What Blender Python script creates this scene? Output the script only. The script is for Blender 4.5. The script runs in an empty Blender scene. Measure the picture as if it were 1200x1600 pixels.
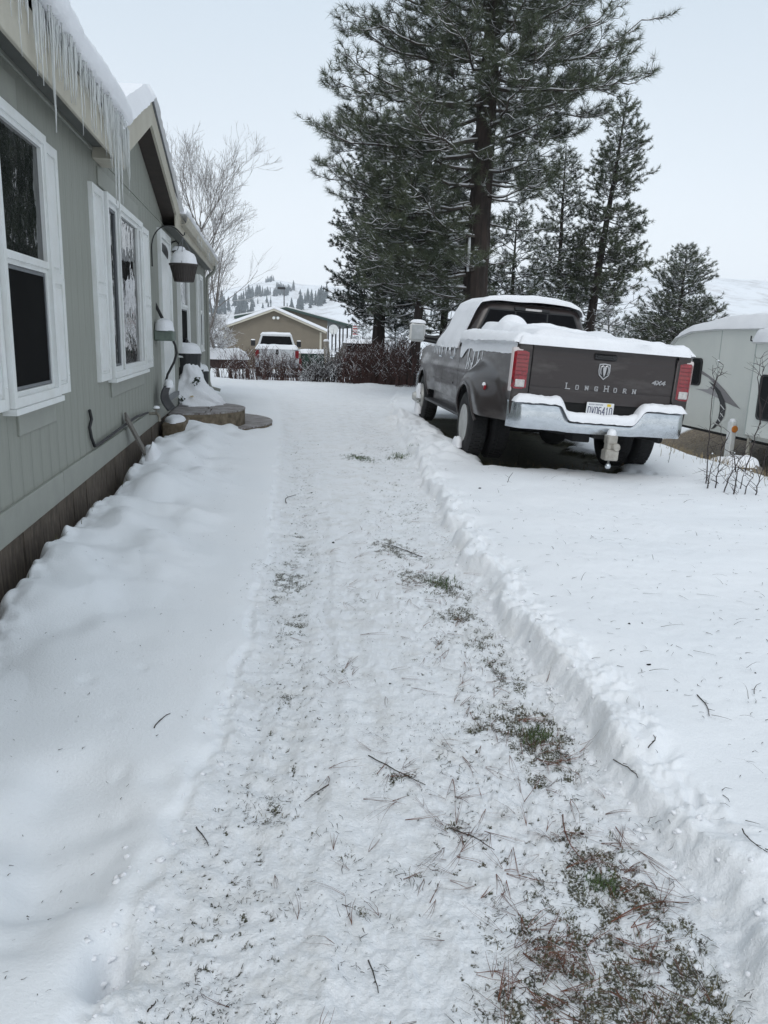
import bpy, math, random
import numpy as np
from mathutils import Vector, Matrix, Euler
random.seed(7); rng = np.random.default_rng(7)
R_ = math.radians
scene = bpy.context.scene
col = scene.collection

# ------------------------------------------------------------------ camera
CAMH = 1.52
pitch, yaw, roll = R_(12.864), R_(8.943), R_(1.8)
Fv = Vector((math.sin(yaw)*math.cos(pitch), math.cos(yaw)*math.cos(pitch), -math.sin(pitch)))
R0 = Vector((math.cos(yaw), -math.sin(yaw), 0)); U0 = R0.cross(Fv)
Rv = R0*math.cos(roll) + U0*math.sin(roll); Uv = U0*math.cos(roll) - R0*math.sin(roll)
cam = bpy.data.objects.new('camera', bpy.data.cameras.new('camera')); col.objects.link(cam)
cam.matrix_world = Matrix(((Rv.x, Uv.x, -Fv.x, 0), (Rv.y, Uv.y, -Fv.y, 0), (Rv.z, Uv.z, -Fv.z, CAMH), (0, 0, 0, 1)))
cam.data.sensor_fit = 'HORIZONTAL'; cam.data.sensor_width = 36; cam.data.lens = 36
cam.data.clip_start = 0.05; cam.data.clip_end = 6000
scene.camera = cam

# ------------------------------------------------------------------ world: overcast sky
world = bpy.data.worlds.new("World"); scene.world = world; world.use_nodes = True
wn = world.node_tree; wn.nodes.clear()
def WN(t, **k):
    n = wn.nodes.new(t)
    for a, b in k.items(): setattr(n, a, b)
    return n
SUN_EL, SUN_AZ = R_(48), R_(200)
sky = WN('ShaderNodeTexSky', sky_type='NISHITA', sun_disc=False, sun_elevation=SUN_EL, sun_rotation=SUN_AZ, air_density=1.0, dust_density=4.0)
bw = WN('ShaderNodeHueSaturation'); bw.inputs['Saturation'].default_value = 0.25; bw.inputs['Value'].default_value = 1.0
bg1 = WN('ShaderNodeBackground'); bg1.inputs['Strength'].default_value = 0.05; bw.inputs['Value'].default_value = .55
geo = WN('ShaderNodeTexCoord'); sep = WN('ShaderNodeSeparateXYZ')
ramp = WN('ShaderNodeValToRGB')
cr = ramp.color_ramp; cr.elements.remove(cr.elements[1])
for p_, c_ in ((0.0, (0.81, 0.85, 0.88)), (0.08, (0.77, 0.82, 0.86)), (0.20, (0.64, 0.71, 0.775)), (0.36, (0.52, 0.605, 0.685)), (0.6, (0.54, 0.62, 0.695)), (1.0, (0.60, 0.67, 0.73))):
    e = cr.elements[0] if p_ == 0.0 else cr.elements.new(p_)
    e.color = (*c_, 1)
noi = WN('ShaderNodeTexNoise'); noi.inputs['Scale'].default_value = 1.6; noi.inputs['Detail'].default_value = 2.0
mp = WN('ShaderNodeMapRange'); mp.inputs['From Min'].default_value = .3; mp.inputs['From Max'].default_value = .7; mp.inputs['To Min'].default_value = .95; mp.inputs['To Max'].default_value = 1.05
mul = WN('ShaderNodeMixRGB', blend_type='MULTIPLY'); mul.inputs['Fac'].default_value = 1
bg2 = WN('ShaderNodeBackground'); bg2.inputs['Strength'].default_value = 0.93
add = WN('ShaderNodeAddShader'); out = WN('ShaderNodeOutputWorld')
L = wn.links.new
L(sky.outputs[0], bw.inputs['Color']); L(bw.outputs[0], bg1.inputs[0])
L(geo.outputs['Generated'], sep.inputs[0]); L(sep.outputs['Z'], ramp.inputs[0])
L(geo.outputs['Generated'], noi.inputs['Vector']); L(noi.outputs[0], mp.inputs[0])
L(ramp.outputs[0], mul.inputs[1]); L(mp.outputs[0], mul.inputs[2]); L(mul.outputs[0], bg2.inputs[0])
L(bg1.outputs[0], add.inputs[0]); L(bg2.outputs[0], add.inputs[1]); L(add.outputs[0], out.inputs[0])

sun = bpy.data.objects.new('sun', bpy.data.lights.new('sun', 'SUN')); col.objects.link(sun)
sun.data.energy = 0.55; sun.data.angle = R_(30); sun.data.color = (1.0, 0.97, 0.93)
sd = Vector((math.sin(SUN_AZ)*math.cos(SUN_EL), math.cos(SUN_AZ)*math.cos(SUN_EL), math.sin(SUN_EL)))
sun.rotation_euler = sd.to_track_quat('Z', 'Y').to_euler()
sun.location = (0, 0, 30)

vs = scene.view_settings
vs.view_transform = 'Standard'; vs.look = 'None'; vs.exposure = 0.20; vs.gamma = 1.0; vs.use_curve_mapping = False
scene.cycles.max_bounces = 6; scene.cycles.volume_bounces = 1

# ------------------------------------------------------------------ materials
def mat(name, base, rough=0.6, metal=0.0, noise=0.0, nscale=8.0, bump=0.0, bscale=60.0, base2=None, spec=None, coat=0.0, coords='Object', stretch=None, detail=5.0, emit=None, trans=0.0, alpha=1.0):
    m = bpy.data.materials.new(name); m.use_nodes = True
    nt = m.node_tree; b = nt.nodes['Principled BSDF']
    b.inputs['Base Color'].default_value = (*base, 1); b.inputs['Roughness'].default_value = rough; b.inputs['Metallic'].default_value = metal
    if spec is not None: b.inputs['Specular IOR Level'].default_value = spec
    if coat: b.inputs['Coat Weight'].default_value = coat; b.inputs['Coat Roughness'].default_value = 0.06
    if trans: b.inputs['Transmission Weight'].default_value = trans
    tc = nt.nodes.new('ShaderNodeTexCoord'); src = tc.outputs[coords]
    if stretch:
        mpn = nt.nodes.new('ShaderNodeMapping'); mpn.inputs['Scale'].default_value = stretch
        nt.links.new(src, mpn.inputs[0]); src = mpn.outputs[0]
    if base2 is None and noise > 0: base2 = tuple(c*(1-noise) for c in base)
    if base2 is not None:
        n = nt.nodes.new('ShaderNodeTexNoise'); n.inputs['Scale'].default_value = nscale; n.inputs['Detail'].default_value = detail; n.inputs['Roughness'].default_value = .65
        r = nt.nodes.new('ShaderNodeMapRange'); r.inputs['From Min'].default_value = .35; r.inputs['From Max'].default_value = .65
        mx = nt.nodes.new('ShaderNodeMixRGB'); mx.inputs[1].default_value = (*base, 1); mx.inputs[2].default_value = (*base2, 1)
        nt.links.new(src, n.inputs['Vector']); nt.links.new(n.outputs[0], r.inputs[0]); nt.links.new(r.outputs[0], mx.inputs[0]); nt.links.new(mx.outputs[0], b.inputs['Base Color'])
    if bump > 0:
        n2 = nt.nodes.new('ShaderNodeTexNoise'); n2.inputs['Scale'].default_value = bscale; n2.inputs['Detail'].default_value = 4
        bp = nt.nodes.new('ShaderNodeBump'); bp.inputs['Strength'].default_value = bump; bp.inputs['Distance'].default_value = 0.02
        nt.links.new(src, n2.inputs['Vector']); nt.links.new(n2.outputs[0], bp.inputs['Height']); nt.links.new(bp.outputs[0], b.inputs['Normal'])
    return m
M = {}
M['snow'] = mat('snow', (.86, .87, .90), .55, bump=.35, bscale=45, noise=.05, nscale=3, coords='Object', spec=.3)
M['tree_snow'] = mat('tree_snow', (.80, .82, .85), .7)
M['sage'] = mat('sage_siding_paint', (.275, .285, .25), .6, base2=(.235, .246, .215), nscale=6, stretch=(3, 3, .35), bump=.12, bscale=50)
M['sage_trim'] = mat('sage_trim_paint', (.295, .305, .27), .5, base2=(.26, .27, .24), nscale=5, bump=.06)
M['beige'] = mat('beige_fascia_paint', (.50, .475, .40), .55, base2=(.44, .41, .335), nscale=4, bump=.05)
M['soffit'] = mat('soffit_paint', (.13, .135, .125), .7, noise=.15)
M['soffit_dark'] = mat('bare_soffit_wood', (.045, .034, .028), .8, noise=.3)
M['white'] = mat('white_vinyl', (.74, .76, .76), .35, base2=(.68, .69, .67), nscale=7, bump=.03)
M['glass'] = mat('window_glass', (.008, .010, .010), .02, spec=.5, bump=.35, bscale=1.6)
for n_ in M['glass'].node_tree.nodes:
    if n_.type == 'BUMP': n_.inputs['Distance'].default_value = .07
M['screen'] = mat('insect_screen', (.010, .010, .010), .9, spec=.05, noise=.2, nscale=3)
M['skirt'] = mat('brown_skirting', (.155, .125, .098), .9, base2=(.065, .052, .042), nscale=25, stretch=(1, 1, .3), bump=.5, bscale=40)
M['black'] = mat('black_metal', (.012, .012, .013), .4, bump=.05)
M['black_plastic'] = mat('black_plastic', (.018, .018, .02), .55, noise=.3)
M['brownpot'] = mat('brown_pot_plastic', (.045, .036, .032), .6, noise=.2)
M['ice'] = mat('ice', (.86, .88, .87), .15, spec=.6, trans=.45)
M['concrete'] = mat('concrete_step', (.20, .16, .11), .85, base2=(.085, .066, .042), nscale=9, bump=.6, bscale=25)
M['steptop'] = mat('weathered_step_top', (.40, .39, .39), .7, base2=(.10, .075, .065), nscale=7, stretch=(1, 6, 1), bump=.4, bscale=25)
M['wood'] = mat('grey_board', (.20, .185, .165), .8, base2=(.12, .11, .10), nscale=10, stretch=(6, 6, 1), bump=.2)
M['grey'] = mat('grey_plastic', (.16, .17, .18), .5, noise=.2)
M['bark'] = mat('pine_bark', (.042, .030, .025), .95, base2=(.013, .010, .009), nscale=9, stretch=(1, 1, .22), bump=1.0, bscale=14)
M['twig'] = mat('pine_branch_bark', (.075, .062, .052), .9, noise=.4, nscale=12)
M['needle'] = mat('pine_needles', (.095, .112, .060), .6, base2=(.038, .055, .030), nscale=2.2)
M['needle_dark'] = mat('dark_pine_needles', (.030, .046, .030), .6, base2=(.014, .025, .016), nscale=1.5)
M['needle_grey'] = mat('frosted_pine_needles', (.11, .145, .12), .7, base2=(.05, .075, .055), nscale=1.5)
M['greybark'] = mat('pale_tree_bark', (.26, .235, .215), .9, noise=.35, nscale=8)
M['redtwig'] = mat('red_brown_twigs', (.095, .042, .034), .85, base2=(.05, .03, .026), nscale=6)
M['darktwig'] = mat('dark_twigs', (.040, .030, .030), .8, noise=.3)
M['tan'] = mat('tan_garage_siding', (.185, .158, .118), .7, base2=(.165, .14, .105), nscale=2)
M['greenroof'] = mat('green_roof_metal', (.03, .06, .05), .5)

# ------------------------------------------------------------------ mesh helpers
class MB:
    def __init__(s): s.v = []; s.f = []; s.m = []
    def add(s, vs_, fs_, m=0):
        o = len(s.v); s.v += [tuple(p) for p in vs_]; s.f += [tuple(i+o for i in f) for f in fs_]; s.m += [m]*len(fs_); return s
    def box(s, a, b, m=0):
        x0, y0, z0 = a; x1, y1, z1 = b
        return s.add([(x0,y0,z0),(x1,y0,z0),(x1,y1,z0),(x0,y1,z0),(x0,y0,z1),(x1,y0,z1),(x1,y1,z1),(x0,y1,z1)],
              [(0,3,2,1),(4,5,6,7),(0,1,5,4),(1,2,6,5),(2,3,7,6),(3,0,4,7)], m)
    def cbox(s, a, b, c=.01, m=0):   # box with chamfered edges along every side
        x0,y0,z0 = a; x1,y1,z1 = b; P = []
        for z, i in ((z0, c), (z0+c, 0), (z1-c, 0), (z1, c)):
            P += [(x0+i+c*(i==0), y0+i, z), (x1-i-c*(i==0), y0+i, z), (x1-i, y0+i+c*(i==0), z), (x1-i, y1-i-c*(i==0), z), (x1-i-c*(i==0), y1-i, z), (x0+i+c*(i==0), y1-i, z), (x0+i, y1-i-c*(i==0), z), (x0+i, y0+i+c*(i==0), z)]
        Fs = [tuple(range(7, -1, -1)), tuple(range(24, 32))]
        for k in range(3):
            for j in range(8): Fs.append((k*8+j, k*8+(j+1) % 8, (k+1)*8+(j+1) % 8, (k+1)*8+j))
        return s.add(P, Fs, m)
    def prism(s, pts, axis, a, b, m=0):  # 2D polygon extruded on axis from a to b
        n = len(pts)
        def P(p, t):
            return {0: (t, p[0], p[1]), 1: (p[0], t, p[1]), 2: (p[0], p[1], t)}[axis]
        V = [P(p, a) for p in pts]+[P(p, b) for p in pts]
        Fs = [tuple(range(n-1, -1, -1)), tuple(range(n, 2*n))]+[(i, (i+1) % n, n+(i+1) % n, n+i) for i in range(n)]
        return s.add(V, Fs, m)
    def tube(s, pts, r, n=6, m=0, cap=True):
        pts = [Vector(p) for p in pts]; k = len(pts)
        rs = r if isinstance(r, (list, tuple)) else [r]*k
        V = []; t0 = (pts[1]-pts[0]).normalized(); up = Vector((0, 0, 1)) if abs(t0.z) < .9 else Vector((0, 1, 0))
        x = t0.cross(up).normalized()
        for i, p in enumerate(pts):
            t = (pts[min(i+1, k-1)]-pts[max(i-1, 0)])
            if t.length < 1e-9: t = t0.copy()
            t.normalize(); x = (x-t*x.dot(t))
            if x.length < 1e-6: x = t.orthogonal()
            x.normalize(); y = t.cross(x)
            for j in range(n):
                a = 2*math.pi*j/n; V.append(p+(x*math.cos(a)+y*math.sin(a))*rs[i])
        Fs = [(i*n+j, i*n+(j+1) % n, (i+1)*n+(j+1) % n, (i+1)*n+j) for i in range(k-1) for j in range(n)]
        if cap: Fs += [tuple(range(n-1, -1, -1)), tuple(range((k-1)*n, k*n))]
        return s.add(V, Fs, m)
    def lathe(s, prof, c=(0,0,0), axis=2, n=24, m=0, sx=1, sy=1):   # prof [(r,h)]
        V = []
        for r, h in prof:
            for j in range(n):
                a = 2*math.pi*j/n; u, w = r*math.cos(a)*sx, r*math.sin(a)*sy
                p = {2: (u, w, h), 0: (h, u, w), 1: (w, h, u)}[axis]
                V.append((p[0]+c[0], p[1]+c[1], p[2]+c[2]))
        k = len(prof)
        Fs = [(i*n+j, i*n+(j+1) % n, (i+1)*n+(j+1) % n, (i+1)*n+j) for i in range(k-1) for j in range(n)]
        Fs += [tuple(range(n-1, -1, -1)), tuple(range((k-1)*n, k*n))]
        return s.add(V, Fs, m)
    def grid(s, fn, nu, nv, m=0, closed_u=False):
        V = [fn(i/nu, j/nv) for j in range(nv+1) for i in range(nu+1)]
        Fs = [(j*(nu+1)+i, j*(nu+1)+i+1, (j+1)*(nu+1)+i+1, (j+1)*(nu+1)+i) for j in range(nv) for i in range(nu)]
        return s.add(V, Fs, m)
    def build(s, name, mats, parent=None, smooth=False, **kw):
        me = bpy.data.meshes.new(name); me.from_pydata(s.v, [], s.f)
        for mm in (mats if isinstance(mats, (list, tuple)) else [mats]): me.materials.append(mm)
        if any(s.m): me.polygons.foreach_set('material_index', s.m)
        if smooth: me.polygons.foreach_set('use_smooth', [True]*len(s.f))
        me.validate(); me.update()
        o = bpy.data.objects.new(name, me); col.objects.link(o)
        if parent is not None: o.parent = parent
        for a, b in kw.items(): o[a] = b
        return o
def smooth_by_angle(o, ang=35):
    me = o.data; me.polygons.foreach_set('use_smooth', [True]*len(me.polygons))
    try: me.set_sharp_from_angle(angle=R_(ang))
    except Exception: pass
    return o
def np_mesh(name, V, Fq, mats, parent=None, smooth=True, matidx=None, **kw):
    V = np.asarray(V, np.float32); Fq = np.asarray(Fq, np.int32); k = Fq.shape[1]
    me = bpy.data.meshes.new(name); me.vertices.add(len(V)); me.vertices.foreach_set('co', V.ravel())
    me.loops.add(Fq.size); me.loops.foreach_set('vertex_index', Fq.ravel())
    me.polygons.add(len(Fq)); me.polygons.foreach_set('loop_start', np.arange(0, Fq.size, k, dtype=np.int32))
    for mm in (mats if isinstance(mats, (list, tuple)) else [mats]): me.materials.append(mm)
    if matidx is not None: me.polygons.foreach_set('material_index', np.asarray(matidx, np.int32))
    me.polygons.foreach_set('use_smooth', np.full(len(Fq), smooth))
    me.update(calc_edges=True)
    o = bpy.data.objects.new(name, me); col.objects.link(o)
    if parent is not None: o.parent = parent
    for a, b in kw.items(): o[a] = b
    return o
def empty(name, loc=(0,0,0), rot=(0,0,0), label=None, cat=None, group=None):
    o = bpy.data.objects.new(name, None); col.objects.link(o); o.location = loc; o.rotation_euler = rot; o.empty_display_size = .2
    if label: o['label'] = label
    if cat: o['category'] = cat
    if group: o['group'] = group
    return o
def tag(o, label=None, cat=None, group=None, kind=None):
    if label: o['label'] = label
    if cat: o['category'] = cat
    if group: o['group'] = group
    if kind: o['kind'] = kind
    return o
def share(o, name, parent=None, loc=None):
    c = o.copy(); c.name = name; col.objects.link(c)
    if parent is not None: c.parent = parent
    if loc is not None: c.location = loc
    return c
def copy_tree(o, parent=None):
    kids = list(o.children)
    c = o.copy(); col.objects.link(c); c.parent = parent
    for k in kids: copy_tree(k, c)
    return c

# ------------------------------------------------------------------ noise
_pr = np.random.default_rng(11); _perm = _pr.permutation(4096).astype(np.int64); _ga = _pr.random(4096)*2*np.pi
def pn(x, y, s=0):
    x = np.asarray(x, float)+s*17.37; y = np.asarray(y, float)-s*9.11
    xi = np.floor(x).astype(np.int64); yi = np.floor(y).astype(np.int64); fx = x-xi; fy = y-yi
    u = fx*fx*fx*(fx*(fx*6-15)+10); v = fy*fy*fy*(fy*(fy*6-15)+10)
    def g(ix, iy, dx, dy):
        a = _ga[_perm[(_perm[ix & 4095]+iy) & 4095]]; return np.cos(a)*dx+np.sin(a)*dy
    a = g(xi, yi, fx, fy)*(1-u)+g(xi+1, yi, fx-1, fy)*u
    b = g(xi, yi+1, fx, fy-1)*(1-u)+g(xi+1, yi+1, fx-1, fy-1)*u
    return (a*(1-v)+b*v)*1.5
def fbm(x, y, o=4, s=0, g=.5):
    t = 0; a = 1.
    for i in range(o): t = t+a*pn(np.asarray(x)*2**i, np.asarray(y)*2**i, s+i*3); a *= g
    return t
def ss(a, b, x): t = np.clip((np.asarray(x, float)-a)/(b-a), 0, 1); return t*t*(3-2*t)
# ------------------------------------------------------------------ terrain height
TRUCK = dict(loc=(3.60, 9.32), yaw=R_(-2.2), roll=R_(2.9))
BK_Y = [-20, .5, 1.38, 1.67, 2.47, 3.6, 5.14, 6.83, 9.5, 12.84, 17, 25, 60]
BK_X = [1.10, 1.14, 1.17, 1.20, 1.27, 1.27, 1.38, 1.56, 1.84, 2.20, 2.7, 4.4, 14]
LF_Y = [-20, 1.0, 1.5, 2.08, 2.66, 3.88, 5.37, 9, 14.6, 19, 25, 60]
LF_X = [-.42, -.42, -.40, -.33, -.19, -.09, .02, .14, .27, .2, -.6, -8]
PATCH = [] # (X, Y, radius, strength) bare patches
def bankx(Y): return np.interp(Y, BK_Y, BK_X)+.065*pn(Y*1.5, Y*0+3.1)+.030*pn(Y*4.3, Y*0+8.3)+.01*pn(Y*17, Y*0+1.3)
def leftx(Y): return np.interp(Y, LF_Y, LF_X)+.05*pn(Y*1.3, Y*0+13.1)+.03*pn(Y*5, Y*0+18.3)
def base_h(X, Y):
    z = -.5*ss(24, 38, Y)-.45*ss(38, 55, Y)
    near = 1-ss(24, 45, Y)
    cx = 5.6+.12*(Y-7)+.25*pn(Y*.5, Y*0+4.4)
    z = z-1.12*ss(0, 2.7, X-cx)*near-.035*np.clip(X-2.6, 0, 3.2)*near
    z = z+.85*ss(10.2, 13.5, X)*near
    return z
def truck_local(X, Y):
    dx, dy = X-TRUCK['loc'][0], Y-TRUCK['loc'][1]; c, s = math.cos(-TRUCK['yaw']), math.sin(-TRUCK['yaw'])
    return dx*c-dy*s, dx*s+dy*c
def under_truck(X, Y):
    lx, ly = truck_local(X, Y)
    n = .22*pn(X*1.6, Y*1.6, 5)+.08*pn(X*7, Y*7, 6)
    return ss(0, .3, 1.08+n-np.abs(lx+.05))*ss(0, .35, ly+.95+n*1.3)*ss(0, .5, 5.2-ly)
FOOT = [(-.62, 2.25, .20, .075), (-.60, 1.98, .15, .075), (-.78, 2.2, .2, .05), (-.385, 1.66, .05, .14), (-.36, 1.80, .09, .03), (-.42, 2.02, .03, .02), (-.50, 2.5, .03, .02),
        (-.33, 2.0, .05, .03), (-.28, 2.22, .07, .04), (-.22, 2.55, .06, .03), (-.20, 2.75, .05, .03), (-.36, 1.72, .05, .03), (-.17, 3.05, .07, .025), (-.15, 3.3, .05, .02),
        (-.55, 3.3, .03, .015), (-.75, 3.15, .03, .02), (-.6, 2.85, .035, .012), (-.48, 1.9, .035, .02), (-.45, 2.28, .04, .02), (-.37, 2.43, .05, .03)]
def H(X, Y, fine=True):
    X = np.asarray(X, float); Y = np.asarray(Y, float)
    z = base_h(X, Y)
    bx, lx = bankx(Y), leftx(Y)
    if fine:
        wob = .060*pn(X*3+5, Y*2.6, 20)+.012*pn(X*9, Y*9, 21)
    else: wob = 0
    far = 1-ss(14, 24, Y)
    # right-hand field: an undisturbed sheet of snow above the ploughed lane
    d = X-bx+wob
    bh = .108+.02*pn(Y*1.1, Y*0+2)
    wd_ = .075+.05*pn(X*5, Y*4, 39); zr = bh*(1+(.40*pn(Y*1.9, X*.8+3, 140)+.25*pn(Y*4.6, X*1.5, 141))*np.exp(-(d/.3)**2))*ss(0, 1, d/np.maximum(wd_, .03)+.1)*(1-.75*ss(16, 24, Y))
    lump = np.exp(-((d-.15)/.09)**2)
    if fine:
        rid = 1-np.abs(pn(X*11, Y*11, 31))*1.6
        qx, qy = X+.06*pn(X*6, Y*6, 37), Y+.08*pn(X*5, Y*5, 38)
        zr = zr+lump*(.016*(1-np.abs(pn(qx*8, qy*6, 31))*2.2)+.020*pn(qx*13, qy*11, 32)+.012*pn(qx*32, qy*30, 33)-.006)+np.exp(-((d-.05)/.09)**2)*(.024*pn(qx*8, qy*7, 131)+.012*np.abs(pn(qx*19, qy*18, 132))+.008*pn(X*44, Y*42, 133))
        # crumbs fallen from the bank on to the lane
        cr_ = np.exp(-((d+.06)/.07)**2)
        zr = zr+cr_*.028*np.clip(pn(X*21, Y*21, 34)-.12, 0, 1)*far
    zr = zr+ss(.1, .8, d)*(.022*pn(X*.9, Y*.9, 35)+.008*pn(X*3, Y*3, 36)+(.0035*fbm(X*11, Y*10, 3, 136, .6) if fine else 0))
    # left yard between lane and house
    dl = lx-X+wob*1.2
    zl = (.035+.035*ss(0, .9, dl))*(ss(-.01, .045, dl)*.7+.3*ss(0, .15, dl))
    zl = zl+.015*np.exp(-((dl+.02)/.05)**2)*(.4+pn(X*14, Y*14, 41)) * (1 if fine else 0)
    wm = ss(.25, .9, dl)*ss(2.2, 4.5, Y)*(1-ss(12.2, 13.2, Y))
    zl = zl+wm*(.05+.10*fbm(X*1.5, Y*.95, 2, 42)+.075*np.clip(pn(X*2.6, Y*2.0, 43), -.2, 1)+.03*(.4-np.abs(pn(X*2.2, Y*1.6, 47)))+.012*pn(X*6, Y*5, 44))
    zl = zl+(wm*.07+.03*ss(2, 4, Y)*(1-ss(11.5, 12.2, Y)))*ss(.7, 1.1, dl)*ss(3, 5, Y)
    # melt gap at the foundation
    wl = X+1.37
    gap = 1-ss(.0, .13, wl+.05*pn(Y*3, X*0+2, 51)+.03*pn(Y*9, X*0+4, 52))
    if fine: zl = zl+.02*pn(X*12, Y*12, 45)*np.exp(-((wl-.12)/.08)**2)
    zl = zl*(1-gap*ss(0, 3, Y+2)*(1-ss(11, 12, Y)))-.03*gap*(1-ss(11, 12, Y))
    for (fx, fy, r, dp) in FOOT:
        k_ = min(1/r, 9); q = np.exp(-(((X-fx+.30*r*pn(X*k_, Y*k_*.8, 53))**2+((Y-fy)*.7+.30*r*pn(X*k_*.8, Y*k_, 54))**2)/r**2)**1.15); zl = zl-(dp if dp > .045 else dp*.45)*q*ss(0, .02, zl+.1)
    # the lane
    inside = (1-ss(-.06, .04, d))*(1-ss(-.05, .05, dl))
    w = np.clip((X-lx)/np.maximum(bx-lx, .2), 0, 1)
    zp = .012*pn(X*2.2, Y*1.1, 61)-.012*np.exp(-((w-.17)/.13)**2)*far-.015*np.exp(-((w-.78)/.14)**2)*far
    zp = zp-.006*np.exp(-((w-.10)/.02)**2)*far+.010*pn(w*13, Y*.35, 60)*far+.010*np.exp(-((w-.02)/.035)**2)+.008*np.exp(-((w-.33)/.02)**2)*far
    if fine:
        tread = np.exp(-((w-.17)/.10)**2)+.6*np.exp(-((w-.36)/.07)**2)+.5*np.exp(-((w-.62)/.06)**2)
        ph = Y*52+4*pn(X*4, Y*2, 62)+X*10
        zp = zp+tread*.0062*np.sin(ph)*ss(-.35, .35, pn(X*3, Y*3, 63))*(1-ss(5, 9, Y))
        rough = .55+.6*np.clip(pn(X*1.7, Y*1.1, 64)+.35*ss(.35, .8, w), 0, 1)
        zp = zp+rough*(.010*pn(X*11, Y*9, 65)+.009*pn(X*27, Y*24, 66)+.0055*pn(X*62, Y*55, 67))
        zp = zp-.006*np.clip(pn(X*22, Y*22, 68)-.25, 0, 1)
    # ruts leaving toward the far yard
    u = Y-(23.3+.10*X+.4*pn(X*.3, X*0)); zp = zp+.10*np.exp(-(u/.5)**2)*(1+.5*pn(X*1.5, Y*1.5, 71))
    for k, yy in enumerate((17.2, 18.4, 20.6, 21.9)):
        u = Y-(yy+.12*X+.5*pn(X*.25, X*0+k)); zp = zp-.02*np.exp(-(u/.16)**2)*(X > -1)
    z = z+np.where(X > (bx+lx)/2, zr, zl)+zp*np.maximum(inside, ss(14, 18, Y))
    # bare ground under the truck
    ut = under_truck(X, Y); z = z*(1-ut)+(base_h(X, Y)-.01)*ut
    # snow pushed up against the truck's left wheels
    lx2, ly2 = truck_local(X, Y)
    for wy in (0, 4.3):
        q = np.exp(-(((lx2+1.42)/.3)**2+((ly2-wy)/.5)**2)); z = z+.13*q*(1+.5*(pn(X*6, Y*6, 72) if fine else 0))
    q = np.exp(-(((lx2+1.25)/.25)**2))*ss(.3, .8, ly2)*(1-ss(3.3, 3.9, ly2)); z = z+q*.05*(1+1.4*(pn(X*5, Y*5, 73) if fine else 0))
    z = z+.03*pn(X*.12, Y*.12, 81)*ss(12, 30, np.hypot(X, Y))
    return z
def h1(x, y): return float(H(np.array([x]), np.array([y]))[0])
def hn(x, y): return float(H(np.array([x]), np.array([y]), False)[0])

# pixel positions (in the photo) of the bare patches, turned into ground coordinates
def ground_at(px, py, Z=0.):
    d = Fv+Rv*((px-600)/1200)-Uv*((py-800)/1200); t = (Z-CAMH)/d.z; return d.x*t, d.y*t, t
for px, py, rp, st in [(560,715,26,.8),(625,716,22,.7),(600,700,26,.4),(540,740,22,.35),(608,852,30,.8),(630,862,22,.7),(645,900,24,.9),(685,910,30,1),(715,925,24,.7),(722,962,28,1),(440,905,32,.9),(410,888,14,.6),
      (428,935,20,.5),(450,880,20,.5),(760,1005,30,.7),(775,1040,24,.7),(800,1060,28,.7),(740,1100,22,.5),(800,1120,34,.9),(835,1140,46,1.15),(860,1165,46,1.1),(815,1150,30,1.),(880,1190,30,.7),(745,1130,24,.8),(850,1210,30,.6),
      (930,1375,44,.95),(945,1340,30,.7),(1005,1405,44,.9),(870,1450,60,.65),(800,1460,44,.6),(890,1500,60,.95),(960,1540,60,.95),(1000,1580,70,1.05),(1080,1530,60,1.0),(1110,1560,50,1.),(920,1590,60,.95),(800,1590,40,.6),
      (860,1390,24,.5),(720,1290,22,.5),(640,1370,20,.5),(620,1215,36,.5),(425,1260,26,.6),(545,1340,22,.4),(510,1290,26,.35),(530,1045,20,.5),(700,1190,20,.4),(560,1420,24,.35),(440,1000,24,.35),(470,1100,30,.25),(640,1180,30,.35),
      (690,960,16,.5),(560,935,26,.35),(600,800,40,.35),(660,790,24,.45),(690,830,22,.4),(690,1000,20,.4),(980,1480,40,.6),(1040,1470,40,.7),(1080,1590,50,1.),(1130,1590,40,.8),(430,1590,30,.3),(680,1360,20,.3), (750,1580,30,.5), (850,1540,40,.7), (900,1310,36,.5),(970,1330,30,.5), (1010,1300,20,.5), (890,1250,22,.4), (1070,1440,30,.5),(940,1420,40,.55)]:
    gx, gy, t = ground_at(px, py); PATCH.append((gx, gy, rp*t/1200*1.15, st))
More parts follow.
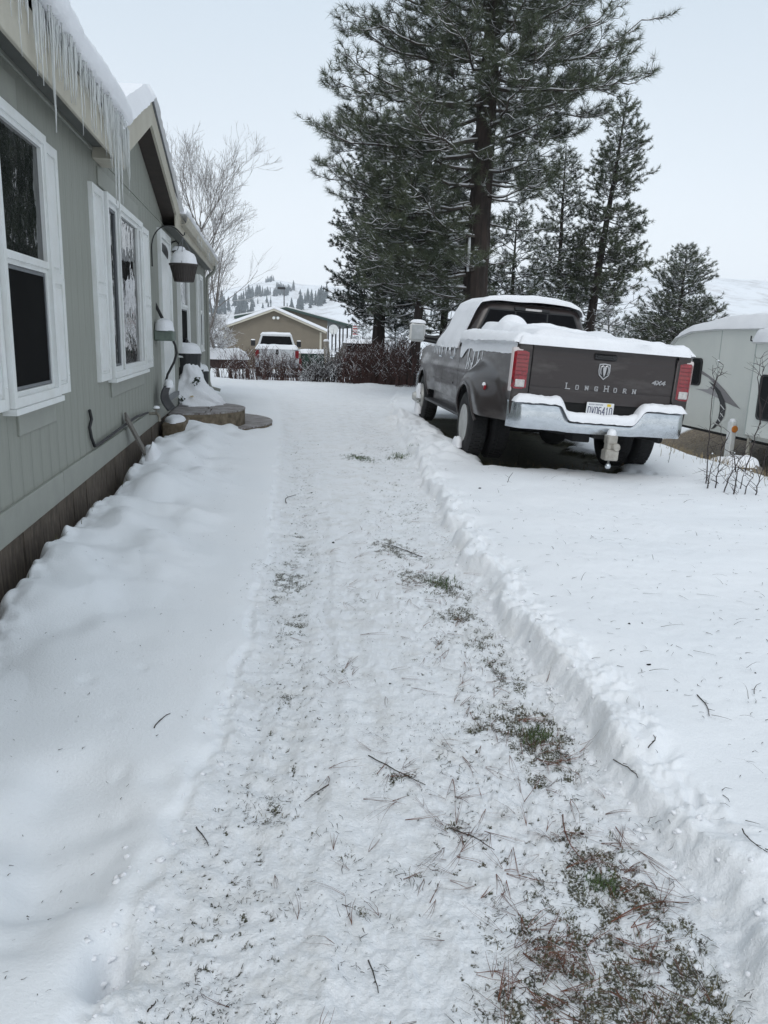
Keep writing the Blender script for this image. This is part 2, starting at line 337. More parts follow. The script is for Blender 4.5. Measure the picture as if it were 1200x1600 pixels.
def soil_mask(X, Y):
    s = np.zeros_like(X)
    wx = X+.03*pn(X*14, Y*14, 91); wy = Y+.05*pn(X*12, Y*12, 92)
    for gx, gy, r, st in PATCH:
        q = ((wx-gx)/r)**2+((wy-gy)/(r*1.5))**2
        sel = q < 9
        s[sel] = np.maximum(s[sel], st*np.exp(-q[sel]*.8))
    br = fbm(X*16, Y*16, 4, 93, .65)
    bx, lx = bankx(Y), leftx(Y); w = (X-lx)/np.maximum(bx-lx, .2)
    lane = ss(.02, .08, w)*(1-ss(.93, 1.0, w))
    s = s*(.62+.85*br)*1.15*lane
    # thin worn speckle over the whole lane
    sp = (.22+.34*np.exp(-((w-.17)/.10)**2)+.26*np.exp(-((w-.75)/.18)**2))*lane*(1-ss(9, 16, Y)*.7)
    s = np.maximum(s, sp*1.8*ss(.28, .9, fbm(X*26, Y*30, 3, 95, .7)))
    nn = ss(-.15, .5, fbm(X*5, Y*4, 3, 99, .6))
    s = np.maximum(s, (.40*np.exp(-((w-.80)/.10)**2)*(1-ss(6, 11, Y)*.5)+.30*np.exp(-((w-.60)/.05)**2))*nn*lane)
    phs = np.sin(Y*52+4*pn(X*4, Y*2, 62)+X*10)
    s = np.maximum(s, (.44*np.exp(-((w-.17)/.07)**2)*ss(2.2, 3.5, Y)*(1-ss(6, 9, Y))+.26*np.exp(-((w-.17)/.08)**2)+.24*np.exp(-((w-.38)/.05)**2))*lane*nn*(.62-.38*phs))
    s = np.maximum(s, .9*lane*np.exp(-((X-bx+.045)/.03)**2)*ss(.05, .5, pn(X*4, Y*4, 96))*(1-ss(3, 5, Y)))
    s = np.minimum(s, .56)
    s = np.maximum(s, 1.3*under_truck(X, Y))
    gap = 1-ss(.0, .10, X+1.37+.05*pn(Y*3, X*0+2, 51)+.03*pn(Y*9, X*0+4, 52))
    s = np.maximum(s, 1.3*gap*ss(0, 1, Y+12)*(1-ss(11, 12, Y)))
    # bare earth and stones under the travel trailer
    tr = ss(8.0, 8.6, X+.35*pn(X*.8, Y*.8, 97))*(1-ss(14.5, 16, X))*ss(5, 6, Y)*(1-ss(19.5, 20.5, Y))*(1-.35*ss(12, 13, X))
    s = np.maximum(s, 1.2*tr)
    return s
# rows spread from behind the camera to the valley, columns fan out with distance
rows = [-60., -30, -15, -8, -4, -2, -.8, 0, .4, .7, .9]
y = 1.0
while y < 26: y *= 1.0046; rows.append(y)
while y < 420: y *= 1.03; rows.append(y)
rows = np.array(rows); nc = 660
sc_ = np.linspace(-1, 1, nc)
Yg = np.repeat(rows[:, None], nc, 1)
half = np.clip(rows, 1, None)*.56+.42; cen = np.clip(rows, 0, None)*.11+.02
wide = np.sign(sc_)*np.abs(sc_)**21
Xg = cen[:, None]+half[:, None]*sc_[None, :]+wide[None, :]*(60+rows[:, None].clip(0)*2.0)
Zg = H(Xg, Yg)
soil = soil_mask(Xg, Yg)
Zg = Zg-.010*ss(.3, .7, soil)*(Yg < 12)+.008*ss(.4, .8, soil)*pn(Xg*55, Yg*55, 98)*(Yg < 8)
Zg = Zg+30*ss(150, 420, Yg)*0
nr = len(rows)
idx = np.arange(nr*nc).reshape(nr, nc)
Fg = np.stack([idx[:-1, :-1], idx[:-1, 1:], idx[1:, 1:], idx[1:, :-1]], -1).reshape(-1, 4)
gm = bpy.data.materials.new('snow_over_lawn'); gm.use_nodes = True
nt = gm.node_tree; b = nt.nodes['Principled BSDF']; lk = nt.links.new
def N(t, **k):
    n = nt.nodes.new(t)
    for a, b_ in k.items(): setattr(n, a, b_)
    return n
at = N('ShaderNodeAttribute', attribute_name='soil'); tc = N('ShaderNodeTexCoord')
n1 = N('ShaderNodeTexNoise'); n1.inputs['Scale'].default_value = 120; n1.inputs['Detail'].default_value = 5; n1.inputs['Roughness'].default_value = .7
ad = N('ShaderNodeMath', operation='MULTIPLY_ADD'); ad.inputs[1].default_value = 1.5; ad.inputs[2].default_value = -.75
sm = N('ShaderNodeMath', operation='ADD'); mr = N('ShaderNodeMapRange', interpolation_type='SMOOTHSTEP')
mr.inputs['From Min'].default_value = .40; mr.inputs['From Max'].default_value = .62
n2 = N('ShaderNodeTexNoise'); n2.inputs['Scale'].default_value = 22; n2.inputs['Detail'].default_value = 6; n2.inputs['Roughness'].default_value = .75
rp = N('ShaderNodeValToRGB'); e = rp.color_ramp.elements
e[0].position = .36; e[0].color = (.022, .018, .013, 1); e[1].position = .66; e[1].color = (.10, .085, .055, 1)
x_ = rp.color_ramp.elements.new(.50); x_.color = (.060, .062, .034, 1)
n3 = N('ShaderNodeTexNoise'); n3.inputs['Scale'].default_value = 1.1; n3.inputs['Detail'].default_value = 4
snowc = N('ShaderNodeMixRGB'); snowc.inputs[1].default_value = (.80, .83, .865, 1); snowc.inputs[2].default_value = (.87, .88, .90, 1)
n5 = N('ShaderNodeTexNoise'); n5.inputs['Scale'].default_value = 5; n5.inputs['Detail'].default_value = 6; n5.inputs['Roughness'].default_value = .7
stn = N('ShaderNodeMapRange'); stn.inputs['From Min'].default_value = .48; stn.inputs['From Max'].default_value = .78; stn.inputs['To Max'].default_value = .5
la = N('ShaderNodeAttribute', attribute_name='lane'); sm2 = N('ShaderNodeMath', operation='MULTIPLY')
dirty = N('ShaderNodeMixRGB'); dirty.inputs[2].default_value = (.52, .50, .45, 1)
mx = N('ShaderNodeMixRGB')
for n_ in (n1, n2, n3, n5): lk(tc.outputs['Object'], n_.inputs['Vector'])
lk(n1.outputs[0], ad.inputs[0]); lk(ad.outputs[0], sm.inputs[0]); lk(at.outputs['Fac'], sm.inputs[1]); lk(sm.outputs[0], mr.inputs[0])
lk(n2.outputs[0], rp.inputs[0]); lk(n3.outputs[0], snowc.inputs[0]); lk(n5.outputs[0], stn.inputs[0]); lk(stn.outputs[0], sm2.inputs[0]); lk(la.outputs['Fac'], sm2.inputs[1]); lk(sm2.outputs[0], dirty.inputs[0])
lk(snowc.outputs[0], dirty.inputs[1]); dra = N('ShaderNodeAttribute', attribute_name='dry'); drm = N('ShaderNodeMixRGB'); drr = N('ShaderNodeValToRGB'); drr.color_ramp.elements[0].position = .38; drr.color_ramp.elements[0].color = (.075, .055, .038, 1); drr.color_ramp.elements[1].position = .62; drr.color_ramp.elements[1].color = (.27, .215, .15, 1)
lk(n2.outputs[0], drr.inputs[0]); lk(dra.outputs['Fac'], drm.inputs[0]); lk(rp.outputs[0], drm.inputs[1]); lk(drr.outputs[0], drm.inputs[2])
lk(mr.outputs[0], mx.inputs[0]); lk(dirty.outputs[0], mx.inputs[1]); lk(drm.outputs[0], mx.inputs[2]); lk(mx.outputs[0], b.inputs['Base Color'])
b.inputs['Roughness'].default_value = .6; b.inputs['Specular IOR Level'].default_value = .25
bn = N('ShaderNodeTexNoise'); bn.inputs['Scale'].default_value = 90; bn.inputs['Detail'].default_value = 5; bn.inputs['Roughness'].default_value = .65
bl = N('ShaderNodeMapRange'); bl.inputs['To Min'].default_value = .38; bl.inputs['To Max'].default_value = .8
bp = N('ShaderNodeBump'); bp.inputs['Distance'].default_value = .012
lk(tc.outputs['Object'], bn.inputs['Vector']); lk(bn.outputs[0], bp.inputs['Height']); lk(la.outputs['Fac'], bl.inputs[0]); lk(bl.outputs[0], bp.inputs['Strength']); lk(bp.outputs[0], b.inputs['Normal'])
ground = np_mesh('snowy_ground', np.stack([Xg, Yg, Zg], -1).reshape(-1, 3), Fg, gm, kind='structure', label='snow-covered yard with a ploughed lane and bare grassy patches')
def vattr(o, name, a):
    t = o.data.attributes.new(name, 'FLOAT', 'POINT'); t.data.foreach_set('value', np.asarray(a, np.float32).ravel())
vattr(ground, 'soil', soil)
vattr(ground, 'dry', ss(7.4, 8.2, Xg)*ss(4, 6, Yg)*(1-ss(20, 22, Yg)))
bxg, lxg = bankx(Yg), leftx(Yg); wl_ = (Xg-lxg)/np.maximum(bxg-lxg, .2)
vattr(ground, 'lane', ss(-.02, .05, wl_)*(1-ss(.97, 1.12, wl_))*(1-.6*ss(15, 20, Yg)))
# ------------------------------------------------------------------ the house
house = empty('house', (0, 0, 0), label='sage green manufactured house with icicles along its snowy eave', cat='house')
WX = -1.40
YA, YB = .6, 19.0
s = MB(); s.box((-9.0, YA+.02, .1), (WX-.024, YB-.02, 2.97)); s.prism([(YA+6.9, 2.9), (YA+10.9, 2.9), (9.25, 3.66)], 0, WX-.4, WX-.022)
s.build('wall', M['sage'], house)
bw_ = .2033
bd = MB().cbox((WX-.022, 0, .50), (WX, bw_-.004, 2.925), .0015).build('siding_board', M['sage'], house)
nb = int((YB-YA)/bw_)
bd.location.y = YA
for i in range(1, nb): share(bd, 'siding_board', house, (0, YA+i*bw_, 0))
def gz(Y):  # underside height of the gable rake
    return (3.16+(3.90-3.16)*(Y-7.30)/(9.25-7.30) if Y < 9.25 else 3.90-(3.90-3.13)*(Y-9.25)/(12.0-9.25))-.24
for i in range(nb):
    y0, y1 = YA+i*bw_, YA+(i+1)*bw_-.007
    if y0 > 7.5 and y1 < 11.65:
        pts = [(y0, 2.94), (y1, 2.94), (y1, gz(y1)+.03)]+([(9.25, gz(9.25)+.03)] if y0 < 9.25 < y1 else [])+[(y0, gz(y0)+.03)]
        MB().prism(pts, 0, WX-.022, WX-.004).build('gable_board', M['sage'], house)
MB().box((WX-.02, 7.4, 2.926), (WX+.008, 11.75, 2.939)).build('seam_flashing', M['sage_trim'], house)
# skirting and base trim
for y0 in np.arange(YA, YB, 2.44): MB().cbox((WX-.02, y0, .36), (WX+.022, min(y0+2.435, YB), .545), .005).build('base_trim_board', M['sage_trim'], house)
k0 = None
for i, y0 in enumerate(np.arange(YA, YB-.2, .405)):
    if k0 is None: k0 = MB().cbox((WX-.05, 0, -.25), (WX-.012, .397, .358), .004).build('skirting_panel', M['skirt'], house); k0.location.y = y0
    else: share(k0, 'skirting_panel', house, (random.uniform(-.006, .004), y0, 0))
for (a, b_, z0, z1) in ((4.62, 5.42, .90, 1.06), (7.36, 9.3, .90, 1.06), (7.2, 9.3, 2.69, 2.84), (13.1, 14.5, .93, 1.09), (3.9, 5.0, 2.70, 2.86)):
    MB().cbox((WX-.01, a, z0), (WX+.016, b_, z1), .004).build('trim_board', M['sage_trim'], house)
MB().cbox((WX-.02, YB-.10, .1), (WX+.02, YB+.02, 2.95), .004).build('corner_board', M['sage_trim'], house)

def frame_rect(mb, y0, y1, z0, z1, w, x0, x1, m=0, mitre=True):
    mb.box((x0, y0, z0), (x1, y0+w, z1), m); mb.box((x0, y1-w, z0), (x1, y1, z1), m)
    mb.box((x0, y0+w, z1-w), (x1-.001, y1-w, z1), m); mb.box((x0, y0+w, z0), (x1-.001, y1-w, z0+w), m)
    return mb
def window(Y0, Y1, Z0, Z1, lights, label=None):
    w = frame_rect(MB(), Y0, Y1, Z0, Z1, .055, WX-.01, WX+.062).build('window', M['white'], house)
    if label: w['label'] = label
    MB().box((WX-.01, Y0-.02, Z0-.035), (WX+.075, Y1+.02, Z0-.002)).build('window_sill', M['white'], w)
    for (a, b_, c, d, kind) in lights:
        dep = {'up': .048, 'low': .034, 'fix': .045, 'slide': .036}[kind]
        frame_rect(MB(), a, b_, c, d, .042, WX-.005, WX+dep).build('sash', M['white'], w)
        MB().box((WX-.004, a+.041, c+.041), (WX+dep-.024, b_-.041, d-.041)).build('pane', M['glass'], w)
        if kind in ('low', 'slide'):
            sc = MB(); frame_rect(sc, a+.045, b_-.045, c+.045, d-.045, .02, WX+dep-.024, WX+dep-.008, 1)
            if kind == 'low': sc.box((WX+dep-.022, a+.06, c+.06), (WX+dep-.014, b_-.06, d-.06), 0)
            sc.build('insect_screen', [M['screen'], M['grey']], w)
    return w
def shutter(Y0, Y1, Z0=1.07, Z1=2.655):
    sh = MB().box((WX-.002, Y0, Z0), (WX+.022, Y1, Z1)); frame_rect(sh, Y0+.002, Y1-.002, Z0+.002, Z1-.002, .062, WX+.022, WX+.036)
    zm = Z0+(Z1-Z0)*.48; sh.box((WX+.022, Y0+.064, zm-.035), (WX+.034, Y1-.064, zm+.035))
    o = sh.build('shutter', M['white'], house)
    for a, b_ in ((Z0+.085, zm-.06), (zm+.06, Z1-.085)):
        MB().cbox((WX+.018, Y0+.085, a), (WX+.034, Y1-.085, b_), .009).build('raised_panel', M['white'], o)
    for yy in (Y0+.03, Y1-.03):
        for zz in (Z0+.12, zm, Z1-.12): MB().lathe([(.007, WX+.036), (.007, WX+.041), (.003, WX+.043)], (0, yy, zz), 0, 8).build('screw_cap', M['white'], o)
    return o
window(4.42, 5.40, 1.075, 2.66, [(4.46, 5.36, 1.87, 2.62, 'up'), (4.46, 5.36, 1.115, 1.885, 'low')], 'single-hung window with a dark screened lower sash')
shutter(4.04, 4.415); shutter(5.41, 5.765)
window(7.30, 9.30, 1.075, 2.66, [(7.355, 7.86, 1.13, 2.605, 'slide'), (7.92, 9.03, 1.13, 2.605, 'fix'), (9.05, 9.245, 1.13, 2.605, 'fix')], 'wide three-part window reflecting the pines')
shutter(6.83, 7.285); shutter(9.33, 9.93)
window(13.1, 14.5, 1.12, 2.66, [(13.155, 14.445, 1.9, 2.605, 'up'), (13.155, 14.445, 1.17, 1.91, 'low')])
shutter(14.53, 14.9, 1.12, 2.64)
window(16.95, 17.75, 1.12, 2.66, [(17.0, 17.7, 1.9, 2.605, 'up'), (17.0, 17.7, 1.17, 1.91, 'low')])
shutter(16.6, 16.93, 1.12, 2.64); shutter(17.78, 18.1, 1.12, 2.64)
# front door
dr = frame_rect(MB(), 10.93, 12.10, .62, 2.82, .10, WX-.005, WX+.045).build('door', M['white'], house)
MB().cbox((WX-.004, 11.03, .64), (WX+.02, 12.0, 2.72), .004).build('door_leaf', M['white'], dr)
MB().prism([(11.16, 2.56), (11.80, 2.50), (11.87, 2.54), (11.87, 2.60), (11.78, 2.64), (11.6, 2.66), (11.25, 2.66), (11.16, 2.64)], 0, WX+.021, WX+.027).build('door_glass_reflection', M['black'], dr)  # black shape painted in for the dark reflection in the storm-door glass
MB().tube([(WX+.02, 11.11, 1.62), (WX+.07, 11.11, 1.62), (WX+.075, 11.2, 1.62)], .012, 8).build('handle', M['black'], dr)
MB().box((WX-.01, 10.89, .56), (WX+.10, 12.14, .62)).build('threshold', M['grey'], dr)

# roof, fascia, soffit
EX = -1.20
def roof_sweep(y0, y1, edge, name='roof'):
    MB().prism([(edge, 3.19), (-5.2, 4.50), (-9.2, 3.19), (-9.2, 3.12), (-5.2, 4.42), (edge, 3.12)], 1, y0, y1).build(name, M['grey'], house)
roof_sweep(.4, 7.32, EX); roof_sweep(7.325, 12.0, -1.75); roof_sweep(12.005, 19.25, EX)
def snow_sweep(y0, y1, edge, z0, ends=(0, 0), name='roof_snow', slope=.33, th=.22):
    n = max(6, int((y1-y0)/.07)); prof = []
    for q in np.linspace(0, 1, 11):
        a = -.9+q*2.3; prof.append((edge+.055*math.cos(a)*1.6, .5*th*(1+math.sin(min(a, 1.4)))))
    prof = [(edge-.06, -.005)]+prof+[(edge-x, th+slope*(x)+.0) for x in (.2, .45, .9, 1.8, 3.0, 4.0)]+[(-9.2, z0*0+th), (-9.25, 0)]
    def fn(u, v):
        y = y0+(y1-y0)*v; i = int(round(u*(len(prof)-1))); x, z = prof[i]
        e = min(1, math.sqrt(max(0, min((v*(y1-y0)+.0)/.18 if ends[0] else 1, ((1-v)*(y1-y0))/.18 if ends[1] else 1))))
        nz = .025*float(pn(y*1.6, x*2+3, 3))+.012*float(pn(y*6, x*5, 4))
        if i in (0, len(prof)-1): return (x, y, z0+z)
        return (x+.5*nz+.010*float(pn(y*16, z*20, 8)), y, z0+(z+nz)*e*(1)+.012*float(pn(y*15, z*9, 7))*(i < 6))
    smooth_by_angle(MB().grid(fn, len(prof)-1, n).build(name, M['snow'], house), 60)
snow_sweep(.4, 7.42, EX, 3.20, (0, 0)); snow_sweep(7.40, 11.7, -1.75, 3.36); snow_sweep(11.9, 19.3, EX, 3.135, (1, 1), th=.13)
MB().cbox((EX-.025, .4, 2.86), (EX, 7.43, 3.19), .004).build('fascia', M['beige'], house)
MB().cbox((EX-.002, .4, 3.17), (EX+.02, 7.3, 3.198), .003).build('drip_edge', M['grey'], house)
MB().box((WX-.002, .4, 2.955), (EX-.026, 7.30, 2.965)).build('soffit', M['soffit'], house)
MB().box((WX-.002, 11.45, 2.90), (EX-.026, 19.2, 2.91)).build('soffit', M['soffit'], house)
MB().cbox((WX-.004, .4, 2.925), (WX+.014, 7.3, 2.953), .003).build('frieze_board', M['sage_trim'], house)
MB().cbox((WX+.002, 7.05, 2.87), (EX-.001, 7.435, 3.14), .003).build('eave_return', M['beige'], house)
# gable: rake boards, soffits, roof and its snow
GP = [(7.30, 3.16), (9.25, 3.90), (12.0, 3.13)]
s = MB(); s.prism([(7.30, 3.16), (9.25, 3.90), (9.25, 3.66), (7.43, 2.965), (7.30, 2.965)], 0, EX-.028, EX+.002); s.build('rake_board', M['beige'], house)
s = MB(); s.prism([(9.251, 3.90), (12.0, 3.13), (12.0, 2.94), (11.9, 2.94), (9.251, 3.66)], 0, EX-.028, EX+.001); s.build('rake_board', M['beige'], house)
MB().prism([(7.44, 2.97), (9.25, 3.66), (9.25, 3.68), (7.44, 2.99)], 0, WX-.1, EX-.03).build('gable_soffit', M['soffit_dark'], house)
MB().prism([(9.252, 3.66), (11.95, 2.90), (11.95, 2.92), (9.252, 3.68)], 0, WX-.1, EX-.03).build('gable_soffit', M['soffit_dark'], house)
MB().prism([(7.2, 3.135), (9.25, 3.91), (12.1, 3.11), (12.1, 3.135), (9.25, 3.935), (7.2, 3.16)], 0, -4.4, EX+.02).build('gable_roof', M['grey'], house)
MB().box((EX+.003, 9.25, 3.88), (EX+.008, 9.255, 3.9)).build('peak_nail', M['grey'], house)
def gs(u, v):
    # u along the rake line, v back from the gable edge
    y = 7.12+(12.12-7.12)*u; zt = (3.15+(3.935-3.15)*(y-7.2)/(9.25-7.2)) if y < 9.25 else 3.935-(3.935-3.11)*(y-9.25)/(12.1-9.25)
    under = v < 1e-6; v = max(0, v-1/46)
    k = min(v/.022, 1); k = math.sqrt(1-(1-k)**2); e = math.sqrt(max(0, min(1, u/.03, (1-u)/.03)))
    rnd = -.05*math.exp(-((y-9.25)/.35)**2)
    th = (.17 if y < 9.25 else .17-.05*min(1, (y-9.25)/1.5))+rnd+.02*float(pn(y*2, v*5, 12))
    if under: return (EX-.01, y, zt-.008)
    return (EX+.06-3.3*v+.012*float(pn(y*9, v*9, 13))*(k < 1), y, zt+th*k*e)
smooth_by_angle(MB().grid(gs, 60, 46).build('gable_snow', M['snow'], house), 60)
def gs2(u, v):   # rounded front lip of that snow
    x, y, z = gs(u, 0); return (x-.03*(1-v)*0+.0, y, z-.0)
# gutter and downspout past the gable
g = MB(); g.prism([(EX, 3.10), (EX, 2.99), (EX+.07, 2.99), (EX+.105, 3.05), (EX+.11, 3.10), (EX+.10, 3.10), (EX+.095, 3.055), (EX+.065, 3.0), (EX+.01, 3.0), (EX+.01, 3.10)], 1, 11.95, 19.15); g.build('gutter', M['beige'], house)
MB().cbox((EX-.03, 11.46, 2.88), (EX-.002, 19.15, 3.12), .004).build('fascia', M['beige'], house)
ds = MB().tube([(EX+.05, 19.0, 3.0), (EX+.05, 19.0, 2.93), (EX+.01, 19.02, 2.86), (WX+.07, 19.04, 2.74), (WX+.05, 19.05, 2.6), (WX+.05, 19.05, .35), (WX+.10, 19.05, .2), (WX+.32, 19.05, .14)], .038, 8)
ds.build('downspout', M['sage_trim'], house)
# icicles frozen to the eave
for i in range(270):
    if i < 165: yy = 3.3+4.05*(i/165)**.85+random.uniform(-.012, .012)
    elif i >= 190: yy = 3.6+3.75*random.random()**.7
    else: yy = random.uniform(6.6, 7.4)
    near_end = max(0, (yy-6.2)/1.2)
    ln = random.uniform(.08, .29)*random.uniform(.5, 1.15)+near_end*random.uniform(0, .30)
    if random.random() < .07: ln += .2
    z0 = 3.20+random.uniform(-.06, .02); x0 = EX+.028+random.uniform(-.008, .035); r = random.uniform(.0024, .0058)
    if i in (181,): yy, ln, r, z0 = 6.95, .98, .011, 3.15
    if i in (182,): yy, ln, r, z0 = 7.12, .62, .009, 3.15
    if i in (183,): yy, ln, r, z0 = 6.82, .66, .009, 3.15
    if i in (184,): yy, ln, r, z0 = 5.0, .55, .009, 3.15
    pts = []; rr = []
    for k in range(6):
        q = k/5; pts.append((x0+random.uniform(-.002, .002), yy+random.uniform(-.003, .003), z0-ln*q)); rr.append(r*(1.2-q)**.8*random.uniform(.85, 1.2)+.0008)
    MB().tube(pts, rr, 5).build('icicle', M['ice'], house, smooth=True)
for i in range(14):
    yy = random.uniform(12.3, 18.5); MB().tube([(EX+.115, yy, 3.02), (EX+.115, yy, 3.02-random.uniform(.08, .3))], [.006, .001], 5).build('icicle', M['ice'], house, smooth=True)

# ---- things on and beside the house
def snowcap(name, parent, cx, cy, z, rx, ry, h, n=20, seed=1, flat=.5, drop=.0):
    def fn(u, v):
        a = 2*math.pi*u; r = v
        nz = 1+.10*float(pn(math.cos(a)*1.6+seed*3, math.sin(a)*1.6, seed))
        hh = h*(1-r**(2+4*flat))**.55*(1+.12*float(pn(r*3*math.cos(a), r*3*math.sin(a), seed+5)))
        return (cx+rx*r*nz*math.cos(a), cy+ry*r*nz*math.sin(a), z+hh-drop*(r > .99))
    return smooth_by_angle(MB().grid(fn, n, 9).build(name, M['snow'], parent), 70)
# wall lantern
ln_ = empty('wall_lantern', (WX, 12.2, 2.70), label='black coach lantern with snow on its hood mounted beside the front door', cat='wall lamp')
MB().lathe([(.05, 0), (.05, .015), (.02, .02)], (0, 0, 0), 0, 12).build('wall_plate', M['black'], ln_)
MB().tube([(0, 0, .0), (.05, -.02, .07), (.11, -.04, .09), (.15, -.05, .05), (.15, -.05, .02)], .012, 8).build('arm', M['black'], ln_)
MB().lathe([(.012, .03), (.03, .02), (.05, .0), (.11, -.06), (.115, -.07), (.02, -.07)], (.15, -.05, 0), 2, 12).build('hood', M['black'], ln_)
cg = MB()
for k in range(6):
    a = k*math.pi/3; cg.tube([(.15+.085*math.cos(a), -.05+.085*math.sin(a), -.07), (.15+.05*math.cos(a), -.05+.05*math.sin(a), -.30)], .006, 5)
cg.lathe([(.055, -.30), (.06, -.31), (.02, -.35), (.004, -.37)], (.15, -.05, 0), 2, 10); cg.build('cage', M['black'], ln_)
MB().lathe([(.078, -.072), (.047, -.298)], (.15, -.05, 0), 2, 12).build('glass', mat('frosted_lamp_glass', (.45, .46, .46), .2, spec=.6), ln_)
snowcap('snow_cap', ln_, .15, -.05, -.055, .10, .10, .07, seed=3)
# hanging basket on a curved bracket
hb = empty('hanging_basket', (WX, 10.3, 2.5), label='brown hanging flower pot heaped with snow under a curved black bracket', cat='hanging basket')
arc = [(.012, 0, -.22), (.012, 0, .0)]+[(.012+.205*(1-math.cos(a)), 0, .0+.27*math.sin(a)+.0) for a in np.linspace(.15, 2.35, 12)]
arc += [(arc[-1][0]+.03, 0, arc[-1][2]-.03), (arc[-1][0]+.05, 0, arc[-1][2]-.02), (arc[-1][0]+.055, 0, arc[-1][2]+.01)]
MB().tube(arc, .008, 7).build('bracket', M['black'], hb)
hx = arc[-3][0]; hz = arc[-3][2]
zr = -.175
MB().lathe([(.10, zr-.215), (.115, zr-.215), (.165, zr-.02), (.178, zr-.02), (.18, zr), (.16, zr)], (hx, 0, 0), 2, 36).build('pot', M['brownpot'], hb)
rb = MB()
for k in range(30):
    a = k*math.pi/15; rb.tube([(hx+.117*math.cos(a), .117*math.sin(a), zr-.21), (hx+.163*math.cos(a), .163*math.sin(a), zr-.03)], .004, 4)
rb.build('ribs', M['brownpot'], hb)
for k in range(3):
    a = k*2.09+.5; MB().tube([(hx, 0, hz-.02), (hx+.05*math.cos(a), .05*math.sin(a), (zr+hz)/2+.08), (hx+.165*math.cos(a), .165*math.sin(a), zr)], .004, 5).build('hanger_strap', M['grey'], hb)
snowcap('snow_cap', hb, hx, 0, zr-.002, .168, .168, .17, seed=9, flat=.15)
# wall mailbox with snow
mbx = empty('mailbox', (WX, 10.45, 1.45), label='small green wall box loaded with snow between the wide window and the door', cat='mailbox')
MB().cbox((0, -.16, -.07), (.24, .16, .06), .015).build('box', mat('green_box_paint', (.15, .19, .16), .5, noise=.3), mbx)
snowcap('snow_cap', mbx, .115, 0, .055, .125, .18, .15, seed=4, flat=.3)
# snow shovel
sh = empty('snow_shovel', (0, 0, 0), label='black bent-handle snow shovel leaning by the front door', cat='shovel')
def onY(px, py, Y):
    d = Fv+Rv*((px-600)/1200)-Uv*((py-800)/1200); t = Y/d.y; return Vector((d.x*t, Y, CAMH+d.z*t))
def onX(px, py, X):
    d = Fv+Rv*((px-600)/1200)-Uv*((py-800)/1200); t = X/d.x; return Vector((X, d.y*t, CAMH+d.z*t))
hp = [onY(px, py, yy) for px, py, yy in ((240, 470, 10.62), (246, 482, 10.6), (262, 514, 10.55), (274, 540, 10.5), (276, 552, 10.5), (272, 566, 10.5), (262, 585, 10.45), (257, 604, 10.4))]
MB().tube(hp, .016, 8).build('handle', M['black'], sh, smooth=True); MB().tube(hp[:3], .021, 8).build('grip', M['black_plastic'], sh, smooth=True)
c0, c1 = onY(262, 602, 10.42), onY(268, 641, 10.25)
def blade(u, v):
    p = c0.lerp(c1, v); a = (v-.35); bow = .085*math.sin(v*math.pi)
    d = Vector((.07, .99, 0)); w = (u-.5)*.50
    return tuple(p+d*w+Vector((-.75, -.2, 0))*bow+Vector((0, 0, .02*abs(u-.5))))
bl_ = MB().grid(blade, 10, 10).build('blade', M['black_plastic'], sh, smooth=True)
mo = bl_.modifiers.new('thick', 'SOLIDIFY'); mo.thickness = .012
snowcap('snow_clump', sh, c0.x+.02, c0.y-.05, c0.z-.02, .06, .09, .10, seed=5)
# spigot, hose and cable
sp = empty('garden_spigot', tuple(onX(233, 646, WX+.02)), label='brass spigot with frost on the base trim where the hose ends', cat='spigot')
br_ = mat('frosted_brass', (.32, .30, .25), .5, metal=.4, noise=.3)
MB().tube([(0, 0, 0), (.09, 0, 0), (.12, -.02, -.03), (.12, -.02, -.09)], [.018, .018, .02, .016], 8).build('spout', br_, sp)
MB().lathe([(.035, 0), (.04, .008), (.035, .016)], (.09, -.02, .05), 2, 10).build('wheel_handle', br_, sp); MB().tube([(.08, -.01, 0), (.09, -.02, .06)], .008, 6).build('stem', br_, sp)
snowcap('snow_cap', sp, .09, -.02, .064, .04, .04, .03, seed=6)
hs = MB(); hps = [onX(140, 641, WX+.02), onX(143, 655, WX+.02), onX(140, 668, WX+.02), onX(143, 684, WX+.02), onX(148, 697, WX+.025), onX(156, 693, WX+.03), onX(175, 679, WX+.03), onX(195, 664, WX+.035), onX(214, 651, WX+.035), onX(231, 645, WX+.04)]
tag(hs.tube(hps, .013, 7).build('garden_hose', M['black_plastic'], smooth=True), 'black cable hanging down the siding and running along the base trim', 'cable')
b0, b1 = onX(196, 650, WX+.035), onX(226, 706, WX+.16)
bd_ = MB(); dv = (b1-b0).normalized(); sd_ = Vector((0, 1, .0)).cross(dv).normalized(); wv = dv.cross(sd_).normalized()
P = []
for t, ln2 in ((b0, 0), (b1, 0)):
    for a, c in ((-1, -1), (1, -1), (1, 1), (-1, 1)): P.append(t+wv*.055*a+sd_*.011*c)
bd_.add(P, [(0, 3, 2, 1), (4, 5, 6, 7), (0, 1, 5, 4), (1, 2, 6, 5), (2, 3, 7, 6), (3, 0, 4, 7)])
lb = empty('leaning_board', (0, 0, 0), label='short grey board leaning on the base trim with its foot in the snow', cat='board')
bd_.build('plank', M['wood'], lb)
bm_ = b0.lerp(b1, .75); snowcap('snow_drift', lb, bm_.x+.10, bm_.y+.18, .03, .16, .42, max(.1, bm_.z-.03), seed=8, flat=-.3)
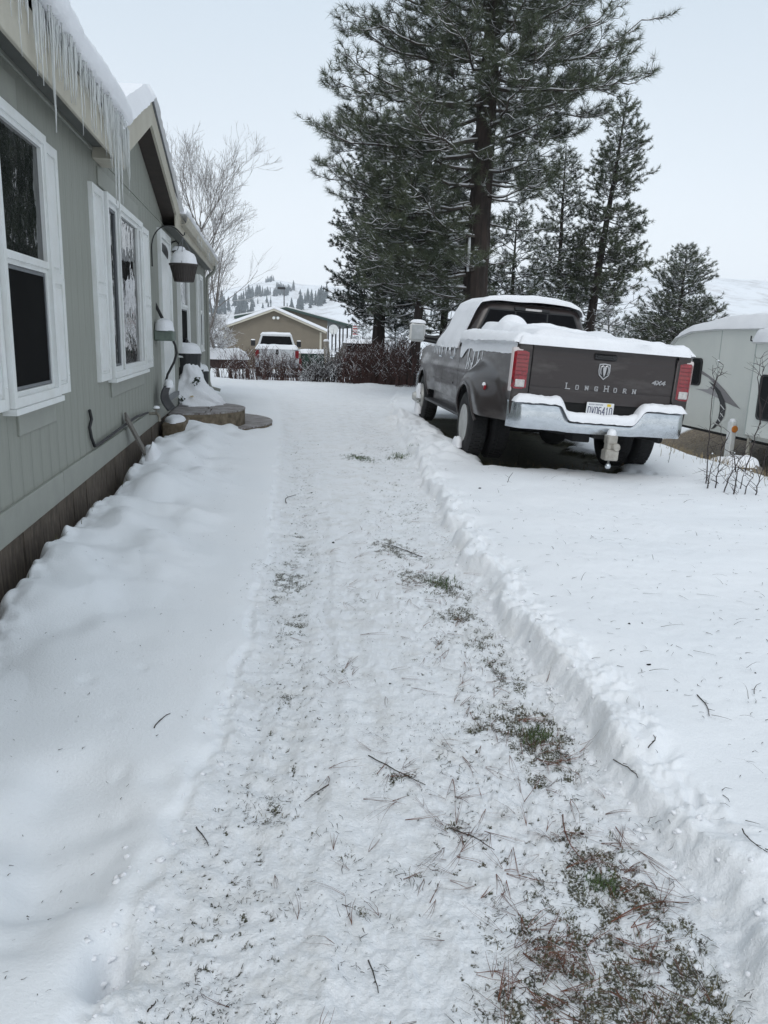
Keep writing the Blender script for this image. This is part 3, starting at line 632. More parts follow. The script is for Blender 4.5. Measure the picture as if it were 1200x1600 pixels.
# half-round steps
def half_round(name, cy, R, z0, z1, label, m):
    t = empty(name, (WX, cy, 0), label=label, cat='step')
    pts = [(R*math.sin(a), -R*math.cos(a)) for a in np.linspace(0, math.pi, 40)]
    pts = [(.0, -R)]+pts[1:-1]+[(.0, R)]
    nz = [1+.008*float(pn(i*.7, 1.1, 6)) for i in range(len(pts))]
    pts = [(p[0]*k, p[1]*k) for p, k in zip(pts, nz)]
    MB().prism(pts, 2, z0, z1-.022).build('riser', M['concrete'], t)
    # flagstone pieces on top, gaps left between them
    edges = [-R, -R*.62, -R*.22, R*.2, R*.6, R]
    for i in range(5):
        for sx in range(2):
            y0, y1 = edges[i]+.012, edges[i+1]-.012
            def xm(y): return math.sqrt(max(0, (R*1.006)**2-y*y))
            ys = np.linspace(y0, y1, 7)
            f0, f1 = ((0.0, .52) if sx == 0 else (.54, 1.0)); f0 += (.06*(i % 2)) if sx else 0; f1 += (.055*(i % 2)) if not sx else 0
            poly = [(max(.004, R*.9*f0) if sx == 0 else min(R*.9*f0, xm(y)-.02), y) for y in ys]+[((min(R*.9*f1, xm(y)-.03) if sx == 0 else xm(y)), y) for y in ys[::-1]]
            if min(p[0] for p in poly) < 0: continue
            MB().prism(poly, 2, z1-.0222, z1+random.uniform(-.003, .003)).build('paver', m, t)
    return t
half_round('entry_step', 12.55, 1.07, .0, .34, 'thick upper half-round step with weathered brown rim before the front door', M['steptop'])
half_round('entry_step', 13.0, 1.50, -.05, .095, 'wide lower half-round step lying almost flush with the snow', M['steptop'])
# low block at the wall under the shovel
lbk = empty('paving_block', (0, 0, 0), label='low grey-brown block against the wall under the shovel blade', cat='block')
MB().cbox((WX+.03, 10.5, .05), (WX+.33, 11.3, .31), .02).build('block', M['concrete'], lbk); snowcap('snow_cap', lbk, WX+.17, 10.85, .305, .14, .36, .07, seed=2)
# pots and planters by the door
def pot(name, loc, r0, r1, h, label, m, cap, cat='plant pot'):
    t = empty(name, loc, label=label, cat=cat)
    MB().lathe([(r0, 0), (r1*.97, h-.04), (r1, h-.04), (r1, h), (r1*.9, h)], (0, 0, 0), 2, 20).build('pot', m, t); snowcap('snow_cap', t, 0, 0, h-.005, r1*.98, r1*.98, cap, seed=int(h*50))
    return t
def at(px, py, Y): return onY(px, py, Y)
dkp = mat('dark_pot', (.02, .022, .024), .5, noise=.3)
p_ = at(293, 592, 13.3); pt = pot('tall_planter', (p_.x, p_.y, .30), .16, .235, p_.z-.30+.42, 'tall black planter with a wide snow cap against the wall past the door', dkp, .17)
p_ = at(289, 549, 13.6); bird = empty('bird_ornament', (p_.x, p_.y, p_.z), label='small black cockerel-shaped ornament standing on the tall planter', cat='ornament')
ob = MB(); ob.lathe([(.01, -.16), (.05, -.12), (.03, -.05), (.065, 0), (.07, .05), (.035, .10), (.025, .14)], (0, 0, 0), 2, 10, sx=1.2, sy=.8); ob.lathe([(.01, .11), (.045, .15), (.04, .19), (.01, .215)], (.02, 0, 0), 2, 10); ob.build('body', M['black'], bird, smooth=True)
MB().prism([(.05, .165), (.10, .15), (.05, .14)], 1, -.01, .01).build('beak', M['black'], bird); MB().prism([(-.05, .02), (-.14, .10), (-.15, .0), (-.06, -.04)], 1, -.012, .012).build('tail', M['black'], bird)
snowcap('snow_cap', bird, 0, 0, .06, .05, .05, .04, seed=12)
p_ = at(315, 592, 16.2); pot('plant_pot', (p_.x, p_.y, .12), .11, .15, p_.z-.12+.16, 'small dark pot with two humps of snow beyond the snowy shrub', dkp, .13)
p_ = at(308, 590, 15.9); pot('plant_pot', (p_.x, p_.y, .12), .10, .13, p_.z-.12+.16, 'small dark pot half hidden behind the snowy shrub', dkp, .15)
p_ = at(331, 617, 15.5); pot('bucket', (p_.x, p_.y, .02), .105, .14, .30, 'dark green bucket standing in the snow past the step', mat('dark_green_plastic', (.018, .03, .024), .5), .05, 'bucket')
p_ = at(319, 607, 15.0); snowcap('snow_mound', None, p_.x, p_.y, .05, .28, .4, .42, seed=14); tag(col.objects[-1] if False else bpy.data.objects['snow_mound'], 'rounded snow heap between the small pots and the bucket', 'snow heap')
shb = empty('snowy_shrub', (0, 0, 0), label='cone-shaped shrub buried in snow beside the front door', cat='shrub')
pc = at(300, 623, 13.2); base = Vector((pc.x, pc.y, .34))
def sf(u, v):
    a = 2*math.pi*u; prof = [(0, .78), (.09, .75), (.16, .62), (.21, .46), (.34, .32), (.50, .16), (.62, 0), (.64, -.15)]
    i = v*(len(prof)-1); k = min(int(i), len(prof)-2); f = i-k; r = prof[k][0]*(1-f)+prof[k+1][0]*f; z = prof[k][1]*(1-f)+prof[k+1][1]*f
    r *= .92*(1+.30*float(pn(math.cos(a)*1.1+z*2, math.sin(a)*1.1+z*1.4, 17))+.16*float(pn(math.cos(a)*2.6+z*6, math.sin(a)*2.6+z*5, 19))); z = z*.92+.05*float(pn(math.cos(a)*2+5, math.sin(a)*2+z*3, 18))
    return (base.x+r*math.cos(a)-.04*z, base.y+r*math.sin(a), base.z+z)
smooth_by_angle(MB().grid(sf, 40, 26).build('snow_cover', M['snow'], shb), 70)
lf = MB()
for i in range(70):
    a, z = random.choice([(-2.5, .30), (-1.9, .10), (-1.2, .40)]); a += random.gauss(0, .12); z += random.gauss(0, .03); r = np.interp(z, [0, .16, .32, .46], [.62, .50, .34, .22])+random.uniform(-.01, .04)
    c = base+Vector((r*math.cos(a), r*math.sin(a), z)); q = .035
    lf.add([c, c+Vector((q, random.uniform(-q, q), random.uniform(-q, q))), c+Vector((random.uniform(-q, q), -q, -q)), ], [(0, 1, 2)])
lf.build('leaves', M['needle_dark'], shb, kind='stuff')
lf = MB()
for i in range(5):
    c = at(random.choice([294, 297, 316, 318]), 622, 12.75)+Vector((random.uniform(-.03, .03), random.uniform(-.1, .1), .03)); lf.add([c, c+Vector((.05, .02, .006)), c+Vector((.07, -.02, .0)), c+Vector((.02, -.03, 0))], [(0, 1, 2, 3)])
lf.build('yellow_leaves', mat('yellow_leaf', (.5, .33, .05), .6), shb)
# ------------------------------------------------------------------ lettering made of strokes
GL = {
 'L': [((0,0),(0,1)),((0,0),(.7,0))], 'O': [((0,.15),(0,.85)),((.7,.15),(.7,.85)),((.12,1),(.58,1)),((.12,0),(.58,0)),((0,.85),(.12,1)),((.7,.85),(.58,1)),((0,.15),(.12,0)),((.7,.15),(.58,0))],
 'N': [((0,0),(0,1)),((.7,0),(.7,1)),((0,1),(.7,0))], 'G': [((0,.15),(0,.85)),((.12,1),(.68,1)),((.12,0),(.68,0)),((0,.85),(.12,1)),((0,.15),(.12,0)),((.7,0),(.7,.45)),((.4,.45),(.7,.45)),((.7,.8),(.7,1))],
 'H': [((0,0),(0,1)),((.7,0),(.7,1)),((0,.5),(.7,.5))], 'R': [((0,0),(0,1)),((0,1),(.55,1)),((.55,1),(.68,.88)),((.68,.88),(.68,.62)),((.68,.62),(.55,.5)),((.55,.5),(0,.5)),((.35,.5),(.7,0))],
 'W': [((0,1),(.18,0)),((.18,0),(.36,.8)),((.36,.8),(.54,0)),((.54,0),(.72,1))], 'A': [((0,0),(.35,1)),((.35,1),(.7,0)),((.13,.35),(.57,.35))],
 'S': [((.7,.9),(.55,1)),((.55,1),(.12,1)),((.12,1),(0,.85)),((0,.85),(0,.62)),((0,.62),(.7,.4)),((.7,.4),(.7,.12)),((.7,.12),(.58,0)),((.58,0),(.1,0)),((.1,0),(0,.1))],
 'I': [((.35,0),(.35,1))], 'T': [((0,1),(.7,1)),((.35,0),(.35,1))], 'D': [((0,0),(0,1)),((0,1),(.5,1)),((.5,1),(.7,.8)),((.7,.8),(.7,.2)),((.7,.2),(.5,0)),((.5,0),(0,0))],
 'V': [((0,1),(.35,0)),((.35,0),(.7,1))], 'X': [((0,0),(.7,1)),((0,1),(.7,0))], '1': [((.35,0),(.35,1)),((.35,1),(.15,.82))], '4': [((.55,0),(.55,1)),((.55,1),(0,.3)),((0,.3),(.72,.3))],
 '6': [((.6,1),(.15,1)),((.15,1),(0,.85)),((0,.85),(0,.15)),((0,.15),(.12,0)),((.12,0),(.58,0)),((.58,0),(.7,.12)),((.7,.12),(.7,.42)),((.7,.42),(.58,.55)),((.58,.55),(0,.55))],
}
GL['0'] = GL['O']
SERIF = {'L': [(0,1),(0,0)], 'N': [(0,0),(0,1),(.7,1)], 'H': [(0,0),(0,1),(.7,0),(.7,1)], 'R': [(0,0),(.72,0)]}
def letters(txt, x0, zc, hgt, pitch_, y, w, m, name, parent, serif=False, depth=.006, aspect=1.0, big=(), bigk=1.25, skew=0):
    """letters on a plane facing -y; one mesh per character"""
    x = x0
    for i, ch in enumerate(txt):
        if ch in GL:
            h_ = hgt*(bigk if i in big else 1); mb = MB()
            def bar(a, b_, ww):
                a = Vector((a[0]*h_*aspect+skew*a[1]*h_, a[1]*h_)); b_ = Vector((b_[0]*h_*aspect+skew*b_[1]*h_, b_[1]*h_)); d = (b_-a)
                if d.length < 1e-6: return
                d.normalize(); n = Vector((-d.y, d.x))*ww/2; a2 = a-d*ww*.45; b2 = b_+d*ww*.45
                mb.prism([(x+p.x, zc+p.y) for p in (a2-n, b2-n, b2+n, a2+n)], 1, y-depth, y)
            for a, b_ in GL[ch]: bar(a, b_, w)
            if serif:
                for sx, sz in SERIF.get(ch, []): bar((sx-.13, sz), (sx+.13, sz), w*.8)
            mb.build(name, m, parent)
        x += pitch_
# ------------------------------------------------------------------ the brown pickup truck
TL = TRUCK['loc']
TZ = .03
truck = empty('pickup_truck', (TL[0], TL[1], TZ), label='dark brown pickup truck on the right with snow piled on its roof and bed', cat='pickup truck')
truck.rotation_euler = Euler((0, 0, 0)); truck.rotation_mode = 'XYZ'
truck.matrix_world = Matrix.Translation((TL[0], TL[1], TZ)) @ Matrix.Rotation(TRUCK['yaw'], 4, 'Z') @ Matrix.Rotation(TRUCK['roll'], 4, 'Y')
def paint(name, c, dirty=(.085, .08, .078), lo=.45):
    m = bpy.data.materials.new(name); m.use_nodes = True; nt = m.node_tree; b = nt.nodes['Principled BSDF']
    b.inputs['Roughness'].default_value = .34; b.inputs['Metallic'].default_value = .1; b.inputs['Coat Weight'].default_value = .3; b.inputs['Coat Roughness'].default_value = .12
    tc = nt.nodes.new('ShaderNodeTexCoord'); mp_ = nt.nodes.new('ShaderNodeMapping'); mp_.inputs['Scale'].default_value = (1, 1, 3.5)
    n = nt.nodes.new('ShaderNodeTexNoise'); n.inputs['Scale'].default_value = 1.7; n.inputs['Detail'].default_value = 7; n.inputs['Roughness'].default_value = .62
    r = nt.nodes.new('ShaderNodeMapRange'); r.inputs['From Min'].default_value = lo; r.inputs['From Max'].default_value = .78
    mx = nt.nodes.new('ShaderNodeMixRGB'); mx.inputs[1].default_value = (*c, 1); mx.inputs[2].default_value = (*dirty, 1)
    r2 = nt.nodes.new('ShaderNodeMapRange'); r2.inputs['From Min'].default_value = .4; r2.inputs['From Max'].default_value = .75; r2.inputs['To Min'].default_value = .28; r2.inputs['To Max'].default_value = .6
    nt.links.new(tc.outputs['Object'], mp_.inputs[0]); nt.links.new(mp_.outputs[0], n.inputs['Vector']); nt.links.new(n.outputs[0], r.inputs[0]); nt.links.new(r.outputs[0], mx.inputs[0]); nt.links.new(mx.outputs[0], b.inputs['Base Color'])
    nt.links.new(n.outputs[0], r2.inputs[0]); nt.links.new(r2.outputs[0], b.inputs['Roughness'])
    return m
M['brown'] = paint('dark_brown_car_paint', (.024, .0165, .0155), (.085, .076, .072), .50)
M['chrome'] = mat('salted_chrome', (.62, .65, .68), .22, metal=.95, base2=(.50, .53, .56), nscale=14, bump=.06, bscale=60, stretch=(1, 1, 2))
M['silver'] = mat('silver_badge', (.42, .42, .43), .35, metal=.5)
M['cargl'] = mat('car_glass', (.003, .003, .004), .06, spec=.10)
M['tyre'] = mat('tyre_rubber', (.018, .018, .019), .85, noise=.4, bump=.3, bscale=30)
M['rim'] = mat('dusty_white_rim', (.52, .52, .50), .45, metal=.3, noise=.3, nscale=5)
M['red'] = mat('red_lens', (.30, .008, .016), .10, base2=(.15, .006, .010), nscale=30, spec=.7, coat=.5)
M['lens'] = mat('clear_lens', (.62, .60, .58), .2, base2=(.4, .38, .37), nscale=40)
M['lamp_rim'] = mat('pale_lamp_rim', (.62, .56, .55), .4)
M['under'] = mat('underbody_black', (.010, .010, .010), .9, noise=.4)
M['plate'] = mat('plate_white', (.70, .71, .72), .5)
M['ink'] = mat('plate_ink', (.03, .035, .10), .5)

WB = 4.30
def halfw(y, z):
    """half width of the body at length y, height z"""
    w = 1.0
    w -= .020*max(0, (z-.98)/.45)**2*1.6                    # slight tumblehome toward the rail
    w -= .06*max(0, (.80-z)/.3)**2
    w += .010*math.exp(-((z-1.02)/.05)**2)
    if y > WB+.35: w -= .10*((y-WB-.35)/.7)**2
    for wy, amp, r0 in ((0, .215, .60), (WB, .045, .55)):   # flared fenders
        d = math.hypot((y-wy)*(.90 if y > wy else .60), (z-.46)*.92)
        f = 1-min(1, max(0, (d-.44)/(.30 if wy == 0 else .26)))
        f = f*f*(3-2*f)
        if z > 1.12: f *= max(0, 1-(z-1.12)/.12)
        w += amp*f
    return w
def skin(y0, y1, ztop, side, z0=.60, arch=None, step=.030, name='side_panel', parent=None, m=None):
    ny = max(3, int((y1-y0)/step)); nz = 28; V = []; keep = {}
    for j in range(nz+1):
        for i in range(ny+1):
            y = y0+(y1-y0)*i/ny; zt = ztop(y); z = z0+(zt-z0)*j/nz
            V.append([y, z])
    V = np.array(V)
    # push vertices inside a wheel arch out to its rim so that the opening is clean
    inside = np.zeros(len(V), bool)
    if arch is not None:
        for ay, ar in arch:
            d = np.hypot(V[:, 0]-ay, V[:, 1]-.43); inside |= d < ar
    Fs = []
    for j in range(nz):
        for i in range(ny):
            q = [j*(ny+1)+i, j*(ny+1)+i+1, (j+1)*(ny+1)+i+1, (j+1)*(ny+1)+i]
            if all(inside[k] for k in q): continue
            Fs.append(tuple(q if side > 0 else q[::-1]))
    if arch is not None:
        for ay, ar in arch:
            for k in range(len(V)):
                d = math.hypot(V[k, 0]-ay, V[k, 1]-.43)
                if 0 < d < ar: V[k] = [ay+(V[k, 0]-ay)*ar/d, .43+(V[k, 1]-.43)*ar/d]
    P = [(side*halfw(y, z), y, z) for y, z in V]
    o = MB().add(P, Fs).build(name, m or M['brown'], parent or truck, smooth=True)
    return o
rail = lambda y: 1.44
belt = lambda y: 1.335
for s_ in (-1, 1):
    bs = skin(-1.33, 1.46, rail, s_, .58, [(0, .475)], name='bed_side')
    # rolled rail on the top of the bed wall and inner wall
    MB().box((min(s_*.80, s_*.975), -1.30, 1.425), (max(s_*.80, s_*.975), 1.46, 1.449)).build('bed_rail', M['black_plastic'], bs)
    MB().box((min(s_*.80, s_*.83), -1.30, .9), (max(s_*.80, s_*.83), 1.46, 1.42)).build('inner_wall', M['brown'], bs)
    # arch lips
    for ay, rr, ex in ((0, .475, .0), (WB, .475, 0)):
        pts = []
        for k in range(27):
            a = R_(8+164*k/26); y = ay+rr*math.cos(a); z = .43+rr*math.sin(a); pts.append((s_*(halfw(y, z)-.004), y, z))
        MB().tube(pts, .022, 8).build('arch_lip', M['brown'], bs if ay == 0 else truck, smooth=True)
        ww = MB(); n = 26                                     # wheel well
        Vv = [];
        for k in range(n+1):
            a = R_(12+156*k/n); y = ay+.485*math.cos(a); z = .43+.485*math.sin(a)
            Vv += [(s_*(halfw(y, z)-.02), y, z), (s_*.50, y, z)]
        ww.add(Vv, [(2*k, 2*k+2, 2*k+3, 2*k+1) for k in range(n)]); ww.build('wheel_well', M['under'], bs if ay == 0 else truck)
    # marker lamps on the wide fender
    mw = halfw(-.66, .90); mk = MB().cbox((min(s_*(mw-.02), s_*(mw+.012)), -.71, .87), (max(s_*(mw-.02), s_*(mw+.012)), -.61, .925), .006).build('marker_lamp', M['red'], bs)
    snowcap('snow_cap', mk, s_*(mw), -.66, .92, .02, .045, .035, seed=3)
    # cab, doors, front fender
    skin(1.475, 1.74, belt, s_, .60, name='cab_corner')
    for k, (a, b_) in enumerate(((1.745, 2.66), (2.667, 3.66))):
        d = skin(a, b_, belt, s_, .60, name='door')
        hy = b_-.22 if True else a; hy = a+.14
        hx = s_*(halfw(hy, 1.17)+.02); MB().cbox((min(hx, hx-s_*.03), hy, 1.15), (max(hx, hx-s_*.03), hy+.22, 1.19), .008).build('handle', M['chrome'], d)
        MB().box((s_*(1.0)-.004 if s_ > 0 else -1.012, a+.01, .80), (1.012 if s_ > 0 else -1.0+.004, b_-.01, .825)).build('side_moulding', M['brown'], d)
        rr = MB(); rr.box((s_*.93-.02, a-.006, .6), (s_*.93+.02, a-.001, 1.33)); rr.build('door_gap', M['under'], d)
    fz = lambda y: 1.335-.10*max(0, (y-3.9))**1.4
    skin(3.667, 5.22, fz, s_, .58, [(WB, .475)], name='front_fender')
    MB().cbox((min(s_*.86, s_*1.10), .75, .42), (max(s_*.86, s_*1.10), 3.55, .455), .01).build('running_board', M['black_plastic'], truck)
    MB().box((min(s_*.86, s_*.93), .55, .42), (max(s_*.86, s_*.93), 3.62, .66)).build('rocker', M['brown'], truck)
# bed floor, cab floor, frame, axle, spare wheel, exhaust
MB().box((-.93, -1.29, .84), (.93, 1.46, .88)).build('bed_floor', M['under'], truck)
MB().box((-.90, 1.50, .55), (.90, 5.1, .75)).build('cab_floor', M['under'], truck)
ub = MB()
for x in (-.42, .42): ub.box((x-.05, -1.30, .62), (x+.05, 5.1, .80))
for y in (-1.15, -.55, .6, 1.6, 3.0): ub.box((-.42, y, .66), (.42, y+.08, .76))
ub.build('chassis', M['under'], truck)
MB().tube([(-1.0, 0, .41), (1.0, 0, .41)], .06, 10).lathe([(.05, -.14), (.16, -.08), (.2, 0), (.16, .1), (.06, .18)], (0, 0, .41), 1, 16).build('rear_axle', M['under'], truck)
MB().lathe([(.12, .46), (.34, .46), (.385, .50), (.385, .60), (.34, .64), (.12, .64)], (-.05, -.80, 0), 2, 28).build('spare_wheel', M['tyre'], truck, smooth=True)
MB().tube([(.55, 1.0, .5), (.55, -.9, .52), (.78, -1.30, .50)], .045, 10).build('exhaust_pipe', M['under'], truck)
MB().tube([(-.99, 0, .80), (-.55, .9, .70)], .03, 6).tube([(.99, 0, .80), (.55, .9, .70)], .03, 6).build('leaf_spring', M['under'], truck)
# wheels
def tyre_mesh(w):
    mb = MB(); R = .405; h_ = w/2; n = 56
    prof = [(.225, -h_+.02), (.25, -h_), (.33, -h_-.006), (.375, -h_+.006), (.398, -h_+.028), (R, -h_+.05), (R, h_-.05), (.398, h_-.028), (.375, h_-.006), (.33, h_+.006), (.25, h_), (.225, h_-.02)]
    V = []
    for r, x in prof:
        for j in range(n): a = 2*math.pi*j/n; V.append((x, r*math.cos(a), r*math.sin(a)))
    k = len(prof); Fs = [(i*n+j, (i+1)*n+j, (i+1)*n+(j+1) % n, i*n+(j+1) % n) for i in range(k-1) for j in range(n)]
    mb.add(V, Fs)
    for j in range(44):                                      # tread blocks
        a = 2*math.pi*j/44
        for q, (xa, xb) in enumerate(((-h_+.03, -h_*.38), (-h_*.3, h_*.3), (h_*.38, h_-.03))):
            aa = a+(q % 2)*.07; P = []
            for r in (R-.002, R+.010):
                for x, t in ((xa, -.045), (xb, -.045), (xb, .045), (xa, .045)): P.append((x, r*math.cos(aa+t), r*math.sin(aa+t)))
            mb.add(P, [(4, 5, 6, 7), (0, 1, 5, 4), (1, 2, 6, 5), (2, 3, 7, 6), (3, 0, 4, 7)])
    return mb
def wheel(xc, y, side, dish, w=.225):
    wr = tyre_mesh(w).build('wheel', M['tyre'], truck); smooth_by_angle(wr, 40); wr.location = (xc, y, .41)
    # dish<0: deep concave outer wheel, >0: protruding front hub
    n = 40; o = side*w/2
    prof = [(.225, 0), (.235, .004), (.222, -.012)]+([(.205, -.05), (.20, -.135), (.13, -.145), (.10, -.145)] if dish < 0 else [(.205, .0), (.195, .035), (.15, .06), (.10, .065)])
    mb = MB(); mb.lathe([(r, o+side*d) for r, d in prof], (0, 0, 0), 0, n)
    for k in range(8):
        a = k*math.pi/4; d = -.142 if dish < 0 else .062
        mb.lathe([(.013, o+side*d), (.013, o+side*(d+.03)), (.004, o+side*(d+.035))], (0, .135*math.cos(a), .135*math.sin(a)), 0, 8)
    smooth_by_angle(mb.build('rim', M['rim'], wr), 35)
    hb_ = MB(); d = -.145 if dish < 0 else .065
    hb_.lathe([(.095, o+side*d), (.09, o+side*(d+.05)), (.06, o+side*(d+.10)), (.02, o+side*(d+.11))], (0, 0, 0), 0, 20); smooth_by_angle(hb_.build('hub', M['rim'], wr), 35)
    hd = MB()
    for k in range(8):
        a = (k+.5)*math.pi/4; dd = -.1455 if dish < 0 else .052
        hd.lathe([(.024, o+side*(dd-.002)), (.024, o+side*(dd+.003))], (0, .172*math.cos(a), .172*math.sin(a)), 0, 10)
    hd.build('hand_holes', M['under'], wr)
    return wr
for s_ in (-1, 1):
    w_ = wheel(s_*1.07, 0, s_, -1); wi = tyre_mesh(.225).build('inner_wheel', M['tyre'], truck); wi.location = (s_*.79, 0, .41)
    f_ = wheel(s_*.90, WB, s_, 1, .245)
    if s_ < 0:
        snowcap('packed_snow', f_, -.18, -.02, -.02, .06, .17, .24, seed=22); snowcap('packed_snow', f_, -.16, .03, -.30, .07, .16, .30, seed=23)
        snowcap('packed_snow', w_, -.16, -.0, -.30, .06, .15, .12, seed=24)
# tailgate
tg = empty('tailgate', (0, 0, 0)); tg.parent = truck
def tgf(u, v):
    x = -.80+1.60*u; z = .84+.61*v
    y = -1.345-.012*math.exp(-((z-1.27)/.03)**2)*0+.010*ss(1.29, 1.31, z)-.010*float(ss(1.36, 1.42, z))+.006*(abs(u-.5)*2)**4
    if .97 < z < .985: y += .006
    return (x, float(y), z)
col.objects.unlink(tg); bpy.data.objects.remove(tg)
tgm = MB().grid(tgf, 24, 44); V0 = len(tgm.v)
tgm.box((-.80, -1.33, .84), (.80, -1.28, 1.45)); tgm.cbox((-.80, -1.352, 1.428), (.80, -1.27, 1.455), .008)
tg = tgm.build('tailgate', M['brown'], truck); smooth_by_angle(tg, 30)
for sx in (-1, 1): MB().box((sx*.812-.008, -1.335, .84), (sx*.812+.008, -1.29, 1.44)).build('tailgate_gap', M['under'], tg)
MB().cbox((-.125, -1.358, 1.315), (.125, -1.34, 1.375), .008).build('handle_bezel', M['black_plastic'], tg)
MB().cbox((-.10, -1.366, 1.335), (.08, -1.352, 1.368), .007).build('tailgate_handle', M['black'], tg)
# shield badge
def shield(k, y0, y1, name, m):
    p = [(-.062, .075), (0, .083), (.062, .075), (.066, .0), (.055, -.045), (0, -.092), (-.055, -.045), (-.066, .0)]
    return MB().prism([(x*k, 1.198+z*k) for x, z in p], 1, y0, y1).build(name, m, tg)
shield(1.0, -1.357, -1.347, 'badge_rim', M['silver']); shield(.84, -1.3585, -1.352, 'badge_field', M['black'])
rh = MB()
for sx in (-1, 1):
    crv = [(.006, .045), (.022, .056), (.038, .045), (.045, .02), (.043, -.005), (.036, -.028), (.031, -.036)]
    rh.tube([(sx*x, -1.361, 1.198+z) for x, z in crv], [.008, .0095, .010, .0095, .008, .006, .003], 6)
rh.prism([(-.020, 1.235), (0, 1.245), (.020, 1.235), (.016, 1.20), (.010, 1.165), (0, 1.135), (-.010, 1.165), (-.016, 1.20)], 1, -1.365, -1.356)
rh.build('badge_emblem', M['silver'], tg)
letters('LONGHORN', -.40, .985, .042, .108, -1.345, .0095, M['silver'], 'letter', tg, serif=True, big=(0, 4), bigk=1.4, depth=.007)
letters('4X4', .56, 1.10, .038, .052, -1.345, .011, M['silver'], 'badge_character', tg, aspect=1.55, depth=.008, skew=.25)
# corner posts and tail lamps
for s_ in (-1, 1):
    # corner post wraps from the bed side to the tailgate
    pp = MB()
    def cp(u, v):
        z = .60+.845*v; a = u*math.pi/2; hw = halfw(-1.33, z)
        return (s_*(.822+(hw-.822)*math.cos(a)**.55 if u < .999 else .822), -1.325-.035*math.sin(a)**.55*1.0, z)
    smooth_by_angle(pp.grid(cp, 8, 20).build('corner_post', M['brown'], truck), 50)
    xo, xi = s_*1.004, s_*.845
    def lamp(grow, dep, zz0, zz1, name, m, par, x0=xi, x1=xo):
        P = []; pr = [(x0-s_*grow*-1*0, 0)]
        pts = [(x0-s_*grow, -1.362-dep), ((x0+x1)/2, -1.370-dep), (x1-s_*.02, -1.362-dep), (x1+s_*.006+s_*grow*.4, -1.335-dep*.6), (x1+s_*.012+s_*grow*.4, -1.27), (x0-s_*grow, -1.27)]
        n = len(pts); V = []
        for z, tap in ((zz0-grow, .012), (zz0+.02-grow, 0), (zz1-.02+grow, 0), (zz1+grow, .012)):
            for x, y in pts: V.append((x+(s_*tap if abs(x-pts[0][0]) < 1e-6 else -s_*tap*.5)+s_*.018*(z-1.1)*-1*0, y+tap*.6, z))
        Fs = [tuple(range(n-1, -1, -1)), tuple(range(3*n, 4*n))]+[(k*n+i, k*n+(i+1) % n, (k+1)*n+(i+1) % n, (k+1)*n+i) for k in range(3) for i in range(n)]
        return MB().add(V, Fs).build(name, m, par)
    tl = lamp(.012, -.012, .925, 1.365, 'taillight', M['lamp_rim'], truck); smooth_by_angle(tl, 30)
    smooth_by_angle(lamp(-.004, 0, .94, 1.35, 'red_lens', M['red'], tl), 30)
    MB().cbox((min(s_*.872, s_*.975), -1.378, .965), (max(s_*.872, s_*.975), -1.366, 1.045), .006).build('reverse_lamp', M['lens'], tl)
    for k in range(6):
        z = 1.09+.042*k; MB().box((min(s_*.862, s_*.985), -1.3735, z), (max(s_*.862, s_*.985), -1.368, z+.004)).build('lens_rib', mat('lens_rib_red', (.12, .006, .01), .3) if k == 0 and s_ < 0 else bpy.data.materials['lens_rib_red'], tl)
# dark recess behind the bumper, with the number plate
MB().box((-.80, -1.33, .60), (.80, -1.30, .84)).build('rear_valance', M['under'], truck)
np_ = MB().cbox((-.155, -1.385, .705), (.155, -1.375, .862), .006).build('number_plate', M['plate'], truck)
letters('WASHINGTON', -.128, .834, .012, .0158, -1.385, .0022, M['ink'], 'plate_letter', np_, depth=.0015)
letters('DV06410', -.135, .735, .078, .0405, -1.385, .0085, M['ink'], 'plate_character', np_, depth=.0015, aspect=.48)
MB().box((.075, -1.3875, .826), (.118, -1.385, .853)).build('plate_tab', mat('yellow_tab', (.65, .48, .03), .5), np_)
MB().box((.08, -1.39, .60), (.10, -1.37, .61)).build('tow_socket', M['under'], truck)
# bumper: swept chrome section with raised ends and a dipped middle
bp_ = []
def bz(x):
    t = float(ss(.34, .50, abs(x))); return .655+.165*t, .53-.012*(1-t)
def bump_f(u, v):
    x = -1.0+2.0*u; zt, zb = bz(x); e = max(0, (abs(x)-.86)/.14)
    yb = -1.475+.02*(1-ss(.34, .5, abs(x)))*1+.16*e**2.2+.035*(abs(x)/1.0)**2
    prof = [(0.10, zb), (0.012, zb+.004), (0, zb+.03), (-.012, zb+.09), (-.004, zt-.03), (.008, zt-.006), (.03, zt), (.11, zt)]
    i = v*(len(prof)-1); k = int(round(i)); dy, z = prof[k]
    return (x*(1+.008*math.sin(v*3.14)), float(yb+dy), z)
bm = MB().grid(bump_f, 100, 7).build('rear_bumper', M['chrome'], truck); smooth_by_angle(bm, 50)
MB().box((-.95, -1.37, .55), (.95, -1.345, .645)).build('bumper_beam', M['under'], bm)
MB().box((-.40, -1.455, .640), (.40, -1.35, .652)).build('step_pad', M['black_plastic'], bm)
for x in (-.82, -.47, .47, .82):
    y = bump_f((x+1)/2, 3/7)[1]; MB().lathe([(.020, y+.004), (.020, y-.003), (.011, y-.005), (.010, y-.001)], (x, 0, .66), 1, 16).build('parking_sensor', M['chrome'], bm)
def bsnow(x0, x1, z0f, h, name, n=30, wy=.10, yc=-1.40):
    def fn(u, v):
        x = x0+(x1-x0)*u; a = math.pi*v; e = max(0, min(1, u/.10, (1-u)/.10))**.5
        hh = h*e*(1+.25*float(pn(x*6, 2, 9))); y = yc-wy*math.cos(a)*(1+.08*float(pn(x*9, v*3, 4)))
        return (x, y, z0f(x)+hh*math.sin(a)**.6-.006+.008*float(pn(x*20, v*6, 5)))
    return smooth_by_angle(MB().grid(fn, n, 12).build(name, M['snow'], truck), 70)
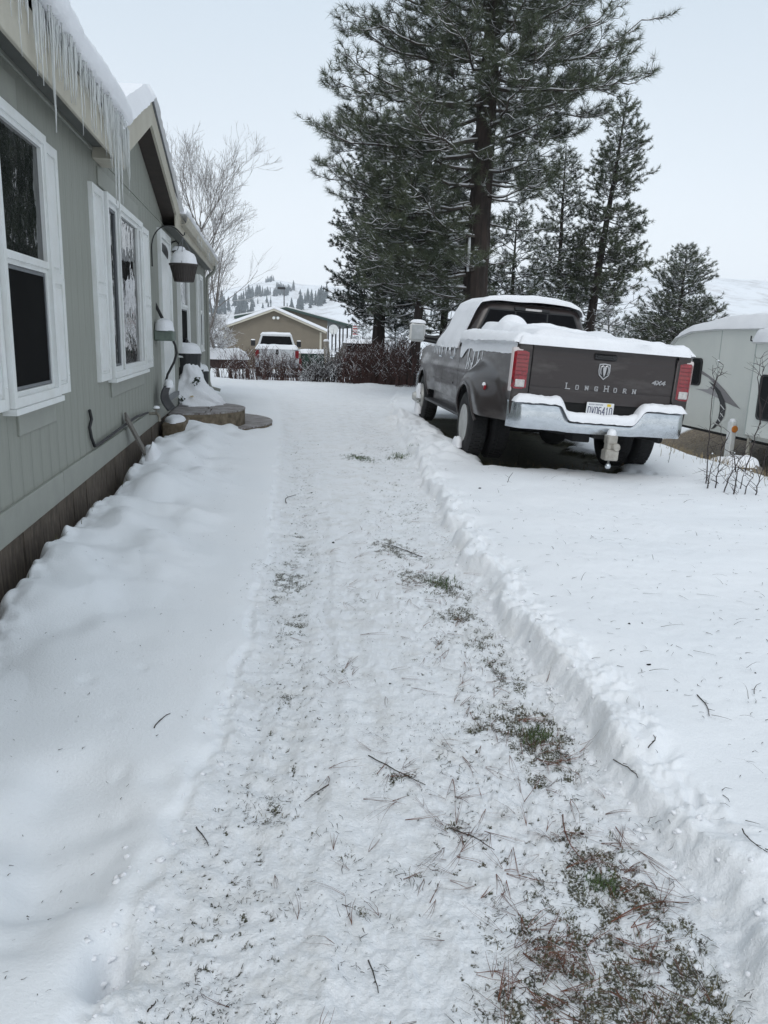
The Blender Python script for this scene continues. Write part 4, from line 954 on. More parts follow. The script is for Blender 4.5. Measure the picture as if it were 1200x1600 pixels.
bsnow(-.985, -.36, lambda x: bz(x)[0], .085, 'bumper_snow', wy=.085, yc=-1.405)
bsnow(.36, .95, lambda x: bz(x)[0], .085, 'bumper_snow', wy=.085, yc=-1.405)
bsnow(-.45, .45, lambda x: bz(x)[0]-.004, .10, 'bumper_snow', wy=.06, yc=-1.418)
# hitch with an adjustable aluminium ball mount
MB().cbox((-.26, -1.36, .42), (-.06, -1.12, .52), .01).cbox((-.05, -1.44, .475), (.09, -.9, .55), .008).build('receiver', M['under'], truck)
al = mat('dull_aluminium', (.42, .40, .36), .45, metal=.35, base2=(.30, .28, .25), nscale=20)
ht = MB().cbox((.05, -1.60, .44), (.16, -1.48, .54), .012).cbox((.05, -1.60, .375), (.115, -1.50, .45), .01).cbox((.03, -1.63, .27), (.18, -1.50, .385), .012).build('tow_hitch', al, truck)
MB().lathe([(.035, -1.64), (.045, -1.62), (.045, -1.56), (.02, -1.55)], (.145, 0, .415), 1, 16).build('hitch_pin', al, ht)
MB().lathe([(.012, .27), (.012, .235), (.027, .225), (.033, .205), (.027, .185), (.01, .175)], (.10, -1.57, 0), 2, 16).build('hitch_ball', M['chrome'], ht, smooth=True)
snowcap('snow_cap', ht, .105, -1.54, .538, .05, .055, .06, seed=4)
# cab greenhouse
def cabw(z): return .93-(z-1.335)*.50 if z > 1.335 else .985
roofz = 1.93
def ring(z, yb, yf, w, r=.14, n=6):
    """rounded rectangle at height z"""
    pts = []
    for cx, cy, a0 in ((w-r, yb+r, -90), (w-r, yf-r, 0), (-w+r, yf-r, 90), (-w+r, yb+r, 180)):
        for k in range(n+1): a = R_(a0+90*k/n); pts.append((cx+r*math.cos(a), cy+r*math.sin(a), z))
    return pts
rings = [ring(1.30, 1.49, 4.02, .965, .10), ring(1.36, 1.49, 3.98, .95, .10), ring(1.60, 1.53, 3.62, .865, .12), ring(1.86, 1.57, 3.34, .78, .15), ring(1.95, 1.60, 3.20, .74, .18), ring(2.0, 1.68, 3.08, .64, .18), ring(2.02, 1.86, 2.90, .42, .2)]
cb = MB(); n = len(rings[0]); V = [p for r in rings for p in r]
cb.add(V, [(i*n+j, i*n+(j+1) % n, (i+1)*n+(j+1) % n, (i+1)*n+j) for i in range(len(rings)-1) for j in range(n)]+[tuple(range((len(rings)-1)*n, len(rings)*n))])
cab = cb.build('cab', M['brown'], truck); smooth_by_angle(cab, 50)
MB().box((-.94, 1.478, .62), (.94, 1.50, 1.36)).build('cab_back_panel', M['brown'], cab)
# back window: dark surround, three panes
def backz(z): return 1.49+(z-1.36)*.155
def bwin(x0, x1, z0, z1, off, name, m, par, slope=.42):
    P = [(x0-(0 if x0 > 0 else 0), backz(z0)-off, z0), (x1, backz(z0)-off, z0), (x1-(slope*(z1-z0) if x1 > .5 else 0), backz(z1)-off, z1), (x0+(slope*(z1-z0) if x0 < -.5 else 0), backz(z1)-off, z1)]
    Q = [(p[0], p[1]+.02, p[2]) for p in P]
    return MB().add(P+Q, [(0, 1, 2, 3), (7, 6, 5, 4), (0, 4, 5, 1), (1, 5, 6, 2), (2, 6, 7, 3), (3, 7, 4, 0)]).build(name, m, par)
rwn = bwin(-.83, .83, 1.42, 1.905, .010, 'rear_window', M['black'], cab)
bwin(-.80, -.245, 1.44, 1.885, .015, 'pane', M['cargl'], rwn); bwin(-.225, .225, 1.44, 1.885, .013, 'pane', M['cargl'], rwn); bwin(.245, .80, 1.44, 1.885, .015, 'pane', M['cargl'], rwn)
MB().cbox((-.26, 1.545, 1.895), (.26, 1.62, 1.945), .01).build('third_brake_lamp', M['black'], cab); MB().cbox((-.10, 1.538, 1.905), (.14, 1.555, 1.935), .005).build('cargo_lamp', M['lens'], cab)
# side glass on both sides, windscreen
for s_ in (-1, 1):
    for a, b_ in ((1.80, 2.58), (2.68, 3.34)):
        P = []
        for (y, z) in ((a, 1.37), (b_+(.2 if b_ > 3 else 0), 1.37), (b_-.08, 1.78), (a+.05, 1.78)):
            w = np.interp(z, [1.36, 1.60, 1.80], [.945, .84, .745])+.006; P.append((s_*w, y, z))
        MB().add(P, [(0, 1, 2, 3)] if s_ > 0 else [(3, 2, 1, 0)]).build('side_window', M['cargl'], cab)
P = [(-.80, 3.93, 1.39), (.80, 3.93, 1.39), (.64, 3.36, 1.83), (-.64, 3.36, 1.83)]
MB().add([(x, y+.01, z+.006) for x, y, z in P], [(0, 1, 2, 3)]).build('windscreen', M['cargl'], cab)
# bonnet and nose
def hood(u, v):
    x = -.93+1.86*u; y = 3.66+1.56*v; return (x, y, 1.345+.045*(1-(2*u-1)**4)-.11*v**2.5)
smooth_by_angle(MB().grid(hood, 16, 12).build('bonnet', M['brown'], truck), 50)
MB().cbox((-.90, 5.15, .75), (.90, 5.27, 1.24), .03).build('grille', M['chrome'], truck); MB().cbox((-.98, 5.2, .50), (.98, 5.40, .80), .04).build('front_bumper', M['chrome'], truck)
for s_ in (-1, 1): MB().cbox((min(s_*.62, s_*.91), 5.12, .98), (max(s_*.62, s_*.91), 5.285, 1.20), .02).build('headlight', M['lens'], truck)
# towing mirrors
for s_ in (-1, 1):
    mr_ = MB().cbox((min(s_*1.20, s_*1.46), 3.40, 1.36), (max(s_*1.20, s_*1.46), 3.52, 1.665), .04).build('mirror', mat('mirror_shell_white', (.62, .62, .60), .4) if s_ < 0 else M['brown'], truck)
    MB().tube([(s_*.92, 3.46, 1.44), (s_*1.24, 3.46, 1.45)], .035, 8).tube([(s_*.92, 3.46, 1.37), (s_*1.24, 3.46, 1.40)], .03, 8).build('mirror_arm', M['black'], mr_)
    MB().cbox((min(s_*1.228, s_*1.432), 3.392, 1.395), (max(s_*1.228, s_*1.432), 3.402, 1.63), .003).build('mirror_glass', mat('frosted_mirror', (.45, .47, .48), .35, base2=(.33, .35, .36), nscale=6), mr_)
    snowcap('snow_cap', mr_, s_*1.33, 3.46, 1.66, .13, .06, .055, seed=5)
# ---- snow on the truck
def roofsnow(u, v):
    # hugs the roof and slides down the left-hand cab side, over the side windows
    a = v; yy = 1.57+2.35*u
    top_f = 1.93-.02*abs(u-.4)
    # cross-section from left beltline over the roof to the right drip rail
    prof = [(-1.005, 1.32), (-.99, 1.40), (-.95, 1.52), (-.905, 1.64), (-.86, 1.76), (-.82, 1.88), (-.75, 2.0), (-.62, 2.065), (-.38, 2.105), (0, 2.13), (.35, 2.115), (.58, 2.08), (.72, 2.01), (.77, 1.93), (.785, 1.88)]
    i = v*(len(prof)-1); k = min(int(i), len(prof)-2); f = i-k; x = prof[k][0]*(1-f)+prof[k+1][0]*f; z = prof[k][1]*(1-f)+prof[k+1][1]*f
    nz = float(pn(yy*2.2, z*2.2+x, 25)); nf = float(pn(yy*9, v*14, 26))
    # rounded rear edge
    e = min(1, u/.05); e = math.sqrt(max(0, 1-(1-e)**2)); xs, zs = x*(.97+.03*e), 1.95+(z-1.95)*(.45+.55*e) if z > 1.95 else z
    # windscreen slopes away at the front
    if yy > 3.05: zs -= max(0, zs-1.36)*min(1, ((yy-3.05)/.85))**1.1*.93
    if v < .06: zs -= .03*max(0, nf)*2; 
    # ragged drips near the beltline
    if v < .12: zs = zs-.07*max(0, float(pn(yy*7, .5, 27)))*(1-v/.12); xs += .010*nf
    yb = yy-(.05*e)+.12*max(0, (1.86-z))*(-1 if u < .001 else 0)*0
    # rear edge follows the raked back pillar
    if u < .2: yb += (.2-u)/.2*(max(0, 1.90-z)*.22)
    return (xs+.010*nz*(x/abs(x) if x else 0), yb, zs+.016*nz+.006*nf)
rs = MB().grid(roofsnow, 64, 70).build('roof_snow', M['snow'], truck); smooth_by_angle(rs, 70)
def slab(name, x0, x1, y0, y1, zf, hf, nx=40, ny=40, edge=.09, seed=1, rag=.02):
    def fn(u, v):
        x = x0+(x1-x0)*u; y = y0+(y1-y0)*v
        d = min((x-x0), (x1-x), (y-y0), (y1-y)); e = min(1, max(0, d)/edge); e = math.sqrt(max(0, 1-(1-e)**2))
        nz = float(pn(x*3, y*3, seed)); nf = float(pn(x*13, y*13, seed+1)); r = rag*(float(pn(x*5+9, y*5, seed+2)))*(1 if d < edge*.4 else 0)
        return (x+r, y+r, zf(x, y)+hf(x, y)*e*(1+.12*nz)+.006*nf*e-(.03*(1-e)))
    return smooth_by_angle(MB().grid(fn, nx, ny).build(name, M['snow'], truck), 70)
slab('bed_snow', -.80, .80, -1.26, 1.40, lambda x, y: 1.36, lambda x, y: .20+.10*float(ss(-.9, .9, y))+.04*math.exp(-((x+.5)/.3)**2), seed=31)
slab('toolbox_snow', -.74, .74, .55, 1.42, lambda x, y: 1.50, lambda x, y: .16+.05*math.exp(-((x)/.5)**2), seed=33, edge=.16)
slab('bed_snow_mound', -.70, -.10, .62, 1.36, lambda x, y: 1.52, lambda x, y: .27*math.exp(-(((x+.42)/.25)**2+((y-.98)/.34)**2)**1.5), seed=35, edge=.12, nx=28, ny=28)
def railsnow(s_):
    def fn(u, v):
        y = -1.34+2.80*u; prof = [(-1.045, 1.34), (-1.04, 1.40), (-1.025, 1.46), (-.97, 1.515), (-.90, 1.54), (-.84, 1.535), (-.78, 1.50), (-.76, 1.42)]
        i = v*(len(prof)-1); k = min(int(i), len(prof)-2); f = i-k; x = prof[k][0]*(1-f)+prof[k+1][0]*f; z = prof[k][1]*(1-f)+prof[k+1][1]*f
        fw = float(ss(0, 1, u)); z += .05*fw*(v > .3); e = min(1, u/.03, (1-u)/.01)
        z = 1.42+(z-1.42)*max(.1, e**.5)
        if v < .30: z -= (.30-v)/.30*(.02+(.015+.11*float(ss(-.2, 1.0, y)))*max(0, float(pn(y*2.2, 1.5, 37))+.5)*(1 if s_ < 0 else .2)); x = -halfw(y, min(z, 1.44))-.012-.0*v if z < 1.42 else x
        return (s_*-1*x, y, z+.010*float(pn(y*5, v*5, 38))+.004*float(pn(y*22, v*12, 39)))
    smooth_by_angle(MB().grid(fn, 110, 20).build('rail_snow', M['snow'], truck), 70)
railsnow(-1); railsnow(1)
slab('tailgate_snow', -.95, .96, -1.385, -1.20, lambda x, y: 1.445, lambda x, y: .075+.015*math.cos(x*2), nx=90, ny=12, edge=.06, seed=41, rag=.035)
slab('bonnet_snow', -.90, .90, 3.75, 5.2, lambda x, y: 1.32-.10*max(0, (y-3.9)/1.3)**2.2+.03, lambda x, y: .10, seed=43)
# frozen streaks and splashes on the bed side behind the cab
fp = MB(); rr_ = random.Random(5)
for k in range(20):
    y = rr_.uniform(.15, 1.40); z0 = rr_.uniform(1.10, 1.40)*1.0; ln2 = rr_.uniform(.05, .22)*(1.5 if y > .9 else 1); w = rr_.uniform(.008, .03); z = z0; yy = y
    for q in range(4):
        z1 = z-ln2/4; w1 = w*rr_.uniform(.5, 1.1); y1 = yy+rr_.uniform(-.01, .012)
        fp.add([(-halfw(yy, z)-.006, yy-w, z), (-halfw(yy, z)-.006, yy+w, z), (-halfw(y1, z1)-.006, y1+w1, z1), (-halfw(y1, z1)-.006, y1-w1, z1)], [(0, 1, 2, 3)]); z, yy, w = z1, y1, w1
fp.build('snow_streaks', M['snow'], truck, kind='stuff')
fr = MB()
for k in range(46):
    y = rr_.uniform(1.80, 3.6); z = 1.30+rr_.uniform(-.02, .03); w = rr_.uniform(.008, .035); ln2 = rr_.uniform(.02, .14); x = -halfw(y, z)-.008
    fr.add([(x, y-w, z+.05), (x, y+w, z+.05), (x, y+w*.7, z-ln2*.5), (x, y, z-ln2), (x, y-w*.8, z-ln2*.4)], [(0, 4, 3, 2, 1)])
fr.build('snow_drips', M['snow'], truck, kind='stuff')
# ------------------------------------------------------------------ hills and valley
def hill_mat():
    m = bpy.data.materials.new('snowy_hillside'); m.use_nodes = True; nt = m.node_tree; b = nt.nodes['Principled BSDF']
    tc = nt.nodes.new('ShaderNodeTexCoord'); mp_ = nt.nodes.new('ShaderNodeMapping'); mp_.inputs['Scale'].default_value = (1, .35, 2.5)
    n = nt.nodes.new('ShaderNodeTexNoise'); n.inputs['Scale'].default_value = .035; n.inputs['Detail'].default_value = 9; n.inputs['Roughness'].default_value = .75
    r = nt.nodes.new('ShaderNodeMapRange'); r.inputs['From Min'].default_value = .47; r.inputs['From Max'].default_value = .68; r.inputs['To Max'].default_value = .75
    mx = nt.nodes.new('ShaderNodeMixRGB'); mx.inputs[1].default_value = (.82, .84, .87, 1); mx.inputs[2].default_value = (.34, .31, .29, 1)
    L_ = nt.links.new; L_(tc.outputs['Object'], mp_.inputs[0]); L_(mp_.outputs[0], n.inputs['Vector']); L_(n.outputs[0], r.inputs[0]); L_(r.outputs[0], mx.inputs[0]); L_(mx.outputs[0], b.inputs['Base Color'])
    b.inputs['Roughness'].default_value = .8; return m
HM = hill_mat()
def ridge_pts(pts, D):
    r = [onY(px, py, D) for px, py in pts]; return [p.x for p in r], [p.z for p in r]
FARX, FARZ = ridge_pts([(-900, 520), (-200, 490), (200, 468), (330, 457), (370, 449), (400, 442), (430, 437), (465, 444), (500, 446), (560, 450), (700, 470), (1000, 500)], 1500)
NEX, NEZ = ridge_pts([(-1200, 560), (300, 530), (400, 500), (470, 476), (500, 464), (540, 451), (569, 445), (640, 441), (760, 436), (900, 432), (985, 431), (1050, 433), (1100, 434), (1200, 438), (1500, 447), (2400, 470)], 850)
def hz(X, Y, far):
    D0, D1 = (420, 1500) if far else (230, 850)
    k = Y/D1; Xr = X/np.maximum(k, .05)   # ridge shape read along the line of sight's ground direction
    zr = np.interp(X, FARX if far else NEX, FARZ if far else NEZ)
    t = np.clip((Y-D0)/(D1-D0), 0, 1.5)
    up = np.where(t < 1, t*t*(3-2*t)*.55+t*.45, 1-(t-1)*.8)
    z = -1.5+(zr+1.5)*up
    w = np.clip(t*(1.05-t)*4, 0, 1)
    z = z+w*(.055*zr*pn(X*.006, Y*.006, 101)+.03*zr*pn(X*.02, Y*.02, 102)+.8*pn(X*.07, Y*.07, 103))
    return z
for far, name, D0, D1, X0, X1 in ((True, 'far_hill', 420, 2200, -1500, 1600), (False, 'near_hill', 230, 1250, -900, 1500)):
    xs = np.linspace(X0, X1, 300); ys = np.linspace(D0, D1, 150); XX, YY = np.meshgrid(xs, ys); ZZ = hz(XX, YY, far)-(2.5 if far else 1)
    idx = np.arange(XX.size).reshape(XX.shape); FF = np.stack([idx[:-1, :-1], idx[:-1, 1:], idx[1:, 1:], idx[1:, :-1]], -1).reshape(-1, 4)
    np_mesh(name, np.stack([XX, YY, ZZ], -1).reshape(-1, 3), FF, HM, kind='structure')
def hit(px, py, far):
    D0, D1 = (430, 1500) if far else (235, 850)
    ys = np.linspace(D0, D1, 300); d = Fv+Rv*((px-600)/1200)-Uv*((py-800)/1200); t = ys/d.y; X = d.x*t; Z = CAMH+d.z*t
    s = Z-hz(X, ys, far)+(2.5 if far else 1); i = np.where(s < 0)[0]
    if len(i) == 0: return None
    i = i[0]; return X[i], ys[i], float(hz(X[i], ys[i], far))-(2.5 if far else 1)
def conifer_lp(seed):
    r = random.Random(seed); mb = MB(); n = 9
    mb.tube([(0, 0, -.03), (0, 0, .2)], .012, 5, 1)
    for k in range(7):
        z0 = .06+.13*k; z1 = min(1.0, z0+.26); R = (.17*(1-k/7.6)+.01)*r.uniform(.85, 1.15); V = [(r.uniform(-.01, .01), 0, z1)]
        for j in range(n):
            a = 2*math.pi*(j+r.uniform(-.3, .3))/n; q = R*r.uniform(.6, 1.15); V.append((q*math.cos(a), q*math.sin(a), z0+r.uniform(-.04, .03)))
        mb.add(V, [(0, 1+j, 1+(j+1) % n) for j in range(n)])
    return mb
hcm = mat('hillside_conifer', (.030, .045, .045), .8, base2=(.14, .16, .17), nscale=14)
protos = []
def hill_tree(px, py, far, hpx, label, group):
    p = hit(px, py, far)
    if p is None: return
    D = p[1]; h_ = hpx/1200*D/math.cos(.1)
    if len(protos) < 4: o = conifer_lp(len(protos)).build('hill_conifer', [hcm, M['bark']]); protos.append(o)
    else: o = random.choice(protos).copy(); o.name = 'hill_conifer'; col.objects.link(o)
    o.location = p; w = random.uniform(.85, 1.5); o.scale = (h_*w, h_*w, h_); o.rotation_euler = (0, 0, random.uniform(0, 6.28)); tag(o, label, 'conifer', group)
random.seed(21)
def cluster(n, x0, x1, yf, jit, far, h0, h1, label, group):
    for i in range(n):
        x = random.uniform(x0, x1); hill_tree(x, yf(x)+random.uniform(-jit, jit), far, random.uniform(h0, h1), label, group)
cluster(46, 384, 452, lambda x: 464-(x-384)*.06, 2.5, True, 9, 17, 'small dark conifer in the dense band across the left hill', 'conifers in the band on the left hill')
cluster(14, 414, 433, lambda x: 440+abs(x-424)*.1, 1, True, 6, 10, 'pale conifer in the clump on the misty top of the left hill', 'conifers on the misty hilltop')
cluster(16, 432, 462, lambda x: 452, 4, True, 6, 11, 'faint conifer near the crest of the left hill', 'faint conifers near the left crest')
cluster(40, 448, 512, lambda x: 486-(x-448)*.25, 6, False, 12, 26, 'tall conifer in the stand above the garage roof', 'conifers in the stand above the garage')
cluster(14, 470, 530, lambda x: 466-(x-470)*.2, 5, False, 9, 15, 'conifer along the upper edge of the middle slope', 'conifers along the middle slope edge')
for x, y_, h_ in ((518, 457, 20), (526, 455, 22), (508, 462, 16), (497, 466, 18), (533, 452, 12)): hill_tree(x, y_, False, h_, 'lone conifer standing on the open ridge left of the big pine', 'lone conifers on the open ridge')
for x, y_, h_ in ((549, 446, 4), (553, 445, 5), (559, 445, 4), (563, 444, 4), (527, 449, 6)): hill_tree(x, y_+1, False, h_, 'tiny tree on the skyline of the right ridge', 'tiny skyline trees')
cluster(30, 325, 395, lambda x: 492-(x-330)*.15, 14, True, 14, 30, 'grey conifer seen through the bare tree', 'conifers behind the bare tree')
cluster(9, 392, 425, lambda x: 478, 5, True, 8, 12, 'scattered conifer below the dense band', 'scattered conifers below the band')
cluster(30, 640, 900, lambda x: 490, 10, False, 12, 24, 'distant conifer half hidden behind the big pine', 'distant conifers behind the big pine')

# ------------------------------------------------------------------ garage, long building, lamp pole
GY = 55.
def g(px, py, Y=GY): return onY(px, py, Y)
gl, ga, gr = g(345, 505), g(428, 482), g(507, 517)
gz0 = -1.1; ze = (gl.z+gr.z)/2-.05
garage = empty('garage', ((gl.x+gr.x)/2, GY, gz0), label='tan gabled garage with cream trim behind the parked white truck', cat='garage')
W2 = (gr.x-gl.x)/2; he = ze-gz0; ha = ga.z-gz0; ax = ga.x-(gl.x+gr.x)/2
MB().prism([(-W2+.2, 0), (W2-.2, 0), (W2-.2, he-.15), (ax, ha-.15), (-W2+.2, he-.15)], 1, 0, 11).build('wall', M['tan'], garage)
for sx in (-1, 1): MB().box((sx*(W2-.2)-.13*(sx > 0)-.0, -.04, 0), (sx*(W2-.2)+.13*(sx < 0), .0, he-.2)).build('corner_trim', M['beige'], garage)
rf = MB().prism([(-W2-.1, he-.15), (ax, ha-.02), (W2+.1, he-.15), (W2+.1, he-.27), (ax, ha-.16), (-W2-.1, he-.27)], 1, -.35, 11.3).build('roof', M['beige'], garage)
smooth_by_angle(MB().prism([(-W2-.16, he-.15), (ax, ha), (W2+.16, he-.15), (W2+.17, he+.02), (W2, he+.10), (ax+.1, ha+.14), (ax-.1, ha+.14), (-W2, he+.10), (-W2-.17, he+.02)], 1, -.36, 11.4).build('roof_snow', M['snow'], garage), 40)
dl, dr_ = g(455, 560).x-garage.location.x, g(498, 560).x-garage.location.x; dt = g(470, 550).z-gz0
gd = frame_rect(MB(), 0, 1, 0, 1, .01, 0, .01)
gdo = MB().box((dl, -.03, .0), (dr_, -.004, dt)).build('garage_door', mat('garage_door_paint', (.16, .135, .10), .6), garage)
for k in range(4): MB().cbox((dl+.06, -.045, .04+k*dt/4), (dr_-.06, -.028, dt/4*(k+1)-.04), .008).build('panel', gdo.data.materials[0], gdo)
MB().box((dl-.10, -.05, dt), (dr_+.10, -.01, dt+.10)).box((dr_, -.05, 0), (dr_+.1, -.01, dt)).box((dl-.1, -.05, 0), (dl, -.01, dt)).build('door_trim', M['beige'], garage)
fl = g(431, 495); fo = MB().box((fl.x-garage.location.x-.12, -.10, fl.z-gz0-.05), (fl.x-garage.location.x+.12, -.01, fl.z-gz0+.05)).build('floodlight', M['grey'], garage)
for sx in (-1, 1): MB().lathe([(.05, -.10), (.10, -.24), (.10, -.26), (.02, -.262)], (fl.x-garage.location.x+sx*.14, 0, fl.z-gz0-.08), 1, 12).build('lamp_head', M['white'], fo)
dh = g(521, 515, 57); sd_ = empty('satellite_dish', (dh.x, dh.y, dh.z), label='round grey satellite dish at the right corner of the garage eave', cat='satellite dish')
MB().lathe([(.02, .05), (.2, .02), (.34, -.06), (.35, -.05), (.2, .035), (.02, .065)], (0, 0, 0), 1, 20).build('dish', M['white'], sd_, smooth=True); MB().tube([(0, .05, 0), (0, .2, -.1), (0, .2, -.5)], .03, 6).tube([(0, 0, -.3), (0, -.4, -.05)], .015, 5).build('mount', M['grey'], sd_)
# long building behind, green metal roof, porch on its right end
BY = 68.
bl, ba, br2 = g(366, 492, BY), g(447, 480, BY), g(553, 509, BY); lbd = empty('long_house', (ba.x, BY, -1.2), label='long tan house with green metal roof and open porch behind the garage', cat='house')
x0, x1, zr_, z0_ = bl.x-ba.x, br2.x-ba.x, ba.z+1.2, br2.z+1.2
zl_ = bl.z+1.2
MB().prism([(x0+.5, 0), (x1-2.3, 0), (x1-2.3, z0_+.35), (0, zr_-.2), (x0+.5, zl_-.2)], 1, 0, 14).build('wall', M['tan'], lbd)
MB().prism([(x0, zl_-.1), (0, zr_), (x1, z0_), (x1, z0_-.2), (0, zr_-.2), (x0, zl_-.3)], 1, -.5, 14.5).build('roof', M['greenroof'], lbd)
MB().prism([(x0, zl_-.1), (0, zr_), (x1-.05, z0_+.0), (x1-.05, z0_+.1), (0, zr_+.12), (x0, zl_+.02)], 1, .0, 14.4).build('roof_snow', M['snow'], lbd)
MB().box((x0, -.52, zl_-.5), (x0+.1, -.5, zl_-.4)).build('vent', M['grey'], lbd)
for xx in (x1-.15, x1-1.2, x1-2.2):
    for yy in (.1, 4, 8): MB().box((xx-.06, yy, 0), (xx+.06, yy+.12, z0_-.1)).build('porch_post', M['darktwig'], lbd)
MB().box((x1-2.3, 0, .5), (x1, 8, .62)).build('porch_deck', M['wood'], lbd)
for k in range(3): MB().box((x1-2.2, .05, .75+k*.2), (x1-.1, .10, .80+k*.2)).build('rail', M['wood'], lbd)
fg = g(551, 515, 67.4); flg = empty('flag', (fg.x, 67.4, fg.z-.6), label='red and white flag hanging from the porch corner', cat='flag')
MB().tube([(0, 0, 0), (.0, 0, 1.1)], .02, 6).build('pole', M['white'], flg)
cl = MB()
for k in range(7): cl.grid(lambda u, v, k=k: (.02+.45*u, .05*math.sin(u*9+v), .95-.11*k-.11*v), 8, 1, k % 2)
cl.build('cloth', [mat('flag_red', (.35, .02, .03), .8), M['white']], flg)
lp = g(414, 452, 80); lpb = -1.3
lpo = empty('street_lamp', (lp.x, 80, lpb), label='thin pole lamp rising behind the garage roof', cat='street lamp')
lp = g(444, 452, 80); lpo.location.x = lp.x
MB().tube([(0, 0, 0), (0, 0, lp.z-lpb)], [.09, .06], 8).build('pole', M['grey'], lpo); MB().cbox((-.65, -.15, lp.z-lpb-.02), (.12, .15, lp.z-lpb+.22), .05).build('lamp_head', M['black_plastic'], lpo)
sp_ = g(338, 548, 60); shd = empty('shed', (sp_.x, 60, -1.1), label='little snow-capped shed left of the garage', cat='shed')
MB().box((-.6, 0, 0), (.5, 2, 1.5)).build('wall', M['grey'], shd); MB().prism([(-.8, 1.5), (-.1, 1.95), (.7, 1.5), (.7, 1.72), (-.1, 2.2), (-.8, 1.72)], 1, -.2, 2.2).build('roof_snow', M['snow'], shd); MB().box((-.3, -.02, 0), (.2, -.001, 1.2)).build('door', M['under'], shd)

# ------------------------------------------------------------------ vehicles and clutter in the far yard
def yard(px, py, Y): p = onY(px, py, Y); return p
# white pickup seen from behind
wp = yard(433, 575, 36); wz = hn(wp.x, 36)
wt = empty('pickup_truck', (wp.x, 36, wz), label='white pickup truck parked by the garage with snow along its tailgate', cat='pickup truck')
wpaint = mat('white_car_paint', (.62, .64, .66), .4, noise=.12, coat=.4)
MB().prism([(-.98, .62), (.98, .62), (1.0, 1.0), (.95, 1.32), (-.95, 1.32), (-1.0, 1.0)], 1, 0, 2.1).build('bed', wpaint, wt)
MB().cbox((-.80, -.05, .72), (.80, -.001, 1.30), .02).build('tailgate', wpaint, wt)
MB().prism([(-1.0, .55), (1.0, .55), (1.0, 1.05), (.92, 1.30), (-.92, 1.30), (-1.0, 1.05)], 1, 2.15, 5.4).build('front_body', wpaint, wt)
MB().add([(-.93, 2.15, 1.30), (.93, 2.15, 1.30), (.72, 2.3, 1.93), (-.72, 2.3, 1.93), (-.93, 4.3, 1.30), (.93, 4.3, 1.30), (.70, 3.6, 1.93), (-.70, 3.6, 1.93)], [(0, 1, 2, 3), (5, 4, 7, 6), (1, 5, 6, 2), (4, 0, 3, 7), (3, 2, 6, 7)]).build('cab', wpaint, wt)
MB().add([(-.80, 2.155, 1.36), (.80, 2.155, 1.36), (.66, 2.265, 1.84), (-.66, 2.265, 1.84)], [(0, 1, 2, 3)]).build('rear_window', M['cargl'], wt)
MB().add([(.895, 2.35, 1.40), (.895, 3.95, 1.40), (.74, 3.55, 1.85), (.74, 2.45, 1.85)], [(0, 1, 2, 3)]).build('side_window', M['cargl'], wt)
for sx in (-1, 1):
    MB().cbox((min(sx*.82, sx*.985), -.04, .88), (max(sx*.82, sx*.985), .02, 1.22), .01).build('taillight', M['red'], wt)
    for yy in (.75, 4.4): w_ = MB().lathe([(.2, -.12), (.36, -.12), (.39, -.08), (.39, .08), (.36, .12), (.2, .12)], (sx*.86, yy, .39), 0, 24).build('wheel', M['tyre'], wt); MB().lathe([(.2, .12*sx), (.08, .125*sx)], (sx*.86, yy, .39), 0, 16).build('rim', M['rim'], w_)
    mm_ = MB().cbox((min(sx*1.02, sx*1.24), 3.6, 1.33), (max(sx*1.02, sx*1.24), 3.7, 1.62), .02).build('mirror', M['black'], wt); snowcap('snow_cap', mm_, sx*1.13, 3.65, 1.61, .11, .05, .05)
MB().cbox((-.98, -.22, .48), (.98, -.05, .68), .03).build('bumper', M['chrome'], wt); MB().box((-.16, -.235, .60), (.16, -.222, .72)).build('number_plate', M['plate'], wt)
MB().lathe([(.09, -.062), (.08, -.066)], (0, 0, 1.14), 1, 14, sx=1.6, sy=.7).build('badge', M['black'], wt)
def slab2(parent, name, x0, x1, y0, y1, z, h_, edge=.12, seed=1, n=16, rag=.05):
    def fn(u, v):
        x = x0+(x1-x0)*u; y = y0+(y1-y0)*v; d = min(x-x0, x1-x, y-y0, y1-y); e = min(1, max(0, d)/edge); e = math.sqrt(max(0, 1-(1-e)**2))
        return (x+rag*float(pn(x*3, y*3, seed)), y, z+h_*e*(1+.35*float(pn(x*2.2, y*2.2, seed+1)))-.03*(1-e))
    return smooth_by_angle(MB().grid(fn, n, n).build(name, M['snow'], parent), 70)
slab2(wt, 'roof_snow', -.76, .76, 2.3, 3.7, 1.92, .09); slab2(wt, 'bed_snow', -.99, .99, -.08, 2.1, 1.30, .14, seed=4, rag=.03)
# dark pickup half hidden by the hedge
dp = yard(566, 545, 40); dz_ = hn(dp.x, 40)
dkt = empty('parked_car', (dp.x, 40, dz_), label='dark car with snow on its roof parked behind the reddish hedge', cat='car')
dpt = mat('dark_car_paint', (.018, .019, .022), .4, coat=.4, noise=.2)
MB().prism([(-.95, .35), (.95, .35), (.98, .8), (.90, 1.12), (-.90, 1.12), (-.98, .8)], 1, 0, 4.6).build('body', dpt, dkt)
MB().add([(-.88, .25, 1.12), (.88, .25, 1.12), (.70, .7, 1.70), (-.70, .7, 1.70), (-.88, 3.4, 1.12), (.88, 3.4, 1.12), (.68, 2.7, 1.70), (-.68, 2.7, 1.70)], [(0, 1, 2, 3), (5, 4, 7, 6), (1, 5, 6, 2), (4, 0, 3, 7), (3, 2, 6, 7)]).build('cabin', dpt, dkt)
MB().add([(-.78, .29, 1.19), (.78, .29, 1.19), (.64, .63, 1.62), (-.64, .63, 1.62)], [(0, 1, 2, 3)]).build('rear_window', M['cargl'], dkt)
